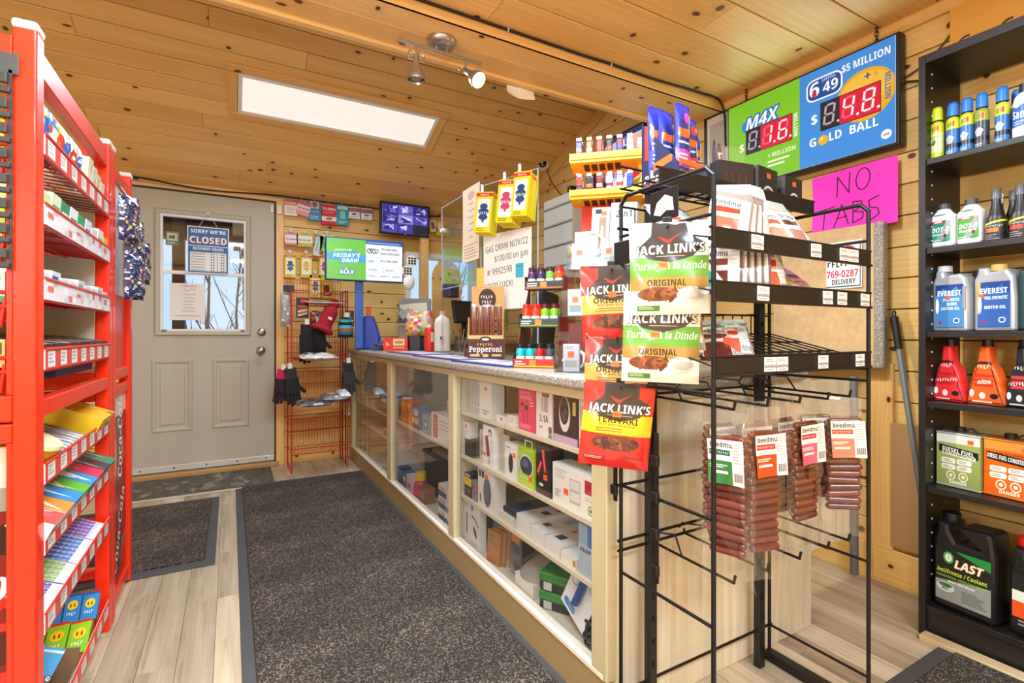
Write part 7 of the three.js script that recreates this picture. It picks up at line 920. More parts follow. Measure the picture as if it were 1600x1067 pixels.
// ---------------------------------------------------------------- car fluids in the bookcase (facing the aisle)
{
  const q = (fn, w, h) => SA.cell(w, h, fn);
  const place = (name, label, cat, d, y, x = 2.125) => thing(name, label, cat, [x, y, d], LEFT - .18);
  // bug sprays
  const sprayC = (b, t) => q((g, w, h) => { R(g, b, 0, 0, w, h); R(g, t, 0, 0, w, h * .26); E(g, '#5fa82a', w * .4, h * .14, 12, 10); R(g, '#e8552a', w * .56, h * .05, 26, 20); if (b !== '#d6dfa0') { PG(g, '#f3f5f6', [[w * .2, h * .5], [w * .5, h * .42], [w * .8, h * .5], [w * .6, h * .7], [w * .34, h * .7]]); for (let i = 0; i < 6; i++) R(g, '#16222e', w * .3 + i * 6, h * .48, 2.5, 36); R(g, '#12202c', 0, h * .66, w, h * .12); fine(g, 6, h * .84, w - 12, 16, 2, '#cfe0ee'); } else { PG(g, '#5a7a24', [[w * .2, h * .56], [w * .5, h * .44], [w * .7, h * .5], [w * .5, h * .6]]); R(g, '#c6d02a', 0, h * .8, w, h * .2); fine(g, 8, h * .32, w - 20, 16, 2, '#8a9a4a'); } }, 100, 140);
  const sb = sprayC('#2f6fb8', '#c9d22e'), sd = sprayC('#3a3f4e', '#9aa83a'), sy = sprayC('#d6dfa0', '#c6d02a');
  const spray = (label, d, c, body, cap, x = 2.125) => { const t = place('spray_bottle', label, 'bottle', d, 1.629, x); t.userData.group = 'bug sprays on the top shelf'; part('body', planar(lathe([[0, 0], [.0175, 0], [.0185, .004], [.0185, .118], [.016, .126], [.0105, .131]], 20), c, -.0185, .0185, 0, .12, -9), SA.mat(.3), t); part('neck', cyl(.011, .011, .006, 0, .128, 0), M(body, .4), t); part('cap', lathe([[.0155, .134], [.0148, .17], [.0115, .18], [0, .181]], 18), M(cap, .35), t); };
  spray('yellow capped spray bottle at the left end of the top shelf', .785, sy, '#1c2a20', '#c8d42a'); spray('yellow capped spray bottle behind the first one', .765, sy, '#1c2a20', '#c8d42a', 2.185); spray('first blue capped spray bottle on the top shelf', .742, sb, '#16202a', '#2f7fd6'); spray('second blue capped spray bottle on the top shelf', .705, sb, '#16202a', '#2f7fd6'); spray('third blue capped spray bottle with a grey label', .667, sd, '#16202a', '#2f7fd6'); spray('fourth blue capped spray bottle beside the white sanitizer', .618, sb, '#16202a', '#2f7fd6'); spray('blue capped spray bottle behind the fourth one', .60, sb, '#16202a', '#2f7fd6', 2.19);
  { const t = place('sanitizer_bottle', 'white sanitizer bottle with a black cap on the top shelf', 'bottle', .568, 1.629); const c = q((g, w, h) => { R(g, '#edf0f4', 0, 0, w, h); R(g, '#1f5fb4', 0, h * .22, w, h * .5); E(g, '#e8eef6', w * .4, h * .2, 18, 10); T(g, 'Sani', w * .5, h * .44, 34, '#fff'); fine(g, 20, h * .58, 60, 14, 2, '#bcd2ee'); }, 100, 130); part('body', planar(lathe([[0, 0], [.026, 0], [.027, .004], [.027, .105], [.022, .13], [.012, .142]], 22), c, -.027, .027, 0, .13, -9), SA.mat(.35), t); part('cap', cyl(.012, .011, .028, 0, .142, 0), M('#17171a', .4), t); }
  // white injector cleaner bottles
  const rad = (c) => q((g, w, h) => { R(g, c, 0, 0, w, h); PG(g, '#8f9a98', [[w * .2, h], [w * .9, 0], [w, 0], [w, h * .5], [w * .5, h]]); E(g, '#c21f2a', w * .45, h * .14, 34, 9); E(g, '#f2f2f0', w * .45, h * .14, 22, 4); T(g, 'DOT-3', w * .5, h * .44, 30, '#f7f8f6', { italic: true }); T(g, 'BRAKE FLUID', w * .5, h * .62, 13, '#e9f2ee', { italic: true }); E(g, '#7a2a1c', w * .76, h * .68, 9); fine(g, 8, h * .8, w * .6, 16, 2, '#cfe6da'); }, 110, 120);
  const brake = (label, d, c) => { const t = place('brake_fluid_bottle', label, 'bottle', d, 1.325, 2.14); t.userData.group = 'brake fluid on the second shelf'; part('body', [rb(.068, .118, .045, .014, 0, .059, 0, 4), turned(lathe([[.014, 0], [.014, .012], [.03, -.012]], 18)).translate(0, .125, 0)], M('#eef0ee', .35), t); part('label', planar(rb(.064, .088, .046, .012, 0, .056, .0005, 3), c, -.032, .032, .012, .1), SA.mat(.35), t); part('cap', cyl(.018, .0175, .018, 0, .132, 0), M('#3c3f44', .4), t); };
  brake('white brake fluid bottle with a teal label on the second shelf', .772, rad('#1f8f74')); brake('white brake fluid bottle with a green label on the second shelf', .698, rad('#2f9a3a'));
  const inj = (c) => q((g, w, h) => { R(g, '#1d1d20', 0, 0, w, h); PG(g, '#d9d22a', [[0, h * .3], [w, h * .16], [w, h * .24], [0, h * .38]]); R(g, c, w * .2, h * .48, w * .6, h * .16); Z(g, 13, w * .5, h * .4, 12, '#f0eee6', { max: w * .9 }); fine(g, 10, h * .7, w - 20, 24, 3, '#8f8f92'); }, 80, 100);
  const injector = (label, d, c, col, x = 2.13) => { const t = place('injector_cleaner_bottle', label, 'bottle', d, 1.325, x); t.userData.group = 'fuel additives on the second shelf'; part('body', planar(lathe([[0, 0], [.025, 0], [.026, .004], [.026, .07], [.02, .085], [.012, .12], [.011, .135]], 22), c, -.026, .026, 0, .08, -9), SA.mat(.35), t); part('cap', lathe([[.0125, .135], [.012, .168], [0, .169]], 18), M(col, .35), t); };
  injector('black additive bottle with an orange bar on the second shelf', .634, inj('#e2742a'), '#5a5c62'); injector('black additive bottle behind, with a yellow bar', .612, inj('#d6cf2a'), '#4a4c52', 2.20); injector('black additive bottle with a red bar at the right edge', .578, inj('#e2402a'), '#5a5c62'); injector('small white capped bottle behind the brake fluid', .655, inj('#cfcac2'), '#e9e9e6', 2.22);
  // motor oil jugs
  const oilC = (syn) => q((g, w, h) => { R(g, syn ? '#2f5aa0' : '#3f7fb8', 0, 0, w, h); PG(g, '#1c3f86', [[0, h * .28], [w * .3, h * .08], [w * .5, h * .2], [w * .75, h * .05], [w, h * .3], [w, 0], [0, 0]]); if (syn) R(g, '#c9a23a', 0, 0, 16, h * .7); T(g, 'EVEREST', w * .5, h * .2, 32, '#f6f8fa', { max: w * .9 }); T(g, syn ? 'FULL SYNTHETIC' : 'SYNTHETIC', w * .58, h * .36, 17, '#f0f4f8', { max: w * .7 }); T(g, syn ? '' : 'BLEND', w * .6, h * .46, 17, '#f0f4f8'); T(g, 'MOTOR OIL', w * .55, h * .56, 18, '#dfe9f4', { max: w * .7 }); E(g, '#b9232a', w * .18, h * .88, 8); E(g, '#e4ecf4', w * .76, h * .84, 17, 12); E(g, '#2f5aa0', w * .76, h * .84, 12, 8); sticker(g, w * (syn ? .05 : .38), h * .26, 24); E(g, '#eef2f6', w * .08, h * .5, 9, 34); }, 150, 190);
  const jug = (label, d, w, cap, syn) => { const t = place('oil_jug', label, 'jug', d, 1.04, 2.15); t.userData.group = 'motor oil on the third shelf'; const s = w / 2, pts = [[-s, .004], [-s + .004, 0], [s - .006, 0], [s, .006], [s, .13], [s * .86, .178], [s * .55, .193], [-s * .25, .19], [-s * .35, .205], [-s * .8, .205], [-s * .86, .185], [-s, .165]]; if (syn) pts.splice(4, 3, [s, .10], [s * .9, .17], [s * .6, .196]); part('body', prism(pts, .06, .01).translate(0, 0, .03), M('#a9adb2', .32, .25), t); part('label', planar(rb(w * .78, .145, .002, .001), oilC(syn), -w * .39, w * .39, -.0725, .0725), SA.mat(.35), t).position.set(0, .085, .0315); part('cap', cyl(.021, .02, .02, syn ? 0 : -s * .56, syn ? .193 : .204, 0), M(cap, .4), t); if (!syn) part('handle_recess', rb(.012, .08, .03, .005, s * .78, .11, .018), M('#8b9096', .4, .2), t); };
  jug('silver motor oil jug with a light blue label, left on the third shelf', .745, .105, '#c3c6ca', false); jug('silver full synthetic oil jug with a gold cap, third shelf', .632, .108, '#c9a24a', true);
  solo('oil_cap_jug', [rb(.09, .19, .05, .012, 0, .095, 0), cyl(.02, .019, .02, -.01, .19, 0)], M('#6f6d68', .4), 'dark grey jug standing behind the silver oil jugs', 'jug', [2.25, 1.04, .70], LEFT); solo('oil_cap_jug', [rb(.09, .19, .05, .012, 0, .095, 0), cyl(.02, .019, .02, -.01, .19, 0)], M('#123a3c', .4), 'dark teal jug at the right edge of the third shelf', 'jug', [2.14, 1.04, .535], LEFT);
  // conical additive bottles
  const coneC = (bg, bar) => q((g, w, h) => { R(g, bg, 0, 0, w, h); g.strokeStyle = '#1a1416'; g.lineWidth = 3; g.beginPath(); g.moveTo(w * .36, 16); g.lineTo(w * .66, 16); g.lineTo(w * .96, h - 8); g.lineTo(w * .04, h - 8); g.closePath(); g.stroke(); Z(g, 4, w * .5, h * .18, 16, '#f6e6d6', { italic: true }); for (let i = 0; i < 3; i++) R(g, bar, w * .24, h * (.34 + i * .1), w * .5, h * .07); if (bg === '#e2571a') T(g, 'nitro', w * .5, h * .5, 18, '#fbf3ea', { italic: true, rot: -.08 }); else Z(g, 9, w * .5, h * .5, 15, '#fbf3ea', { rot: -.08 }); E(g, '#f2efe8', w * .18, h * .76, 8, 11); E(g, '#d8d4cc', w * .46, h * .8, 10); E(g, '#1a1416', w * .76, h * .8, 13, 8); fine(g, w * .2, h * .9, w * .6, 8, 1, '#f0d9c9'); }, 120, 140);
  const cone = (label, d, w, bg, cap, bar) => { const t = place('additive_bottle', label, 'bottle', d, .801, 2.15); t.userData.group = 'cone bottles on the fourth shelf'; const s = w / 2, pts = [[-s, .006], [-s + .006, 0], [s - .006, 0], [s, .006], [s * .93, .03], [s * .95, .045], [s * .84, .065], [s * .85, .08], [s * .62, .115], [s * .34, .135], [s * .26, .19], [-s * .26, .19], [-s * .34, .135], [-s * .55, .115]]; part('body', planar(prism(pts, .045, .008).translate(0, 0, .0225), Object.assign(coneC(bg, bar), { b: SA.swatch(bg) }), -s, s, 0, .15), SA.mat(.35), t); part('cap', cyl(.015, .014, .024, 0, .188, 0), M(cap, .4), t); };
  cone('red cone shaped additive bottle on the fourth shelf', .757, .098, '#d92a2e', '#1a1718', '#b01a20'); cone('orange cone shaped additive bottle on the fourth shelf', .660, .102, '#e2571a', '#17171a', '#b8301a'); cone('black cone shaped additive bottle at the right of the fourth shelf', .573, .09, '#20242c', '#20242c', '#c43a3a');
  // fuel conditioner tins
  const tinC = (bg, t1) => q((g, w, h) => { R(g, bg, 0, 0, w, h); R(g, bg === '#8f9f58' ? '#cfd4c8' : '#ee8a3a', 0, 0, w, h * .18); PG(g, '#17171a', [[w * .06, h * .22], [w * .96, h * .3], [w * .96, h * .44], [w * .06, h * .36]]); T(g, t1 ? 'LOW SULPHUR' : '', w * .5, h * .24, 15, '#2a1a10'); T(g, t1 ? 'DIESEL FUEL CONDITIONER' : 'DIESEL FUEL', w * .5, h * .32, 20, '#f3f3ee', { rot: .09, max: w * .86 }); if (!t1) T(g, 'CONDITIONER', w * .52, h * .4, 18, '#f3f3ee', { rot: .09, max: w * .8 }); for (let i = 0; i < 4; i++) { g.fillStyle = '#e6e6d9'; g.beginPath(); g.roundRect(w * (.12 + .36 * (i % 2)), h * (.47 + .12 * (i >> 1)), w * .33, h * .1, 6); g.fill(); fine(g, w * (.16 + .36 * (i % 2)), h * (.49 + .12 * (i >> 1)), w * .22, h * .06, 2, '#8a8a7c'); } for (const x of [.34, .62]) { g.strokeStyle = '#f0ecd8'; g.lineWidth = 4; g.beginPath(); g.arc(w * x, h * .8, 15, 0, 7); g.stroke(); E(g, '#e9e2c6', w * x, h * .8, 7); } T(g, 'DANGER', w * .5, h * .93, 16, '#f6f2e6'); sticker(g, w * .72, h * .08, 22); }, 160, 190);
  const tin = (label, d, w, bg, t1, rim) => { const t = place('fluid_tin', label, 'tin', d, .511, 2.135); t.rotation.y = LEFT - .1; part('body', carton(w, .175, .08, tinC(bg, t1), bg).translate(0, .005, .0), SA.mat(.3), t); for (const y of [.0035, .181]) part('rim', rb(w + .004, .007, .084, .003, 0, y, -.04), M(rim, .3, .6), t); part('cap', cyl(.016, .016, .016, -w * .1, .184, -.045), M('#1a1a1c', .4), t); part('handle', tube([new THREE.Vector3(.0, .185, -.04), new THREE.Vector3(.02, .20, -.04), new THREE.Vector3(.04, .185, -.04)], .003, 16, 6), M('#2a2a2c', .4), t); };
  tin('green diesel conditioner tin on the fifth shelf', .733, .12, '#8f9f58', false, '#c9ccc6'); tin('orange diesel conditioner tin on the fifth shelf', .605, .126, '#ea5f14', true, '#e08a3a');
  // antifreeze jugs
  const af = q((g, w, h) => { R(g, '#191b1c', 0, 0, w, h); PG(g, '#8f9492', [[0, h * .62], [w, h * .5], [w, h], [0, h]]); PG(g, '#1f8a3a', [[w * .36, 0], [w, 0], [w, h * .2]]); E(g, '#3fae4a', 52, 34, 20, 24); E(g, '#e8edea', 52, 34, 13, 16); T(g, 'i', 52, 34, 22, '#d88a1c'); T(g, 'LAST', 122, 52, 46, '#f0f2ee', { line: '#d88a1c', lw: 4, italic: true, max: 110 }); T(g, 'Antifreeze / Coolant', 100, 92, 24, '#cfe23a', { max: 186 }); T(g, 'CONVENTIONAL GREEN CONCENTRATE', 100, 114, 12, '#8fd03a', { max: 190 }); T(g, 'Must Add Water', 100, 130, 13, '#f4f4f0'); E(g, '#cfd4d2', 40, 158, 34, 20); E(g, '#2f7a3a', 40, 150, 26, 8); T(g, 'AST', 40, 164, 16, '#1c1c1e'); fine(g, 100, 150, 92, 50, 6, '#5a5f5e'); }, 205, 215);
  const red2 = q((g, w, h) => { R(g, '#1c1d1f', 0, 0, w, h); R(g, '#d8e6d0', 0, h * .3, w, h * .2); R(g, '#e2521c', 0, h * .5, w, h * .3); fine(g, 10, h * .82, 60, 20, 2, '#999'); }, 90, 150);
  const anti = (label, d, w, cell, cap, h = .29) => { const t = place('antifreeze_jug', label, 'jug', d, .106, 2.15); t.rotation.y = LEFT - .1; const s = w / 2, body = [[-s, .012], [-s + .012, 0], [s - .012, 0], [s, .012], [s, h * .74], [s * .96, h * .84], [s * .9, h * .98], [s * .75, h], [-s * .1, h * .985], [-s * .14, h * .93], [s * .5, h * .93], [s * .62, h * .9], [s * .62, h * .83], [s * .5, h * .79], [-s * .2, h * .8], [-s * .38, h * .9], [-s * .42, h], [-s * .82, h], [-s * .9, h * .9], [-s, h * .78]]; part('body', prism(body, .11, .014).translate(0, 0, .055), M('#141416', .3), t); part('label', planar(rb(w * .86, h * .6, .002, .001), cell, -w * .43, w * .43, -h * .3, h * .3), SA.mat(.35), t).position.set(0, h * .40, .0565); part('cap', cyl(.026, .025, .028, -s * .62, h - .004, 0), M(cap, .4), t); };
  anti('black antifreeze coolant jug on the bottom shelf', .702, .172, af, '#17171a'); anti('black jug with a red cap at the right edge of the bottom shelf', .515, .16, red2, '#c81f1a', .27);
}

// ---------------------------------------------------------------- candy on the red rack
{
  const c8 = (w, h, bg, fn) => SC.cell(w, h, (g) => { R(g, bg, 0, 0, w, h); fn?.(g, w, h); });
  const speck = (cols, n = 20) => (g, w, h) => { for (let i = 0; i < n; i++) R(g, cols[i % cols.length], rnd() * w, rnd() * h, rr(4, w * .3), rr(3, h * .25)); };
  const ON = ['first', 'second', 'third', 'fourth', 'fifth', 'sixth', 'seventh', 'eighth', 'ninth', 'tenth'];
  // things on a sloping shelf: face the aisle, tipped with the shelf
  const onShelf = (o, i, d, lift = 0, back = 0, turn = 0) => { const y = LIPS[i] - .033, rise = [.02, .02, .02, .03, .1, .1, .1, .05][i]; o.rotation.order = 'YXZ'; o.rotation.y = RIGHT + turn; o.rotation.x = Math.atan(rise / .216); o.position.set(LX - .012 - back, y + lift + .001 + rise * back / .216, -d); return o; };
  const box = (name, label, cat, i, d, w, h, dep, front, side, o = {}) => onShelf(solo(name, carton(w, h, dep, front, side, o), front.s.mat(o.rough ?? .35), label, cat, [0, 0, 0], 0, o.group), i, d, o.lift, o.back, o.turn);
  // shelf 1: snack bags
  const b1 = [['#e9c52a', '#3f6fb8'], ['#3f78b8', '#e6e9ee'], ['#e8d24a', '#d9442a'], ['#dfe4ea', '#3a66b0'], ['#e6ded0', '#c9402c'], ['#cfd9e6', '#2f5fa8']];
  b1.forEach(([a, b], k) => { const t = onShelf(thing('snack_bag', ON[k] + ' snack bag from the near end of the top candy shelf', 'bag', [0, 0, 0], 0, 'snack bags on the top candy shelf'), 0, 1.52 + k * .06, .0, .02); part('pouch', pouch(.085, .13, .035, c8(60, 90, a, (g, w, h) => { E(g, b, w / 2, h * .45, 20, 16); speck([b, '#fff', '#d9442a'], 8)(g, w, h); }), {}), SC.mat(.25), t).position.y = .13; part('crimp', rb(.08, .008, .002, .001, 0, .128, 0), M('#d9dde2', .3), t); });
  for (let k = 0; k < 4; k++) box('snack_box', ON[k] + ' pale snack box at the far end of the top candy shelf', 'box', 0, 1.92 + k * .055, .05, .12 - .01 * k, .09, c8(44, 70, ['#d9dcb8', '#dedcc6', '#cfd8a0', '#e2ded0'][k], speck(['#b9c07a', '#f2efe4', '#8fae5a'], 8)), 0, { group: 'snack boxes on the top candy shelf' });
  // shelf 2: gum
  [['#cfe0a6', '#7fb03a'], ['#d9e3c0', '#5a9a4a'], ['#1f8a55', '#e9f2ec'], ['#e6eef0', '#2f8a6a'], ['#1f9a60', '#dff0e6'], ['#e2e9ee', '#4a8ab0'], ['#dfe6e0', '#3f9a6a'], ['#e9ede9', '#7aa0b8'], ['#e6cf2a', '#c9a21c']].forEach(([a, b], k) => box('gum_box', ON[k] + ' gum carton from the near end of the second candy shelf', 'gum box', 1, 1.515 + k * .078, .068, k === 2 || k === 4 ? .085 : .075 + .012 * (k % 2), .16, c8(56, 60, a, (g, w, h) => { R(g, b, 6, h * .3, w - 12, h * .26); fine(g, 8, h * .66, 36, 12, 2, b); }), a, { group: 'gum cartons on the second candy shelf', top: SC.swatch(b) }));
  // shelf 3: white cartons
  for (let k = 0; k < 9; k++) box('mint_box', ON[k] + ' white mint carton from the near end of the third candy shelf', 'mint box', 2, 1.515 + k * .078, .07, .06 + .01 * (k % 3 === 1), .16, c8(56, 50, ['#e6ebee', '#dfe6ea', '#e9e6e8'][k % 3], (g, w, h) => { R(g, ['#7fb6a8', '#2f5f9a', '#c9a0a8', '#9ab4c8'][k % 4], 6, 8, w - 20, 10); fine(g, 6, 24, 40, 18, 2, '#b9c2c8'); }), 0, { group: 'mint cartons on the third candy shelf' });
  onShelf(solo('clear_shelf_guard', rb(.68, .05, .003, .001, 0, .026, .006), acr, 'clear plastic guard along the third candy shelf', 'guard'), 2, 1.83);
  // shelf 4: chocolate
  [['#3a1c1a', '#a8322a'], ['#2a2326', '#c9a24a'], ['#5a2a1c', '#d9b48a'], ['#3c2a24', '#b8402c'], ['#23262e', '#8a9ab0'], ['#4a1c1c', '#d8382a'], ['#1f3a3a', '#d9d4a6'], ['#2c2226', '#d98a4a']].forEach(([a, b], k) => { const o = box('chocolate_box', ON[k] + ' open chocolate box from the near end of the fourth candy shelf', 'chocolate box', 3, 1.52 + k * .086, .08, .055, .17, c8(64, 40, a, (g, w, h) => { R(g, b, 6, 8, w - 12, 12); fine(g, 8, 26, 40, 10, 1, '#d9cfc4'); }), a, { group: 'chocolate boxes on the fourth candy shelf', top: c8(48, 90, a, speck([b, '#e6d9c6', '#6a2a1c', '#c9b89a'], 14)) }); });
  // shelf 5: yellow bowl of bars, silver wrappers, yellow candy box
  { const t = onShelf(thing('candy_tub', 'yellow tub of wrapped candies at the near end of the fifth candy shelf', 'tub'), 4, 1.56, 0, .01); part('tub', lathe([[0, 0], [.06, 0], [.075, .06], [.078, .062], [.074, .064], [.058, .006]], 24).translate(0, 0, -.07), M('#ecc21c', .35), t); part('print', planar(lathe([[.062, .008], [.0755, .058]], 24).translate(0, 0, -.07), c8(90, 40, '#efc620', (g, w, h) => { Z(g, 5, 44, 14, 16, '#e9e2c6'); E(g, '#d95a2a', 20, 28, 9); E(g, '#f6f0da', 62, 26, 10); }), -.07, .07, .008, .058), SC.mat(.35), t); part('lid', cyl(.078, .076, .008, 0, .063, -.07), M('#e6d9a8', .3), t); }
  for (let k = 0; k < 7; k++) { const t = onShelf(thing('candy_stick', 'silver and black candy bar, ' + ON[k] + ' from the near end of the fifth shelf', 'candy bar', [0, 0, 0], 0, 'silver candy bars'), 4, 1.70 + k * .033, .02); part('bar', rb(.026, .014, .15, .006, 0, .008, -.08), M(k % 2 ? '#b9bec6' : '#9aa0aa', .25, .5), t); part('black_end', rb(.0265, .0145, .03, .006, 0, .008, -.14), M('#1d1b20', .3), t); part('tip', rb(.02, .004, .01, .001, 0, .008, .0), M('#d8dce2', .2, .6), t); }
  box('candy_box', 'open box under the silver candy bars', 'box', 4, 1.80, .25, .018, .17, c8(120, 14, '#5a5f80', speck(['#c9a0b8', '#e0b04a', '#7a86b8'], 16)), 0);
  box('candy_box', 'yellow box with cherries at the far end of the fifth candy shelf', 'box', 4, 2.05, .18, .075, .16, c8(120, 50, '#e9bc1c', (g, w, h) => { for (const [x, y] of [[24, 26], [70, 20], [98, 30]]) { E(g, '#b8201c', x, y, 7); E(g, '#b8201c', x + 10, y + 3, 7); } }), 0, { top: c8(120, 80, '#e9bc1c', (g, w, h) => { for (let i = 0; i < 9; i++) E(g, ['#b8201c', '#7a5a1c', '#f2e0a0'][i % 3], rnd() * w, rnd() * h, 10, 8); }) });
  // shelf 6: colourful open cartons, far to near
  [['#f0ece4', '#d9483a', 'white and pink'], ['#f2ede2', '#e88a2a', 'white and orange'], ['#2a86c8', '#e6eef4', 'blue'], ['#5fb02a', '#dfeeb8', 'lime green'], ['#2a8ecc', '#1f5f9a', 'sky blue'], ['#d81f4a', '#f4c9d2', 'crimson'], ['#3a3236', '#8a9a8a', 'dark'], ['#2a8a6a', '#cfe0d6', 'teal']].forEach(([a, b, n], k) => box('candy_carton', n + ' open candy carton on the sixth candy shelf', 'candy box', 5, 1.52 + k * .086, .082, .07, .18, c8(60, 50, a, (g, w, h) => { R(g, b, 6, 12, w - 12, 16); fine(g, 8, 34, 40, 10, 1, b); }), a, { group: 'candy cartons on the sixth shelf', top: c8(60, 130, a, (g, w, h) => { R(g, k < 2 ? b : a, 0, 0, w, h); for (let i = 0; i < (k < 2 ? 8 : 3); i++) PG(g, [b, '#e9f2e0', a, '#e0566a'][i % 4], [[rnd() * w, rnd() * h], [rnd() * w, rnd() * h], [rnd() * w, rnd() * h]]); }) }));
  // shelf 7: rolls of candy in trays
  const roll = (c1, c2) => c8(90, 24, c1, (g, w, h) => { R(g, c2, 14, 4, 56, h - 8); R(g, '#e9e2ee', 0, 0, 8, h); Z(g, 6, 42, h / 2, 13, '#f6f2fa'); });
  [['white and purple', '#dcd6ea', '#5a3f9a', 6], ['white and rainbow', '#ece6de', '#8aa84a', 4], ['white and blue', '#e2eaf4', '#3f62b0', 6], ['purple and gold', '#cfc0de', '#7a4aa0', 5]].forEach(([n, a, b, num], q) => { const cell = roll(a, b); let d0 = [1.488, 1.672, 1.799, 1.984][q]; for (let k = 0; k < num; k++) { const t = onShelf(thing('candy_roll', n + ' candy roll, ' + ON[k] + ' of its tray on the seventh shelf', 'candy roll', [0, 0, 0], 0, 'candy rolls in trays'), 6, d0 + .014 + k * .029, .012); const g = cyl(.0125, .0125, .15, 0, 0, 0, 12); const uv = g.attributes.uv; for (let i = 0; i < uv.count; i++) uv.setXY(i, cell.u0 + (cell.u1 - cell.u0) * uv.getY(i), cell.v0 + (cell.v1 - cell.v0) * ((uv.getX(i) * 2) % 1)); part('wrapper', g.rotateX(-PI / 2).translate(0, .013, -.005), SC.mat(.3), t); part('twist', rb(.016, .016, .006, .002, 0, .013, -.004), M('#efeaf2', .4), t); }
    const w = num * .029 + .008; const tr = onShelf(thing('candy_tray', n + ' card tray of candy rolls on the seventh shelf', 'tray'), 6, d0 + num * .0145, 0); part('tray', [bx(w, .003, .17, 0, .003, -.085), bx(w, .025, .003, 0, .014, 0), bx(.003, .03, .17, -w / 2, .016, -.085), bx(.003, .03, .17, w / 2, .016, -.085)], M(['#7a52a8', '#d9c27a', '#6aa0d8', '#c9a93a'][q], .5), tr); });
  // shelf 8: sour candy packs, open box
  const kid = (a, b) => c8(70, 90, a, (g, w, h) => { E(g, '#f0c81e', w / 2, h * .4, 22, 15); R(g, '#7a3a10', w * .34, h * .36, 6, 10); R(g, '#7a3a10', w * .56, h * .36, 6, 10); Z(g, 4, w / 2, h * .7, 16, '#f6f6ea', { line: b, lw: 4 }); R(g, b, 0, 0, w, 8); });
  const kb = kid('#2f7fc0', '#1a4f9a'), kg = kid('#8fc02a', '#c8321c');
  const lying = (label, x, y, d, w, h, t, cell, lean, group) => { const o = solo('sour_candy_pack', carton(w, h, t, cell, 0), SC.mat(.3), label, 'candy pack', [x, y, d], 0, group); o.rotation.x = -lean; return o; };
  for (let k = 0; k < 5; k++) lying('blue sour candy pack on the bottom shelf, ' + ON[k] + ' from the runner', LX - .032 - k * .043, .13 + k * .004, 2.03, .04, .085, .022, kb, .75, 'blue sour candy');
  for (let k = 0; k < 4; k++) lying('green sour candy pack on the bottom shelf, ' + ON[k] + ' from the runner', LX - .036 - k * .052, .095 + k * .005, 1.905, .049, .10, .025, kg, .95, 'green sour candy');
  { const t = thing('open_box', 'open brown display box at the near end of the bottom candy shelf', 'box', [LX - .11, .096, 1.665]); t.rotation.z = -.2; part('walls', [bx(.19, .05, .004, 0, .025, .105), bx(.19, .10, .004, 0, .05, -.105), bx(.004, .10, .21, -.095, .05, 0), bx(.004, .045, .21, .095, .0225, 0)], M('#8a6a48', .8), t); part('base', bx(.19, .004, .21, 0, .002, 0), M('#8a6a48', .8), t); const pr = part('print', carton(.21, .04, .002, c8(120, 30, '#2a8fd0', speck(['#e0489a', '#f2d23a', '#6ac04a', '#ffffff'], 24)), 0), SC.mat(.4), t); pr.rotation.y = RIGHT; pr.position.set(.099, .003, 0);
    const pc = c8(70, 130, '#3fa4dc', (g, w, h) => { PG(g, '#e03a2a', [[10, 60], [24, 50], [34, 120], [20, 124]]); PG(g, '#f2c83a', [[24, 50], [30, 48], [42, 116], [34, 120]]); T(g, 'Mike', 40, 78, 20, '#f6f6f2', { rot: -1.2, line: '#1c2a4a', lw: 4 }); T(g, 'Ike', 58, 70, 20, '#f6f6f2', { rot: -1.2, line: '#1c2a4a', lw: 4 }); });
    for (let k = 0; k < 3; k++) { const b = thing('candy_packet', 'blue boxed candy packet leaning in the open brown box, ' + ON[k] + ' from the runner', 'candy pack', [LX - .095 - k * .045, .108 + k * .012, 1.655 + k * .03], .25, 'candy packets in the open box'); b.rotation.order = 'YXZ'; b.rotation.z = -.5; b.rotation.x = -.35; part('packet', carton(.062, .135, .02, pc, 0), SC.mat(.35), b); part('tear_strip', rb(.062, .006, .021, .001, 0, .128, -.01), M('#d9edf8', .4), b); } }
  // end shelves seen from the front
  const endBox = (label, y, h, c, fn, d = NA + .034, w = .3) => solo('candy_carton', carton(w, h, .04, c8(150, Math.max(30, h * 520), c, fn), c), SC.mat(.35), label, 'candy box', [-.57, y + .014, d], 0, 'cartons facing the near end');
  endBox('yellow caramel candy carton on the top end shelf', 1.40, .075, '#efd81e', (g, w, h) => { T(g, 'Rolo', 118, h * .5, 30, '#22304a', { italic: true, font: 'serif' }); });
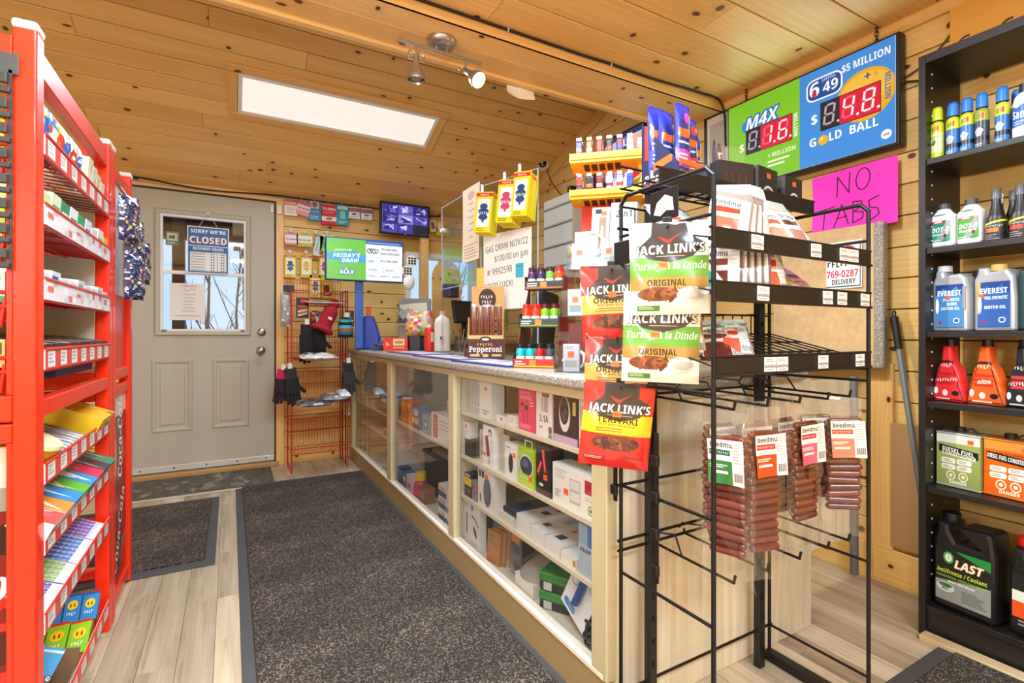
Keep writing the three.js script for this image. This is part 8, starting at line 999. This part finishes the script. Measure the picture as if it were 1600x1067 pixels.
  endBox('yellow green chew carton on the second end shelf', 1.225, .085, '#b9cf1e', (g, w, h) => { R(g, '#dfe85a', 0, 0, w, 14); Z(g, 8, 96, h * .5, 24, '#f6f8ea', { italic: true }); });
  endBox('white and green mint carton on the third end shelf', 1.085, .065, '#e2eadb', (g, w, h) => { R(g, '#2f9a4a', 0, h * .8, w, h * .2); T(g, 'extra', 108, h * .45, 26, '#5a5a5a', { italic: true, font: 'serif' }); E(g, '#3fa84a', 138, 8, 8); });
  endBox('tan chocolate carton on the lowest end shelf', .945, .06, '#d8b46a', (g, w, h) => { for (let i = 0; i < 7; i++) R(g, ['#5a3a2a', '#efe6d2', '#3a3a4a'][i % 3], 60 + i * 13, 4, 9, h * .4); });
  solo('blue_bin', carton(.34, .035, .4, c8(60, 20, '#27408c', (g, w, h) => R(g, '#1d3272', 0, 10, w, 2)), 0), SC.mat(.5), 'blue bin on the middle rail inside the candy rack', 'bin', [-.57, .915, NA + .30]);
  // foil bags hanging on the second rack
  const fb = c8(70, 120, '#22305e', speck(['#d9dde6', '#2f8a9a', '#c9362c', '#e6c93a', '#5a6ab0', '#f4f6fa', '#1c2444', '#22305e', '#2a3a70'], 40).length && ((g, w, h) => { for (let i = 0; i < 260; i++) R(g, ['#d9dde6', '#2f8a9a', '#c9362c', '#e6c93a', '#5a6ab0', '#f4f6fa', '#1c2444', '#22305e', '#2a3a70'][i % 9], rnd() * w, rnd() * h, rr(2, 8), rr(2, 7)); }));
  [['upper', 1.545, 2.33], ['middle', 1.47, 2.40], ['lower', 1.33, 2.36], ['rear', 1.40, 2.47]].forEach(([n, y, d], k) => { const t = thing('foil_candy_bag', n + ' shiny blue candy bag hanging on the second red rack', 'bag', [LX + .03 + .006 * k, y, d], RIGHT - .5, 'foil candy bags'); part('pouch', pouch(.10, .17, .04, fb, {}), SC.mat(.15, { clearcoat: 1, clearcoatRoughness: .08 }), t); part('hang_string', rod(new THREE.Vector3(0, 0, -.005), new THREE.Vector3(0, .035, -.03), .0015), M('#e6e6ea', .4), t); });
}

renderer.render(scene, camera);
